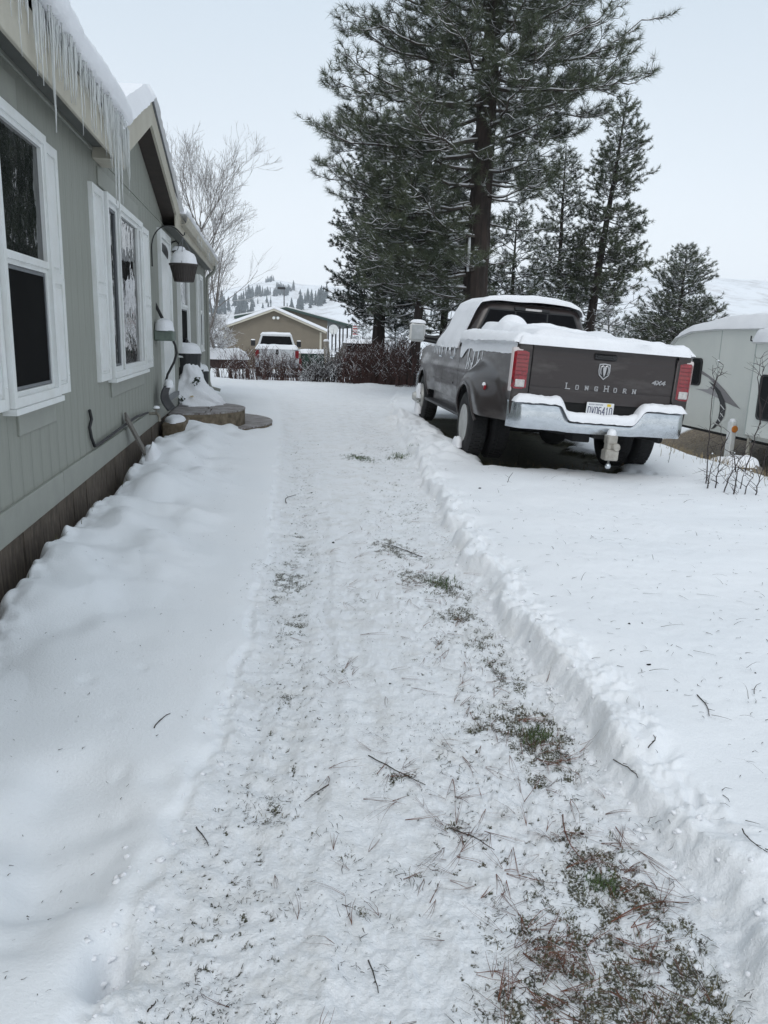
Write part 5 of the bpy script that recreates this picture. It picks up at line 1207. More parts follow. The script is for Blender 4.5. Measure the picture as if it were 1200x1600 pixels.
for sx in (-1, 1):
    MB().box((min(sx*.78, sx*.96), -.03, .75), (max(sx*.78, sx*.96), .01, .95)).build('taillight', M['red'], dkt)
    for yy in (.8, 3.7): MB().lathe([(.18, -.1), (.33, -.1), (.33, .1), (.18, .1)], (sx*.88, yy, .33), 0, 20).build('wheel', M['tyre'], dkt)
slab2(dkt, 'roof_snow', -.74, .74, .6, 2.8, 1.69, .16, seed=8); slab2(dkt, 'boot_snow', -.88, .88, -.02, .4, 1.10, .10, seed=9)
# cart heaped with snow
cp_ = yard(356, 562, 33); cz = hn(cp_.x, 33)
ct = empty('utility_cart', (cp_.x, 33, cz), label='low utility trailer heaped with snow left of the white truck', cat='trailer')
ctm = mat('rusty_cart', (.045, .024, .022), .8, noise=.4)
MB().cbox((-.75, 0, .38), (.72, 1.3, .80), .03).build('box', ctm, ct); MB().tube([(-.72, .1, .75), (-.95, -.1, .30), (-.98, -.12, 0)], .035, 6).tube([(-.7, 1.2, .75), (-.9, 1.3, 0)], .035, 6).tube([(.6, .1, .4), (.6, .1, 0)], .03, 6).build('leg', M['black'], ct)
for xx in (-.35, .35): MB().lathe([(.1, -.06), (.26, -.06), (.26, .06), (.1, .06)], (xx+.42, .5, .25), 0, 16).build('wheel', M['tyre'], ct)
slab2(ct, 'snow_heap', -1.02, .80, -.1, 1.4, .78, .36, edge=.25, seed=10, rag=.12)
# green container with a red end
bp2 = yard(486, 565, 38); bz2 = hn(bp2.x, 38)
bn_ = empty('waste_container', (bp2.x, 38, bz2), label='dark green waste container with red end panel and snow lid beside the white truck', cat='container')
MB().cbox((-.45, 0, .10), (.75, 1.2, 1.15), .03).build('bin', mat('green_container', (.018, .055, .035), .6, noise=.3), bn_); MB().cbox((-.60, -.02, .25), (-.452, .9, .85), .02).build('red_panel', mat('red_panel_paint', (.20, .018, .02), .6, noise=.3), bn_)
for k in range(4): MB().box((-.35+.27*k, -.04, .15), (-.28+.27*k, -.001, 1.1)).build('rib', bn_.children[0].data.materials[0], bn_)
slab2(bn_, 'snow_lid', -.65, 1.25, -.05, 1.3, 1.14, .14, seed=11)
ps = yard(510, 575, 30); psz = hn(ps.x, 30)
po = empty('fence_post', (ps.x, 30, psz), label='pale weathered post in the brush in front of the garage corner', cat='post')
zt = yard(509, 533, 30).z-psz
MB().tube([(0, 0, 0), (.03, 0, zt*.5), (-.02, 0, zt)], [.14, .12, .10], 8).build('post', mat('pale_weathered_wood', (.33, .30, .25), .9, noise=.4), po); snowcap('snow_cap', po, -.02, 0, zt-.01, .11, .11, .08)

# ------------------------------------------------------------------ travel trailer
TX = 9.5
tgz = -1.25
tr = empty('travel_trailer', (TX, 12, tgz), label='cream white travel trailer with grey and black swoosh and snowy roof', cat='trailer')
tm = mat('trailer_cream_panel', (.68, .70, .66), .42, base2=(.63, .655, .62), nscale=1.2)
def trl(p): return (p[0]-TX, p[1]-12, p[2]-tgz)
prof = [(17.1, -.25), (17.45, .2), (17.62, 1.0), (17.50, 1.42), (17.15, 1.70), (16.5, 1.85), (15.5, 1.90), (4.5, 1.92), (4.3, 1.6), (4.3, -.25)]
body = MB().prism([(y-12, z-tgz) for y, z in prof], 0, 0, 2.45).build('body', tm, tr)
for y in (15.35, 14.0, 10.5, 8.2): MB().box((-.004, y-12-.012, -.20-tgz), (-.001, y-12+.012, 1.86-tgz)).build('panel_seam', mat('seam_strip', (.40, .44, .42), .4) if y == 15.35 else bpy.data.materials['seam_strip'], tr)
MB().prism([(y-12, z-tgz) for y, z in [(17.48, 1.40), (17.14, 1.66), (16.5, 1.81), (15.5, 1.86), (4.5, 1.88), (4.5, 1.94), (15.5, 1.93), (16.5, 1.88), (17.17, 1.73), (17.54, 1.44)]], 0, -.035, .02).build('roof_trim', M['white'], tr)
MB().cbox((-.004, 4.3-12, -.30-tgz), (2.3, 16.6-12, -.24-tgz), .01).build('underbody', M['under'], tr)
def ts(u, v):
    y = 17.45-13.2*v; x = -.07+2.55*u; zt_ = np.interp(-y, [-17.62, -17.50, -17.15, -16.5, -15.5, -4.5], [1.1, 1.40, 1.70, 1.86, 1.91, 1.93])
    d = min(x+.07, 2.48-x)/.2; e = math.sqrt(max(0, 1-(1-min(1, d))**2)); f = min(1, (17.5-y)/.7)**.5
    hh = .20+.10*math.exp(-((y-14.3)/.8)**2)+.05*float(pn(y*.8, x, 51))+.02*float(pn(y*5, x*5, 52))
    return (x+.01*float(pn(y*4, 1, 53)), y-12, zt_-tgz+hh*e*f-.02*(1-e))
smooth_by_angle(MB().grid(ts, 24, 150).build('roof_snow', M['snow'], tr), 70)
def onside(lst, ox, oy, sc, X): return [onX(ox+a/sc, oy+b_/sc, X) for a, b_ in lst]
def decal(name, lst, m, X=TX-.004, d=.003):
    P = onside(lst, 1060, 540, 6.157, X); return MB().prism([(p.y-12, p.z-tgz) for p in P], 0, X-TX-d, X-TX).build(name, m, tr)
gyd = mat('decal_grey', (.22, .21, .215), .4); bkd = mat('decal_black', (.02, .02, .022), .35); gy2 = mat('decal_light_grey', (.32, .31, .32), .4)
def strip(name, outer, inner, m, X=TX-.004, d=.003):
    O = onside(outer, 1060, 540, 6.157, X); I = onside(inner, 1060, 540, 6.157, X); V = []
    for o_, i_ in zip(O, I): V += [(X-TX-d, o_.y-12, o_.z-tgz), (X-TX-d, i_.y-12, i_.z-tgz)]
    return MB().add(V, [(2*k, 2*k+1, 2*k+3, 2*k+2) for k in range(len(outer)-1)]).build(name, m, tr)
strip('swoosh', [(90, 185), (220, 235), (300, 290), (370, 345), (450, 430), (520, 520), (600, 612)], [(90, 210), (220, 270), (290, 310), (350, 370), (400, 440), (440, 540), (600, 612)], gyd)
strip('swoosh', [(160, 415), (220, 418), (280, 420), (325, 388), (352, 440), (388, 508)], [(160, 415), (220, 432), (260, 448), (300, 466), (340, 486), (388, 508)], gy2)
strip('swoosh', [(290, 342), (350, 378), (405, 440), (445, 530), (456, 600), (442, 680), (400, 742), (350, 790), (312, 806)], [(290, 342), (338, 398), (375, 470), (400, 550), (396, 630), (384, 690), (362, 738), (336, 775), (312, 806)], bkd, TX-.008)
for a, b_, c, d_ in ((402, 570, 440, 620), (440, 620, 404, 640), (400, 650, 430, 690), (395, 690, 425, 655), (372, 700, 400, 735), (350, 750, 378, 765)):
    strip('decal_line', [(a, b_), (c, d_)], [(a+7, b_-5), (c+7, d_-5)], M['white'], TX-.012)
def twin(y0, y1, z0, z1, X, name='window'):
    r = .09; pts = []
    for cy, cz_, a0 in ((y1-r, z1-r, 0), (y0+r, z1-r, 90), (y0+r, z0+r, 180), (y1-r, z0+r, 270)):
        for k in range(5): a = R_(a0+22.5*k); pts.append((cy+r*math.cos(a)-12, cz_+r*math.sin(a)-tgz))
    w = MB().prism(pts, 0, X-TX-.03, X-TX+.01).build(name, M['black'], tr)
    c_ = ((y0+y1)/2-12, (z0+z1)/2-tgz); MB().prism([(c_[0]+(a-c_[0])*.93, c_[1]+(b_-c_[1])*.92) for a, b_ in pts], 0, X-TX-.034, X-TX-.028).build('pane', mat('tinted_trailer_glass', (.010, .011, .012), .25, spec=.12) if 'tinted_trailer_glass' not in bpy.data.materials else bpy.data.materials['tinted_trailer_glass'], w)
twin(15.95, 17.2, .67, 1.27, TX)
SX = 8.95
so = MB().cbox((SX-TX, 7.6-12, -.10-tgz), (-.0, 13.37-12, 1.66-tgz), .03).build('slide_out', tm, tr)
MB().cbox((SX-TX-.03, 7.55-12, 1.60-tgz), (.0, 13.42-12, 1.67-tgz), .01).build('slide_trim', M['white'], so)
MB().box((SX-TX-.004, 13.30-12, -.08-tgz), (SX-TX-.001, 13.33-12, 1.6-tgz)).build('corner_strip', bpy.data.materials['seam_strip'], so)
twin(11.4, 13.03, .24, 1.06, SX)
slab2(tr, 'slide_snow', SX-TX-.05, .02, 7.5-12, 13.45-12, 1.66-tgz, .24, edge=.16, seed=55, n=60, rag=.02)
MB().tube([(SX-TX-.05, 13.43-12, 1.74-tgz), (SX-TX-.05, 13.43-12, 1.66-tgz), (SX-TX-.02, 13.38-12, 1.64-tgz)], .015, 6).build('awning_hook', M['black'], tr)
for yy in (12.55, 11.6):
    w_ = MB().lathe([(.2, -.11), (.34, -.11), (.38, -.08), (.38, .08), (.34, .11), (.2, .11)], (-.02, yy-12, .39), 0, 26).build('wheel', M['tyre'], tr); MB().lathe([(.2, -.112), (.19, -.09), (.06, -.10), (.05, -.14)], (-.02, yy-12, .39), 0, 18).build('rim', M['rim'], w_)
MB().box((.0, 11.0-12, .3), (.25, 13.1-12, 1.0)).build('wheel_well', M['under'], tr)
for yy in (14.9, 9.0): MB().box((1.4, yy-12, .0), (1.5, yy-12+.1, .98)).build('stabiliser_leg', M['black'], tr)
# pedestal and short post by the trailer
for px0, px1, py0, py1, lab, orange in ((1135, 1148, 658, 686, 'white utility pedestal with an orange disc beside the travel trailer', True), (1165, 1172, 684, 704, 'short pale post under the edge of the travel trailer', False)):
    a = onX((px0+px1)/2, py1, TX-.35); t_ = onX((px0+px1)/2, py0, TX-.35); wd = (px1-px0)/1200*a.y*1.1/2; gz_ = h1(a.x, a.y)
    u_ = empty('utility_pedestal' if orange else 'wooden_post', (a.x, a.y, gz_), label=lab, cat='pedestal' if orange else 'post')
    MB().cbox((-wd*.7, -wd, 0), (wd*.7, wd, t_.z-gz_), .02).build('cabinet' if orange else 'post', M['white'] if orange else M['beige'], u_)
    if orange:
        MB().lathe([(.07, -wd-.012), (.06, -wd-.02)], (0, 0, t_.z-gz_-.14), 1, 16).build('disc', mat('orange_disc', (.60, .20, .03), .5), u_)
        snowcap('snow_cap', u_, 0, 0, t_.z-gz_-.005, wd*.7, wd, .06)
# stones in the bare earth and snow lumps on the crest
def rock(px, py, X, r, label, m, cap):
    p = onX(px, py, X); z = h1(p.x, p.y); t = empty('rock', (p.x, p.y, z), label=label, cat='rock'); sd0 = random.random()*9
    def fn(u, v):
        a = 2*math.pi*u; b_ = math.pi*(v-.5); k = 1+.35*float(pn(math.cos(a)*1.3*math.cos(b_)+sd0, math.sin(a)*1.3+b_, 61)); return (r*k*math.cos(a)*math.cos(b_)*1.2, r*k*math.sin(a)*math.cos(b_), r*.5+r*.75*k*math.sin(b_))
    smooth_by_angle(MB().grid(fn, 16, 8).build('stone', m, t), 60)
    if cap: snowcap('snow_cap', t, 0, 0, r*.85, r*1.1, r*.95, r*.55, seed=int(sd0*3))
stone = mat('field_stone', (.22, .20, .18), .9, noise=.5)
rock(1085, 678, 8.4, .17, 'rounded pale stone on the bare earth behind the truck bumper', mat('pale_stone', (.45, .43, .41), .9, noise=.3), False)
rock(1133, 706, 7.3, .24, 'larger snow-capped rock on the crest left of the pedestal', stone, True)
rock(1158, 722, 7.1, .26, 'snow-capped rock on the crest near the trailer wheel', stone, True)
rock(1186, 718, 8.6, .09, 'small stone in front of the trailer wheel', stone, False)
# ------------------------------------------------------------------ trees
def tubes(P, R, n=4, up=False):
    """P (M,K,3), R (M,K) -> verts, quads; a batch of tapered tubes"""
    P = np.asarray(P, float); R = np.asarray(R, float); Mn, K, _ = P.shape
    T = np.empty_like(P); T[:, 1:-1] = P[:, 2:]-P[:, :-2]; T[:, 0] = P[:, 1]-P[:, 0]; T[:, -1] = P[:, -1]-P[:, -2]
    T /= np.linalg.norm(T, axis=2, keepdims=True)+1e-9
    ref = np.where(np.abs(T[..., 2:3]) > .93, np.array([0, 1., 0]), np.array([0, 0, 1.]))
    A = np.cross(T, ref); A /= np.linalg.norm(A, axis=2, keepdims=True)+1e-9; B = np.cross(T, A)
    ang = np.arange(n)*2*np.pi/n+.4
    V = P[:, :, None, :]+R[:, :, None, None]*(A[:, :, None, :]*np.cos(ang)[None, None, :, None]+B[:, :, None, :]*np.sin(ang)[None, None, :, None])
    idx = np.arange(Mn*K*n).reshape(Mn, K, n)
    a = idx[:, :-1, :]; b_ = np.roll(a, -1, 2); d = idx[:, 1:, :]; c = np.roll(d, -1, 2)
    return V.reshape(-1, 3), np.stack([a, d, c, b_], -1).reshape(-1, 4)
def join(parts):
    V = []; F = []; o = 0
    for v, f in parts:
        if len(v) == 0: continue
        V.append(v); F.append(f+o); o += len(v)
    return np.concatenate(V), np.concatenate(F)
def snow_on(P, R, g, thick=.5, rmin=.006, keep=.8):
    P = np.asarray(P, float); R = np.asarray(R, float)
    d = P[:, -1]-P[:, 0]; hor = np.hypot(d[:, 0], d[:, 1])/(np.linalg.norm(d, axis=1)+1e-9)
    sel = (g.random(len(P)) < keep)*(hor > .35)
    P = P[sel]; R = R[sel]
    if len(P) == 0: return np.zeros((0, 3)), np.zeros((0, 4), int)
    r = np.maximum(R*.9, rmin*1.12)*g.uniform(.7, 1.25, R.shape); Q = P.copy(); Q[..., 2] += R*.55+r*.75*thick
    r = r.copy(); r[:, 0] *= .3; r[:, -1] *= .2
    return tubes(Q, r, 4)
def tufts(C, D, length, K, w, g, spread=(.25, 1.45)):
    """needle fans: C tip points, D directions"""
    N_ = len(C); D = D/(np.linalg.norm(D, axis=1, keepdims=True)+1e-9)
    A = np.cross(D, np.where(np.abs(D[:, 2:3]) > .9, np.array([0, 1., 0]), np.array([0, 0, 1.]))); A /= np.linalg.norm(A, axis=1, keepdims=True)+1e-9; B = np.cross(D, A)
    th = g.uniform(spread[0], spread[1], (N_, K)); ph = g.uniform(0, 2*np.pi, (N_, K)); L_ = length*g.uniform(.65, 1.1, (N_, K))
    dirs = D[:, None]*np.cos(th)[..., None]+(A[:, None]*np.cos(ph)[..., None]+B[:, None]*np.sin(ph)[..., None])*np.sin(th)[..., None]
    base = C[:, None]-D[:, None]*(g.uniform(0, length*.75, (N_, K))[..., None])
    tip = base+dirs*L_[..., None]; tip[..., 2] -= .12*L_*g.uniform(0, 1, L_.shape)
    side = np.cross(dirs, g.normal(size=dirs.shape)); side /= np.linalg.norm(side, axis=2, keepdims=True)+1e-9
    V = np.stack([base-side*w/2, base+side*w/2, tip], 2).reshape(-1, 3)
    return V, np.arange(len(V)).reshape(-1, 3)
def blobs(C, rx, rz, g):
    """little snow clumps: squashed octahedra"""
    N_ = len(C); o = np.array([(1, 0, 0), (0, 1, 0), (-1, 0, 0), (0, -1, 0), (0, 0, 1), (0, 0, -.5)], float)
    s = g.uniform(.6, 1.3, (N_, 1, 1))*np.array([rx, rx, rz])*g.uniform(.7, 1.3, (N_, 6, 3)); a = g.uniform(0, 6.28, N_); V = o[None]*s
    x = V[..., 0]*np.cos(a)[:, None]-V[..., 1]*np.sin(a)[:, None]; y_ = V[..., 0]*np.sin(a)[:, None]+V[..., 1]*np.cos(a)[:, None]; V = np.stack([x, y_, V[..., 2]], -1)+C[:, None]
    f = np.array([(0, 1, 4), (1, 2, 4), (2, 3, 4), (3, 0, 4), (1, 0, 5), (2, 1, 5), (3, 2, 5), (0, 3, 5)])
    return V.reshape(-1, 3), (f[None]+(np.arange(N_)*6)[:, None, None]).reshape(-1, 3)
def pine(name, label, base, top, r0, zlo, prof, nl, seed, needle='needle', nlen=.17, K=24, nw=.011, sec_gap=.17, tert=4, lim=(5, 9), snow=.8, twig_r=.006, droop=.18, upt=.5, limb_parts=True, bare_below=None, blob=.25, azb=None, sec_len=.42, rb=.028, blobr=.05, cat='pine tree', group=None, tertl=(.10, .30)):
    g = np.random.default_rng(seed); t = empty(name, tuple(base), label=label, cat=cat, group=group)
    base = np.array(base, float); top = np.array(top, float)-base
    kk = 22; zt_ = np.linspace(0, 1, kk); ax_ = top[None]*zt_[:, None]; ax_[:, 0] += .10*np.sin(zt_*5+seed)*(zt_*(1-zt_))*2; ax_[:, 1] += .08*np.cos(zt_*4+seed)*(zt_*(1-zt_))*2
    Hh = top[2]
    trr = r0*(1-zt_**1.15*.93); trr[0] *= 1.25; trr[1] *= 1.06
    # trunk with bark plates
    n = 28; V = []
    mseg = 90
    for i in range(mseg+1):
        q = i/mseg; c = np.array([np.interp(q, zt_, ax_[:, j]) for j in range(3)]); rr = np.interp(q, zt_, trr)
        for j in range(n):
            a = 2*math.pi*j/n; k_ = 1+.085*float(pn(j*1.0+.5, q*Hh*1.1, seed))*(1 if j < n else 0)+.04*float(pn(j*2.7, q*Hh*4, seed+1)); V.append((c[0]+rr*k_*math.cos(a), c[1]+rr*k_*math.sin(a), c[2]))
    tm_ = MB(); tm_.add(V, [(i*n+j, i*n+(j+1) % n, (i+1)*n+(j+1) % n, (i+1)*n+j) for i in range(mseg) for j in range(n)]); tm_.build('trunk', M['bark'], t, smooth=False)
    TC, TD, SB = [], [], []; secP, secR, terP, terR = [], [], [], []; snowparts = []
    for li in range(nl):
        q = ((li+.5)/nl); z = zlo+(Hh-zlo)*q**1.0; zz = z+g.uniform(-.15, .15)
        az = li*2.39996+g.uniform(-.35, .35)
        if azb is not None: az = azb(az, z, g)
        L_ = prof(z, az)*g.uniform(.72, 1.06)
        if L_ < .12: continue
        c = np.array([np.interp(zz/Hh, zt_, ax_[:, j]) for j in range(3)]); rr = np.interp(zz/Hh, zt_, trr)
        K8 = 9; s_ = np.linspace(0, 1, K8); hd = np.array([math.cos(az), math.sin(az)])
        dz = L_*((-droop*g.uniform(.3, 1.5))*s_+upt*g.uniform(.3, 1.0)*s_**2.3) if z < Hh*.7 else L_*(.35*s_+.4*s_**2)
        wig = np.cumsum(g.normal(0, .028, K8))*L_; wig -= wig[0]
        perp = np.array([-hd[1], hd[0]]); lp_ = np.zeros((K8, 3)); lp_[:, :2] = c[:2]+hd*(rr*.6+s_[:, None]*L_)+perp*wig[:, None]; lp_[:, 2] = zz+dz+np.cumsum(g.normal(0, .012, K8))*L_
        lr = (rb*(L_/3)**.7+.004)*(1-s_*.82)
        lv, lf_ = tubes(lp_[None], lr[None], 6)
        if limb_parts: np_mesh('limb', lv, lf_, M['twig'], t)
        else: secP.append(None); snowparts.append(None); secP.pop(); snowparts.pop(); TCL.append((lv, lf_))
        snowparts.append(snow_on(lp_[None], lr[None], g, keep=1.0, rmin=twig_r*1.3))
        dead = bare_below is not None and zz < bare_below
        ns = max(3, int(L_/sec_gap*(.6 if dead else 1)))
        for k in range(ns):
            st = g.uniform(.06, 1.0)**.85 if k else 1.0
            p0 = np.array([np.interp(st, s_, lp_[:, j]) for j in range(3)]); sl = min(L_, 3.0)*sec_len*(1.08-.62*st)*g.uniform(.45, 1.1)+.08
            sg = 1 if k % 2 else -1; da = az+sg*g.uniform(.5, 1.15)*(0.25 if k == 0 else 1); dv = np.array([math.cos(da), math.sin(da), g.uniform(-.55, .6)])
            K5 = 5; u = np.linspace(0, 1, K5); sp__ = p0+dv*sl*u[:, None]; sp__[:, 2] += sl*(.28*u**2.2)*g.uniform(.2, 1.6); sp__[1:-1] += g.normal(0, .03*sl, (K5-2, 3))
            secP.append(sp__); secR.append((twig_r*1.5+.004*sl)*(1-.6*u))
            if dead: 
                if g.random() < .5: continue
            tdir = sp__[-1]-sp__[-2]
            if not dead: TC.append(sp__[-1]); TD.append(tdir/np.linalg.norm(tdir)+np.array([0, 0, .25]))
            nt_ = max(1, int(tert*sl/.6+g.uniform(0, 1)))
            for m_ in range(nt_):
                tt = g.uniform(.3, .97); p1 = np.array([np.interp(tt, u, sp__[:, j]) for j in range(3)]); tl = g.uniform(*tertl)
                d2 = dv/np.linalg.norm(dv)*g.uniform(.4, 1)+g.normal(0, .45, 3); d2[2] = abs(d2[2])*.6; d2 /= np.linalg.norm(d2); p2 = p1+d2*tl*.55+np.array([0, 0, -.03*tl]); p3 = p1+d2*tl+np.array([0, 0, .22*tl])
                terP.append([p1, p2, p3]); terR.append([twig_r*1.1, twig_r, twig_r*.7])
                if not dead: TC.append(p3); TD.append(d2+np.array([0, 0, .5]))
    secP = np.array(secP); secR = np.array(secR); terP = np.array(terP); terR = np.array(terR)
    parts = [tubes(secP, secR, 4), tubes(terP, terR, 3)]
    if not limb_parts: parts += TCL; TCL.clear()
    v, f = join(parts); np_mesh('branches', v, f, M['twig'], t, kind='stuff')
    sn = snowparts+[snow_on(secP, secR, g, keep=snow, rmin=twig_r*1.1), snow_on(terP, terR, g, keep=snow*.85, rmin=twig_r*.95)]
    v, f = join(sn); np_mesh('snow_on_branches', v, f, M['tree_snow'], t, kind='stuff')
    TC = np.array(TC); TD = np.array(TD); v, f = tufts(TC, TD, nlen, K, nw, g); np_mesh('needles', v, f, M[needle], t, smooth=False, kind='stuff')
    sel = g.random(len(TC)) < blob
    if sel.any():
        v, f = blobs(TC[sel]+np.array([0, 0, nlen*.22])-TD[sel]*nlen*.3, blobr, blobr*.5, g); np_mesh('snow_clumps', v, f, M['tree_snow'], t, kind='stuff')
    return t
TCL = []
def P3(px, py, Y): v = onY(px, py, Y); return np.array(v)
# the big ponderosa: the crown's reach differs to the left and the right of the trunk
bx0, bt_ = P3(742, 470, 18.5), P3(776, 0, 18.5); bz = h1(bx0[0], 18.5); slope_ = (bt_[0]-bx0[0])/(bt_[2]-bx0[2]); HT = 15.5
LZ = [bz, 2.2, 2.9, 3.6, 4.4, 5.1, 5.6, 6.2, 6.9, 7.6, 8.6, 10, 12, 15, 16]; LL = [0, 0, 2.6, 3.2, 3.3, 3.5, 4.6, 4.2, 3.6, 3.7, 3.7, 3.6, 2.8, 1.0, .3]
RL = [0, 0, 1.0, 1.5, 1.9, 2.1, 2.5, 2.9, 3.4, 3.6, 3.1, 2.4, 1.8, 1.0, .3]
def bigprof(z, az):
    za = z+bz; l = np.interp(za, LZ, LL); r = np.interp(za, LZ, RL); k = .5+.5*math.cos(az-.15); v = l*(1-k)+r*k
    return v*(.80+.2*abs(math.cos(az)))*.90*(1 if k < .5 or za > 6.3 else .85)
def bigaz(az, z, g):
    # the lower trunk carries most of its branches on the left
    if z+bz < 4.7 and math.sin(az) < -.45 and g.random() < .7: az = math.pi*(1 if math.cos(az) < .1 else 0)+(-.35 if math.cos(az) > .1 else .35)*g.uniform(.2, 1)
    if z+bz < 5.2 and math.cos(az) > .2 and g.random() < .45: az = math.pi-az
    return az
big = pine('ponderosa_pine', 'tall ponderosa pine behind the brown truck with snow-dusted twigs and a thick dark trunk', (bx0[0]-slope_*(bx0[2]-bz), 18.5, bz-.1), (bx0[0]-slope_*(bx0[2]-bz)+slope_*HT, 18.5, bz+HT), .33, 2.4, bigprof, 165, 3, nlen=.19, K=27, nw=.0085, sec_gap=.14, tert=6, blob=.2, azb=bigaz, droop=.22, rb=.04, twig_r=.0062, sec_len=.40, blobr=.06, snow=.95)
# snow-covered dead stub and patch on its trunk
tp = P3(733, 385, 18.1); MB().tube([tuple(tp-np.array([big.location.x, big.location.y, big.location.z])+np.array([0, 0, dz])) for dz in (-.55, -.2, .2)], [.03, .04, .03], 6).build('snow_patch', M['tree_snow'], big, smooth=True)
# two dark trees left behind it
def cone(R, Hh, p=.8, lo=0.): return lambda z, az: R*max(0, (1-z/Hh))**p*(1 if z > lo else 0)
def ell(R, z0, z1): return lambda z, az: R*math.sqrt(max(0, 1-((z-(z0+z1)/2)/((z1-z0)/2))**2))**.8+.1
b_ = P3(590, 555, 27); z_ = h1(b_[0], 27)
pine('fir_tree', 'dark dense evergreen on the left edge of the pine group above the reddish hedge', (b_[0], 27, z_-.1), (b_[0]+.1, 27, z_+8.2), .26, 2.1, lambda z, az: np.interp(z, [1.5, 2.6, 4, 5.5, 7, 8.2], [.8, 1.3, 1.45, 1.3, .9, .2]), 170, 5, needle='needle_dark', nlen=.11, K=26, nw=.017, sec_gap=.15, tert=5, snow=.35, blob=.12, droop=.12, upt=.25, rb=.025, twig_r=.008, sec_len=.5)
b_ = P3(645, 560, 24); z_ = h1(b_[0], 24)
pine('pine_tree', 'pine with a reddish trunk and olive needles behind the truck mirror', (b_[0], 24, z_-.1), (b_[0]+.4, 24, z_+8.6), .17, 2.2, lambda z, az: np.interp(z, [1.6, 2.6, 4, 6, 8, 8.6], [.7, 1.6, 1.9, 1.7, .8, .2]), 90, 6, nlen=.16, K=26, nw=.012, sec_gap=.17, tert=5, snow=.6, blob=.1, rb=.028, twig_r=.007)
b_ = P3(690, 560, 26); z_ = h1(b_[0], 26)
pine('pine_tree', 'pine mostly hidden behind the truck cab left of the thick trunk', (b_[0], 26, z_-.1), (b_[0]+.2, 26, z_+7.6), .16, 1.6, lambda z, az: np.interp(z, [1.2, 2.4, 4, 6, 7.6], [1.0, 1.8, 1.9, 1.3, .2]), 80, 16, nlen=.16, K=24, nw=.013, sec_gap=.19, tert=4, snow=.7, blob=.15, rb=.028, twig_r=.008)
# snow-laden pines right of the trunk
b_ = P3(872, 540, 27); z_ = h1(b_[0], 27); tpz = P3(885, 225, 27)
pine('pine_tree', 'slender snow-flecked pine just right of the big trunk above the truck roof', (b_[0], 27, z_-.1), (tpz[0], 27, tpz[2]), .15, 1.5, lambda z, az: .74*np.interp(z, [1.2, 2.2, 4, 6, 8, 9], [1.0, 1.75, 1.7, 1.2, .6, .15]), 150, 7, nlen=.13, K=24, nw=.015, sec_gap=.12, tert=5, snow=.9, blob=.35, droop=.25, upt=.3, rb=.025, twig_r=.009, blobr=.07)
b_ = P3(800, 540, 25); z_ = h1(b_[0], 25); tpz = P3(808, 330, 25)
pine('pine_tree', 'lower snowy pine directly behind the truck roof right of the thick trunk', (b_[0], 25, z_-.1), (tpz[0], 25, tpz[2]), .12, 1.2, lambda z, az: np.interp(z, [1.0, 2.0, 3.5, 5.5], [1.2, 1.6, 1.3, .2]), 70, 8, nlen=.13, K=22, nw=.015, sec_gap=.16, tert=4, snow=.9, blob=.35, rb=.02, twig_r=.009, blobr=.07)
# leaning pine
b_ = P3(916, 540, 26); z_ = -1.2; tpz = P3(978, 163, 26)
pine('pine_tree', 'tall leaning pine with bare lower branches standing apart on the right', (b_[0]-.15, 26, z_), (tpz[0], 26, tpz[2]), .21, 2.6, lambda z, az: np.interp(z+z_, [1.2, 2.5, 3.3, 3.9, 5.2, 6.3, 7.2, 8.2, 9.3], [.9, 1.0, 1.15, 1.2, 1.0, .9, .75, .5, .1])*(1+.2*math.cos(az)), 160, 9, needle='needle', nlen=.13, K=26, nw=.014, sec_gap=.11, tert=6, snow=.55, blob=.14, droop=.30, upt=.35, rb=.028, twig_r=.0065, bare_below=4.2, sec_len=.40)
# mid-sized pine above the trailer front
b_ = P3(1052, 560, 30); z_ = -1.3; tpz = P3(1073, 388, 30)
pine('pine_tree', 'bushy olive pine rising left of the travel trailer roof', (b_[0], 30, z_), (tpz[0], 30, tpz[2]), .17, .8, lambda z, az: np.interp(z+z_, [-.6, .6, 1.6, 2.6, 3.6, 4.4, 5.3], [1.3, 1.9, 1.75, 1.35, 1.0, .6, .1]), 190, 10, nlen=.14, K=20, nw=.016, sec_gap=.13, tert=5, snow=.7, blob=.25, rb=.03, twig_r=.009)
b_ = P3(1105, 560, 33); tpz = P3(1104, 470, 33)
pine('pine_tree', 'low broad pine half hidden by the travel trailer roof', (b_[0], 33, -1.3), (tpz[0], 33, tpz[2]), .12, .8, lambda z, az: np.interp(z, [.4, 2, 3.4, 4.2], [1.0, 1.3, .9, .1]), 60, 13, nlen=.14, K=20, nw=.018, sec_gap=.18, tert=4, snow=.5, blob=.2, rb=.02, twig_r=.010)
for k, (px, ptop, Y, R, lab) in enumerate(((952, 462, 38, 1.0, 'small dark fir right behind the leaning pine trunk'), (984, 492, 36, .9, 'short grey-green young pine next to the truck tailgate skyline'), (1000, 500, 40, 1.0, 'low young pine between the short ones and the olive pine'), (930, 488, 42, 1.0, 'faint young conifer behind the truck roof corner'), (897, 440, 46, 1.2, 'thin pale conifer left of the leaning pine'), (1025, 500, 44, 1.2, 'dark young pine touching the olive pine on its left'), (967, 505, 44, .9, 'lowest frosted sapling above the bed of the brown truck'))):
    b_ = P3(px, 560, Y); tz = P3(px, ptop, Y); z_ = -1.4
    pine('young_conifer', lab, (b_[0], Y, z_), (tz[0], Y, tz[2]), .09, .3, (lambda R, Hh: lambda z, az: R*(1-z/Hh)**.8+.05)(R, tz[2]-z_), 60, 30+k, needle='needle_grey' if k in (1, 4, 6) else 'needle', nlen=.13, K=16, nw=.026, sec_gap=.22, tert=3, snow=.6, blob=.2, limb_parts=False, rb=.02, twig_r=.012, cat='conifer', group='young conifers beyond the yard', blobr=.08)
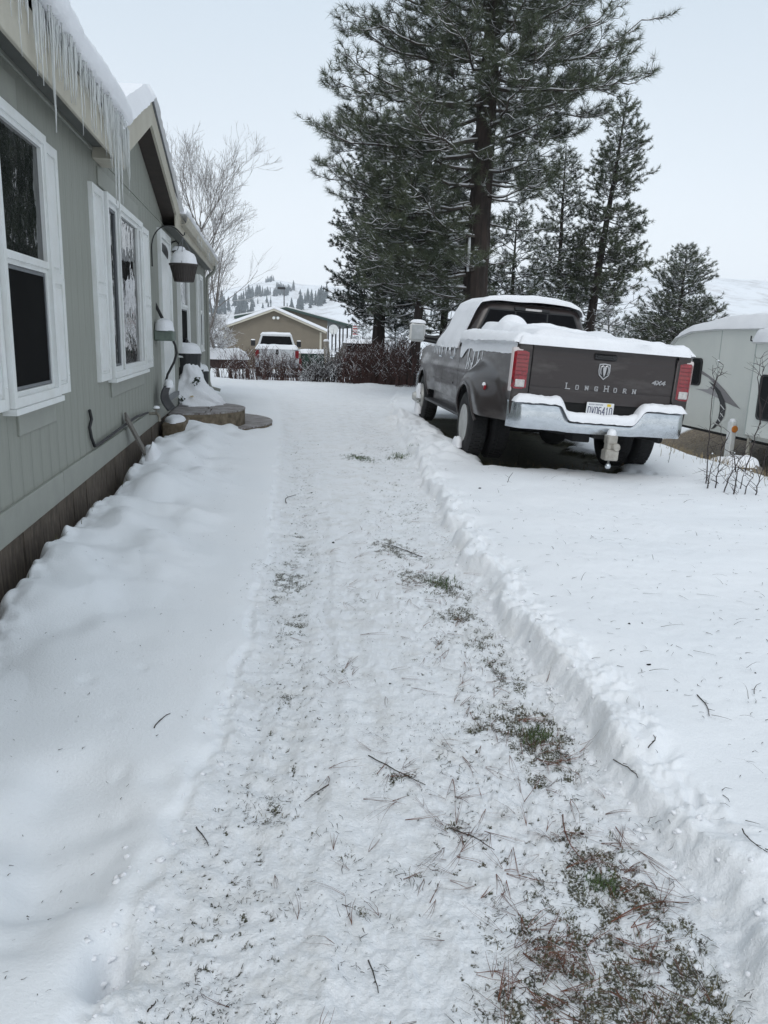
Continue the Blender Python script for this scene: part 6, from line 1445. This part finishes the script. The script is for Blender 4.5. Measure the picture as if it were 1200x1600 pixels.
# frosted shrubby trees in the gap between the house group and the mirror
for k, (px, ptop, Y, R) in enumerate(((618, 505, 31, 1.0), (632, 512, 33, .9), (568, 500, 44, .8))):
    b_ = P3(px, 570, Y); tz = P3(px, ptop, Y)
    pine('frosted_sapling', ('frost-covered sapling between the dark fir trunk and the reddish trunk', 'frost-covered sapling just left of the white truck mirror', 'small snowy sapling right of the porch flag')[k], (b_[0], Y, -.8), (tz[0], Y, tz[2]), .07, .3, (lambda R, Hh: lambda z, az: R*(1-z/Hh)**.5+.05)(R, tz[2]+.8), 55, 50+k, needle='needle_grey', nlen=.10, K=10, nw=.022, sec_gap=.2, tert=4, snow=1., blob=.5, limb_parts=False, rb=.02, twig_r=.011, cat='sapling', group='frosted saplings', blobr=.07)

# ---- bare deciduous trees behind the house
def bare_tree(name, label, base, H_, r0, seed, lean=0, spread=.55, mt='greybark', snow=.6, levels=4, nbr=(5, 6, 5, 4), rmin=.006, cat='bare tree'):
    g = np.random.default_rng(seed); t = empty(name, tuple(base), label=label, cat=cat)
    lev = [[] for _ in range(levels+1)]; rad = [[] for _ in range(levels+1)]
    def grow(p, d, L_, r, l):
        K = 6; pts = [p]; q = p.copy(); dd = d.copy()
        for k in range(K-1): dd = dd+g.normal(0, .10, 3)+np.array([0, 0, .07]); dd /= np.linalg.norm(dd); q = q+dd*L_/(K-1); pts.append(q.copy())
        lev[l].append(pts); rr = np.linspace(r, max(r*.35, rmin*.7), K); rad[l].append(rr)
        if l >= levels: return
        for k in range(nbr[l]):
            s = g.uniform(.22 if l else .18, .98); i = min(int(s*(K-1)), K-2); pp = np.array(pts[i])*(1-(s*(K-1)-i))+np.array(pts[i+1])*(s*(K-1)-i)
            ax_ = np.array(pts[i+1])-np.array(pts[i]); ax_ /= np.linalg.norm(ax_); rv = g.normal(size=3); rv -= ax_*rv.dot(ax_); rv /= np.linalg.norm(rv)
            nd = ax_*g.uniform(.6, .95)+rv*spread*g.uniform(.7, 1.3); nd /= np.linalg.norm(nd); grow(pp, nd, L_*g.uniform(.42, .66)*(1.15-s*.4), max(np.interp(s, [0, 1], [r, r*.35])*.6, rmin), l+1)
    grow(np.zeros(3), np.array([lean, 0, 1.]), H_*.80, r0, 0)
    np_v = [tubes(np.array(lev[0]), np.array(rad[0]), 8)]; np_mesh('trunk', *np_v[0], M[mt], t)
    v, f = join([tubes(np.array(lev[l]), np.array(rad[l]), 5 if l < 2 else 3) for l in range(1, levels+1) if lev[l]]); np_mesh('branches', v, f, M[mt], t, kind='stuff')
    if snow > 0:
        v, f = join([snow_on(np.array(lev[l]), np.array(rad[l]), g, keep=snow, rmin=rmin*.8) for l in range(1, levels+1) if lev[l]]); np_mesh('snow_on_branches', v, f, M['tree_snow'], t, kind='stuff')
    return t
b_ = P3(335, 575, 31); tz = P3(300, 200, 31)
bare_tree('cottonwood_tree', 'tall bare pale tree rising behind the far end of the house', (b_[0]-.3, 31, -.3), 7.3, .085, 3, lean=-.16, nbr=(17, 8, 6, 3), spread=.5, rmin=.0042, snow=.4)
b_ = P3(352, 575, 34)
bare_tree('cottonwood_tree', 'second bare tree leaning right of the first behind the house corner', (b_[0]-.3, 34, -.4), 5.2, .07, 8, lean=.06, nbr=(15, 8, 6, 3), spread=.62, rmin=.0045, snow=.4)
b_ = P3(328, 575, 40)
bare_tree('cottonwood_tree', 'low snowy bare tree beside the shed left of the garage', (b_[0]-.2, 40, -.6), 2.9, .08, 12, lean=.1, nbr=(12, 7, 5, 3), spread=.8, rmin=.010, snow=1.0)

# ---- brush along the far edge of the drive
def brush(label, x, y, w, hgt, n, mt, snow, seed, dens=1., name='bush', group=None, rad=.006, cat='bush'):
    g = np.random.default_rng(seed); z = hn(x, y); t = empty(name, (x, y, z), label=label, cat=cat, group=group)
    P = []; R = []; P2 = []; R2 = []
    for i in range(n):
        p0 = np.array([g.uniform(-w/2, w/2)*.8, g.uniform(-.45, .45), -.03]); h_ = hgt*g.uniform(.45, 1.05)*(1-.5*(abs(p0[0])/(w/2))**3); ln_ = g.normal(0, .22, 2)
        u = np.linspace(0, 1, 5); pp = p0+np.stack([ln_[0]*h_*u**1.3, ln_[1]*h_*u**1.3, h_*u], -1); pp[1:-1] += g.normal(0, .025, (3, 3)); P.append(pp); R.append(rad*(1.25-.8*u))
        for k in range(int(5*dens)):
            s = g.uniform(.25, .95); q = np.array([np.interp(s, u, pp[:, j]) for j in range(3)]); a = g.uniform(0, 6.28); l_ = g.uniform(.08, .3); d = np.array([math.cos(a)*.7, math.sin(a)*.7, g.uniform(.3, 1.)]); P2.append([q, q+d*l_*.5+g.normal(0, .012, 3), q+d*l_]); R2.append([rad*.65, rad*.55, rad*.35])
    P, R, P2, R2 = map(np.array, (P, R, P2, R2))
    v, f = join([tubes(P, R, 3), tubes(P2, R2, 3)]); np_mesh('stems', v, f, M[mt], t, kind='stuff')
    if snow > 0:
        sel = g.random(len(P2)) < snow*.7; v, f = tubes(P2[sel]+np.array([0, 0, rad*1.1]), R2[sel]*1.15, 3)
        C = P2[:, 2][g.random(len(P2)) < snow*.3]; v2, f2 = blobs(C, .022, .014, g); np_mesh('snow_on_stems', v, f, M['tree_snow'], t, kind='stuff'); np_mesh('snow_bits', v2, f2, M['tree_snow'], t, kind='stuff')
    return t
reds = ['reddish hedge bush nearest the brown truck', 'reddish hedge bush second from the brown truck', 'dense reddish bush in the middle of the hedge', 'reddish bush in front of the dark car', 'reddish bush at the left end of the dense hedge', 'taller reddish bush in the back row right of the dark fir trunk', 'reddish bush in the back row in front of the dark car']
for k, (px, Y) in enumerate(((637, 24.0), (615, 24.5), (592, 25.0), (570, 25.4), (550, 25.9), (625, 26.4), (585, 27))):
    p = P3(px, 600, Y); brush(reds[k], p[0], Y, 1.15, 1.50 if k < 5 else 1.6, 140, 'redtwig', .25, 60+k, group='reddish hedge bushes', rad=.0075)
labs = ['sparse snowy bush at the far left by the utility trailer', 'thin snowy bush between the utility trailer and white truck', 'twiggy snowy bush before the left wheel of the white truck', 'brown snowy bush before the middle of the white truck', 'snowy bush before the right wheel of the white truck', 'thin bush in front of the green container', 'pale snow-caked bush beside the weathered post', 'snow-caked bush left of the reddish hedge', 'low snowy brush at the foot of the weathered post']
for k, (px, Y, h_, n_) in enumerate(((352, 28.5, .85, 30), (375, 28.5, 1.3, 60), (402, 28, 1.25, 90), (428, 27.8, 1.15, 110), (452, 27.6, 1.1, 80), (480, 27.2, .8, 50), (505, 26.8, 1.2, 80), (527, 26.4, 1.15, 90), (490, 26.6, .6, 60))):
    p = P3(px, 595, Y); brush(labs[k], p[0], Y, 1.0, h_, int(n_*(.75 if k < 6 else .9)), 'redtwig' if k < 6 else 'darktwig', .75 if k > 5 else .30, 80+k, group='snowy brush along the drive', rad=.0075)
# two tall thin stems sticking up from the brush
# ---- leafless saplings at the right edge
def stems(label, lines, Y, seed, name='shrub', rad=.008):
    g = np.random.default_rng(seed); p0 = P3(*lines[0][0], Y); t = empty(name, (p0[0], Y, h1(p0[0], Y)), label=label, cat='shrub'); o = np.array(t.location)
    mb = MB(); mb2 = MB(); sb = []
    for ln_ in lines:
        yy = Y+g.uniform(-.25, .25); pts = [P3(px, py, yy)-o for px, py in ln_]; pts[0][2] -= .08
        dense = []
        for a, b_ in zip(pts[:-1], pts[1:]):
            for q in np.linspace(0, 1, 5)[:-1]: dense.append(a*(1-q)+b_*q+g.normal(0, .006, 3))
        dense.append(pts[-1]); k = len(dense); rs_ = [rad*(1-.75*i/(k-1)) for i in range(k)]
        mb.tube([tuple(p) for p in dense], rs_, 5)
        for i in range(int(k*.55)):
            j = g.integers(int(k*.25), k); p = dense[j]; a = g.uniform(0, 6.28); l_ = g.uniform(.06, .30)*(1 if j < k*.8 else .7); d = np.array([math.cos(a)*.8, math.sin(a)*.8, g.uniform(.1, .9)])
            q1, q2 = p+d*l_*.5+g.normal(0, .01, 3), p+d*l_+g.normal(0, .01, 3); mb2.tube([tuple(p), tuple(q1), tuple(q2)], [rad*.40, rad*.32, rad*.15], 3)
            if g.random() < .5:
                for m_ in range(2): e = q1+g.normal(0, .05, 3); mb2.tube([tuple(q1), tuple(e)], [rad*.28, rad*.12], 3)
            if g.random() < .25: sb.append(q1)
    mb.build('stem', M['darktwig'], t); mb2.build('twigs', M['darktwig'], t, kind='stuff')
    if sb: v, f = blobs(np.array(sb), .014, .010, g); np_mesh('snow_bits', v, f, M['tree_snow'], t, kind='stuff')
    return t
stems('tallest leafless sapling, its straight stem crossing the grey swoosh', [[(1102, 773), (1104, 745), (1107, 700), (1111, 650), (1115, 598), (1114, 570)], [(1104, 765), (1109, 740), (1116, 712)], [(1115, 598), (1122, 588), (1128, 582), (1130, 570)]], 7.7, 1)
stems('dark leafless sapling just right of the tallest one', [[(1115, 770), (1120, 745), (1126, 715), (1129, 690), (1127, 668)], [(1116, 768), (1106, 748), (1104, 735)], [(1129, 690), (1140, 676)]], 7.6, 2)
stems('leafless sapling leaning right toward the trailer wheel', [[(1128, 772), (1138, 748), (1150, 728), (1162, 708), (1172, 690)], [(1130, 768), (1122, 755), (1112, 750)], [(1151, 727), (1146, 712), (1133, 702)]], 7.5, 3)
stems('tall forked sapling at the right edge reaching up to the slide window', [[(1166, 728), (1178, 690), (1190, 652), (1186, 620), (1192, 590), (1191, 560)], [(1190, 652), (1184, 600), (1189, 560)]], 7.9, 4)
stems('tangle of low stems at the right edge of the picture', [[(1152, 780), (1158, 752), (1163, 738)], [(1159, 786), (1165, 760), (1178, 742)], [(1168, 791), (1180, 768), (1190, 740), (1199, 700)], [(1173, 782), (1188, 784), (1202, 787)], [(1148, 772), (1160, 776), (1180, 790)], [(1146, 766), (1151, 740), (1158, 720)]], 7.35, 5, rad=.009)
# ------------------------------------------------------------------ litter on the snow
def colmat(name, c1, c2, rough=.8):
    return mat(name, c1, rough, base2=c2, nscale=9)
M['rneedle'] = colmat('dead_pine_needles', (.17, .062, .032), (.075, .035, .024)); M['dneedle'] = colmat('dark_fallen_needles', (.050, .036, .028), (.03, .026, .02))
M['blade'] = colmat('winter_grass', (.075, .095, .04), (.15, .12, .065)); M['straw'] = colmat('dry_straw', (.30, .235, .13), (.17, .125, .07))
g = np.random.default_rng(77)
def ribbons(P0, az, L_, bend, w, lift, K=4):
    """curved flat ribbons lying on the snow"""
    N_ = len(P0); u = np.linspace(0, 1, K); a = az[:, None]+bend[:, None]*(u-.5)
    st = L_[:, None]/(K-1); X = P0[:, 0:1]+np.concatenate([np.zeros((N_, 1)), np.cumsum(np.cos(a[:, :-1])*st, 1)], 1); Y = P0[:, 1:2]+np.concatenate([np.zeros((N_, 1)), np.cumsum(np.sin(a[:, :-1])*st, 1)], 1)
    Z = H(X, Y)+.003+lift[:, None]*4*u*(1-u)*.5+lift[:, None]*u
    Z = Z*.5+.5*Z.max(1, keepdims=True)
    nx, ny = -np.sin(a), np.cos(a); ww = (w[:, None]*(1.1-.75*u))/2
    A = np.stack([X-nx*ww, Y-ny*ww, Z], -1); B = np.stack([X+nx*ww, Y+ny*ww, Z+ww*.6], -1); V = np.stack([A, B], 2).reshape(-1, 3)
    b0 = (np.arange(N_)*K*2)[:, None]+np.arange(K-1)*2; F_ = np.stack([b0, b0+2, b0+3, b0+1], -1).reshape(-1, 4); return V, F_
def lane_pts(n, y0, y1, wf):
    y_ = y0*(y1/y0)**g.random(n); w = wf(n); x = leftx(y_)+(bankx(y_)-leftx(y_))*w; return np.stack([x, y_], 1)
def stuff(name, parts, m, label, **k):
    v, f = join(parts); o = np_mesh(name, v, f, m, None, smooth=False, kind='stuff', label=label, **k); return o
# long red-brown needles, in bundles of three springing from one sheath
def bundles(C, az, L0, m3=3):
    N_ = len(C); P0 = np.repeat(C, m3, 0); a = np.repeat(az, m3)+g.normal(0, .13, N_*m3); return ribbons(P0, a, np.repeat(L0, m3)*g.uniform(.85, 1.1, N_*m3), g.normal(0, .35, N_*m3), g.uniform(.0011, .0019, N_*m3), g.uniform(0, .012, N_*m3))
C = lane_pts(260, 1.15, 6.5, lambda n: np.clip(g.beta(3.0, 1.7, n), .08, .97))
hot = [(930, 1370), (1000, 1400), (850, 1450), (900, 1500), (960, 1570), (800, 1390), (870, 1310), (980, 1330), (840, 1170), (860, 1200), (650, 900), (640, 862), (760, 1050), (700, 1300), (730, 1340), (900, 1590), (1020, 1500), (880, 1480), (620, 1220), (535, 1060), (790, 1130), (980, 1440), (810, 1590), (860, 1540)]
HC = []
for px, py in hot:
    x, y_, t = ground_at(px, py); n_ = int(g.integers(5, 13)); HC.append(np.stack([x+g.normal(0, .035*t/1.6, n_), y_+g.normal(0, .05*t/1.6, n_)], 1))
C2 = np.concatenate(HC); Call = np.concatenate([C, C2])
stuff('fallen_pine_needles', [bundles(Call, g.uniform(0, 6.28, len(Call)), g.uniform(.055, .15, len(Call)))], M['rneedle'], 'long red-brown pine needles scattered over the ploughed lane')
# short dark bits
def bits(P0, l0, l1, w0=.0012, w1=.0028): n = len(P0); return ribbons(P0, g.uniform(0, 6.28, n), g.uniform(l0, l1, n)**1, g.normal(0, .9, n), g.uniform(w0, w1, n)*(1+P0[:, 1]*.10), g.uniform(0, .006, n), 3)
A1 = lane_pts(9000, 1.1, 16, lambda n: g.beta(1.5, 1.0, n)); A2 = lane_pts(4200, 1.2, 9, lambda n: np.clip(g.normal(.17, .06, n), 0, 1))
def clump(P, s, t): return P[fbm(P[:, 0]*s, P[:, 1]*s*.7, 3, 120) > t]
A1 = clump(A1, 4.5, .22); A2 = clump(A2, 6, .22)
C = []
for gx, gy, r, st in PATCH:
    n_ = int(26*st*(1+min(gy, 6)*.2)); C.append(np.stack([gx+g.normal(0, r*.6, n_), gy+g.normal(0, r*.9, n_)], 1))
A3 = np.concatenate(C)
stuff('lane_litter', [bits(A1, .003, .020, .0008, .002), bits(A2, .003, .016, .0008, .002), bits(A3, .008, .04, .001, .0022)], M['dneedle'], 'dark chaff, twig ends and short needles on the ploughed lane')
y_ = 1.3*(14/1.3)**g.random(1700); x = bankx(y_)+.12+g.random(1700)*(1.2+y_*.55); ok = (x < 5.9) & (under_truck(x, y_) < .05)
y2 = 1.4*(11/1.4)**g.random(300); x2 = leftx(y2)-.05-g.random(300)*1.0
stuff('yard_litter', [bits(np.stack([x[ok], y_[ok]], 1), .008, .050), bits(np.stack([x2, y2], 1), .004, .016)], M['dneedle'], 'scattered needles and specks lying on the untouched snow')
y_ = 1.6*(9/1.6)**g.random(150); x = bankx(y_)+.2+g.random(150)*(1+y_*.4); ok = (x < 5.5) & (under_truck(x, y_) < .05)
P0 = np.stack([x[ok], y_[ok]], 1); n = len(P0)
stuff('grass_stalks', [ribbons(P0, g.uniform(0, 6.28, n), g.uniform(.05, .14, n), g.normal(0, .3, n), g.uniform(.0014, .0026, n)*(1+P0[:, 1]*.1), g.uniform(0, .05, n))], M['dneedle'], 'thin dry stalks poking through the right-hand snow')
# grass blades in the bare patches
def blades(P0, hgt, w, lean=.6):
    n = len(P0); z = H(P0[:, 0], P0[:, 1]); a = g.uniform(0, 6.28, n); ln_ = g.uniform(.1, lean, n); h_ = hgt*g.uniform(.4, 1.1, n)
    d = np.stack([np.cos(a)*ln_, np.sin(a)*ln_, np.ones(n)], 1); d /= np.linalg.norm(d, axis=1, keepdims=True); b_ = np.stack([P0[:, 0], P0[:, 1], z-.004], 1); s_ = np.stack([-np.sin(a), np.cos(a), np.zeros(n)], 1)*(w*g.uniform(.6, 1.3, n))[:, None]/2
    m_ = b_+d*h_[:, None]*.55; tip = b_+d*h_[:, None]; tip[:, 2] -= h_*.25*ln_; tip[:, :2] += np.stack([np.cos(a), np.sin(a)], 1)*(h_*.3*ln_)[:, None]
    V = np.stack([b_-s_, b_+s_, m_+s_*.8, m_-s_*.8, tip], 1).reshape(-1, 3); o = (np.arange(n)*5)[:, None]; return V, np.concatenate([np.stack([o[:, 0], o[:, 0]+1, o[:, 0]+2], 1), np.stack([o[:, 0], o[:, 0]+2, o[:, 0]+3], 1), np.stack([o[:, 0]+3, o[:, 0]+2, o[:, 0]+4], 1)])
C = []
for gx, gy, r, st in PATCH:
    n_ = int(130*max(0, st-.25)*(1.2 if gy < 3 else 1)); C.append(np.stack([gx+g.normal(0, r*.5, n_), gy+g.normal(0, r*.8, n_)], 1))
P0 = np.concatenate(C); sm_ = soil_mask(P0[:, 0], P0[:, 1]); P0 = P0[sm_ > .30]
stuff('lawn_grass', [blades(P0, .026, .0022, 1.6)], M['blade'], 'short winter grass showing through the thin snow of the lane')
for (px, py) in ((562, 716), (626, 714), (690, 908), (838, 1150), (945, 1375)):
    gx, gy, t = ground_at(px, py); P1 = np.stack([gx+g.normal(0, .022*t/2.5, 160), gy+g.normal(0, .03*t/2.5, 160)], 1)
    v, f = blades(P1, .03*(1+.12*t), .0024*(1+.1*t), 1.2); np_mesh('grass_tuft', v, f, mat('green_tuft', (.06, .10, .03), .7) if 'green_tuft' not in bpy.data.materials else bpy.data.materials['green_tuft'], None, smooth=False, kind='stuff', label='small green grass tuft in the lane')
# dry grass on the crest in front of the trailer, under the truck and along the skirting
P0 = []
for i in range(900):
    y_ = g.uniform(7.6, 14.5); cx = 5.9+.12*(y_-7); P0.append((cx+g.normal(.25, .35), y_))
P0 = np.array(P0); stuff('crest_grass', [blades(P0, .17, .006, .9)], M['straw'], 'dry straw-coloured grass along the crest before the travel trailer')
P0 = np.stack([g.uniform(8.0, 12.0, 1600), g.uniform(6.5, 19, 1600)], 1); stuff('trailer_grass', [blades(P0, .16, .009, 1.6)], M['straw'], 'flattened dry grass on the bare earth beneath the travel trailer')
P0 = np.stack([g.uniform(2.7, 4.8, 260), g.uniform(8.75, 9.5, 260)], 1); P0 = P0[under_truck(P0[:, 0], P0[:, 1]) > .3]; stuff('under_truck_grass', [blades(P0, .09, .004, 1.0)], M['straw'], 'a few dry stalks in the bare ground under the truck bumper')
y_ = g.uniform(4, 10.5, 420); P0 = np.stack([-1.36+.03*g.random(420)+.09*(g.random(420) < .2), y_], 1); stuff('wall_weeds', [blades(P0, .08, .0035, .9)], M['blade'], 'dead weeds in the melt gap along the skirting')
# single weeds standing out of the snow
for k, (px, py, h_, lab) in enumerate(((808, 715, .28, 'lone dry stalk beside the truck hitch shadow'), (835, 640, .3, None), (1045, 715, .35, 'slanting dry stalk right of the truck tyre'), (792, 755, .10, 'short stalk in the open snow below the truck'))):
    if lab is None: continue
    gx, gy, t = ground_at(px, py, .1); z = h1(gx, gy); mb = MB(); mb.tube([(0, 0, -.03), (.02, 0, h_*.5), (.06, .01, h_)], [.004, .003, .0015], 4).tube([(.02, 0, h_*.5), (-.02, .02, h_*.75)], [.002, .001], 3)
    o = mb.build('dry_stalk', M['dneedle']); o.location = (gx, gy, z); tag(o, lab, 'plant stalk')
# twigs, each one a thing
TW = [((576, 1180), (664, 1226), 'long dark twig lying in the middle of the lane'), ((700, 1295), (772, 1328), 'curved dark twig with a knob in the lane below the long one'), ((515, 1198), (476, 1222), 'thin straight twig left of the long dark twig'),
      ((880, 1270), (915, 1345), 'pale red twig lying along the right side of the lane'), ((1160, 1290), (1200, 1330), 'dark stick end on the right-hand snow at the frame edge'), ((1012, 1165), (1022, 1150), 'short dark stick on the snow bank face'),
      ((960, 1160), (1000, 1190), 'thin stalk on the smooth snow right of the bank'), ((447, 785), (462, 772), 'small twig beside the left edge of the lane'), ((240, 1128), (265, 1105), 'thin curved twig alone on the left-hand snow'),
      ((575, 1500), (592, 1550), 'bent twig near the bottom middle of the lane'), ((1090, 1080), (1110, 1112), 'long straight stalk on the right-hand snow'), ((660, 870), (600, 848), 'crooked twig in the grassy patch high in the lane'),
      ((305, 1290), (325, 1318), 'stub of twig by the soft left edge of the lane'), ((228, 1540), (244, 1524), 'little twig at the lower left'), ((955, 1440), (1075, 1410), 'long reddish twig across the lower right lane')]
for (a, b_, lab) in TW:
    Z = .13 if ('right-hand' in lab or 'bank' in lab) else (.07 if 'left' in lab and 'lane' not in lab else 0.)
    x0, y0, t0 = ground_at(*a, Z); x1, y1, t1 = ground_at(*b_, Z); pts = []
    pr_ = np.array([-(y1-y0), x1-x0]); bw2 = random.uniform(-.12, .12)
    for k in range(7):
        u = k/6; x = x0+(x1-x0)*u+pr_[0]*bw2*math.sin(u*3.14)+random.gauss(0, .0015); y_ = y0+(y1-y0)*u+pr_[1]*bw2*math.sin(u*3.14)+random.gauss(0, .0015); pts.append([x, y_, 0])
    zs = [h1(p[0], p[1]) for p in pts]; zt_ = max(zs); r = .0010+.0007*t0*.5
    o0 = Vector((x0, y0, zt_)); mb = MB(); mb.tube([(p[0]-x0, p[1]-y0, r*1.2+(z-zt_)*.3) for p, z in zip(pts, zs)], [r*(1.2-.09*k) for k in range(7)], 5)
    for k in (2, 4):
        p = pts[k]; q = random.uniform(-1, 1); mb.tube([(p[0]-x0, p[1]-y0, r), (p[0]-x0+(x1-x0)*.15+pr_[0]*.12*q, p[1]-y0+(y1-y0)*.15+pr_[1]*.12*q, r+.008)], [r*.7, r*.3], 4)
    o = mb.build('twig', M['rneedle'] if 'red' in lab else M['dneedle']); o.location = o0; tag(o, lab, 'twig')
# snow clods broken off the bank
n = 420; y_ = 1.2*(9/1.2)**g.random(n); off = np.where(g.random(n) < .6, -np.abs(g.normal(0, .05, n))-.01, g.normal(.07, .05, n)); x = bankx(y_)+off; z = H(x, y_); s = (.002+.007*g.random(n)**3)*(1+.10*y_)
yl = 1.2*(9/1.2)**g.random(350); xl = leftx(yl)+g.normal(0, .05, 350); zl = H(xl, yl); sl = (.002+.009*g.random(350)**3)
def clods(x, y, z, s):
    n = len(x); th = np.linspace(0, np.pi, 5)[1:-1]; ph = np.arange(6)*np.pi/3
    o = np.array([(0, 0, 1)]+[(math.sin(t)*math.cos(p), math.sin(t)*math.sin(p), math.cos(t)) for t in th for p in ph]+[(0, 0, -1)]); V = o[None]*s[:, None, None]*g.uniform(.55, 1.45, (n, len(o), 1))*np.array([1.25, 1, .7]); V = V+np.stack([x, y, z+s*.12], 1)[:, None]
    f = [(0, 1+k, 1+(k+1) % 6) for k in range(6)]
    for r_ in range(2): f += [(1+r_*6+k, 1+(r_+1)*6+k, 1+(r_+1)*6+(k+1) % 6) for k in range(6)]+[(1+r_*6+k, 1+(r_+1)*6+(k+1) % 6, 1+r_*6+(k+1) % 6) for k in range(6)]
    f += [(19, 13+(k+1) % 6, 13+k) for k in range(6)]; f = np.array(f); return V.reshape(-1, 3), (f[None]+(np.arange(n)*len(o))[:, None, None]).reshape(-1, 3)
v, f = join([clods(x, y_, z, s), clods(xl, yl, zl, sl)]); np_mesh('snow_clods', v, f, M['snow'], None, smooth=True, kind='stuff', label='crumbs and clods of snow along both edges of the lane')
# small dark pellets and stones
for k, (px, py) in enumerate(((925, 977), (978, 1107), (1075, 955), (490, 625), (206, 1009), (868, 1082))): pass
n = 26; y_ = 1.5*(12/1.5)**g.random(n); x = leftx(y_)+(bankx(y_)-leftx(y_)+1.2)*g.random(n); z = H(x, y_); v, f = clods(x, y_, z, (.002+.005*g.random(n))*(1+.1*y_)); np_mesh('dark_pebbles', v, f, M['under'], None, kind='stuff', label='tiny dark pebbles and droppings on the snow')

# ------------------------------------------------------------------ haze
hm = bpy.data.materials.new('haze'); hm.use_nodes = True; nt = hm.node_tree; nt.nodes.clear()
pv = nt.nodes.new('ShaderNodeVolumePrincipled'); ou = nt.nodes.new('ShaderNodeOutputMaterial'); pv.inputs['Color'].default_value = (.90, .94, 1, 1); pv.inputs['Density'].default_value = .00024; pv.inputs['Anisotropy'].default_value = 0.0
nt.links.new(pv.outputs[0], ou.inputs['Volume'])
MB().box((-1700, -80, -5.5), (1750, 2350, 190)).build('haze', hm, kind='stuff')
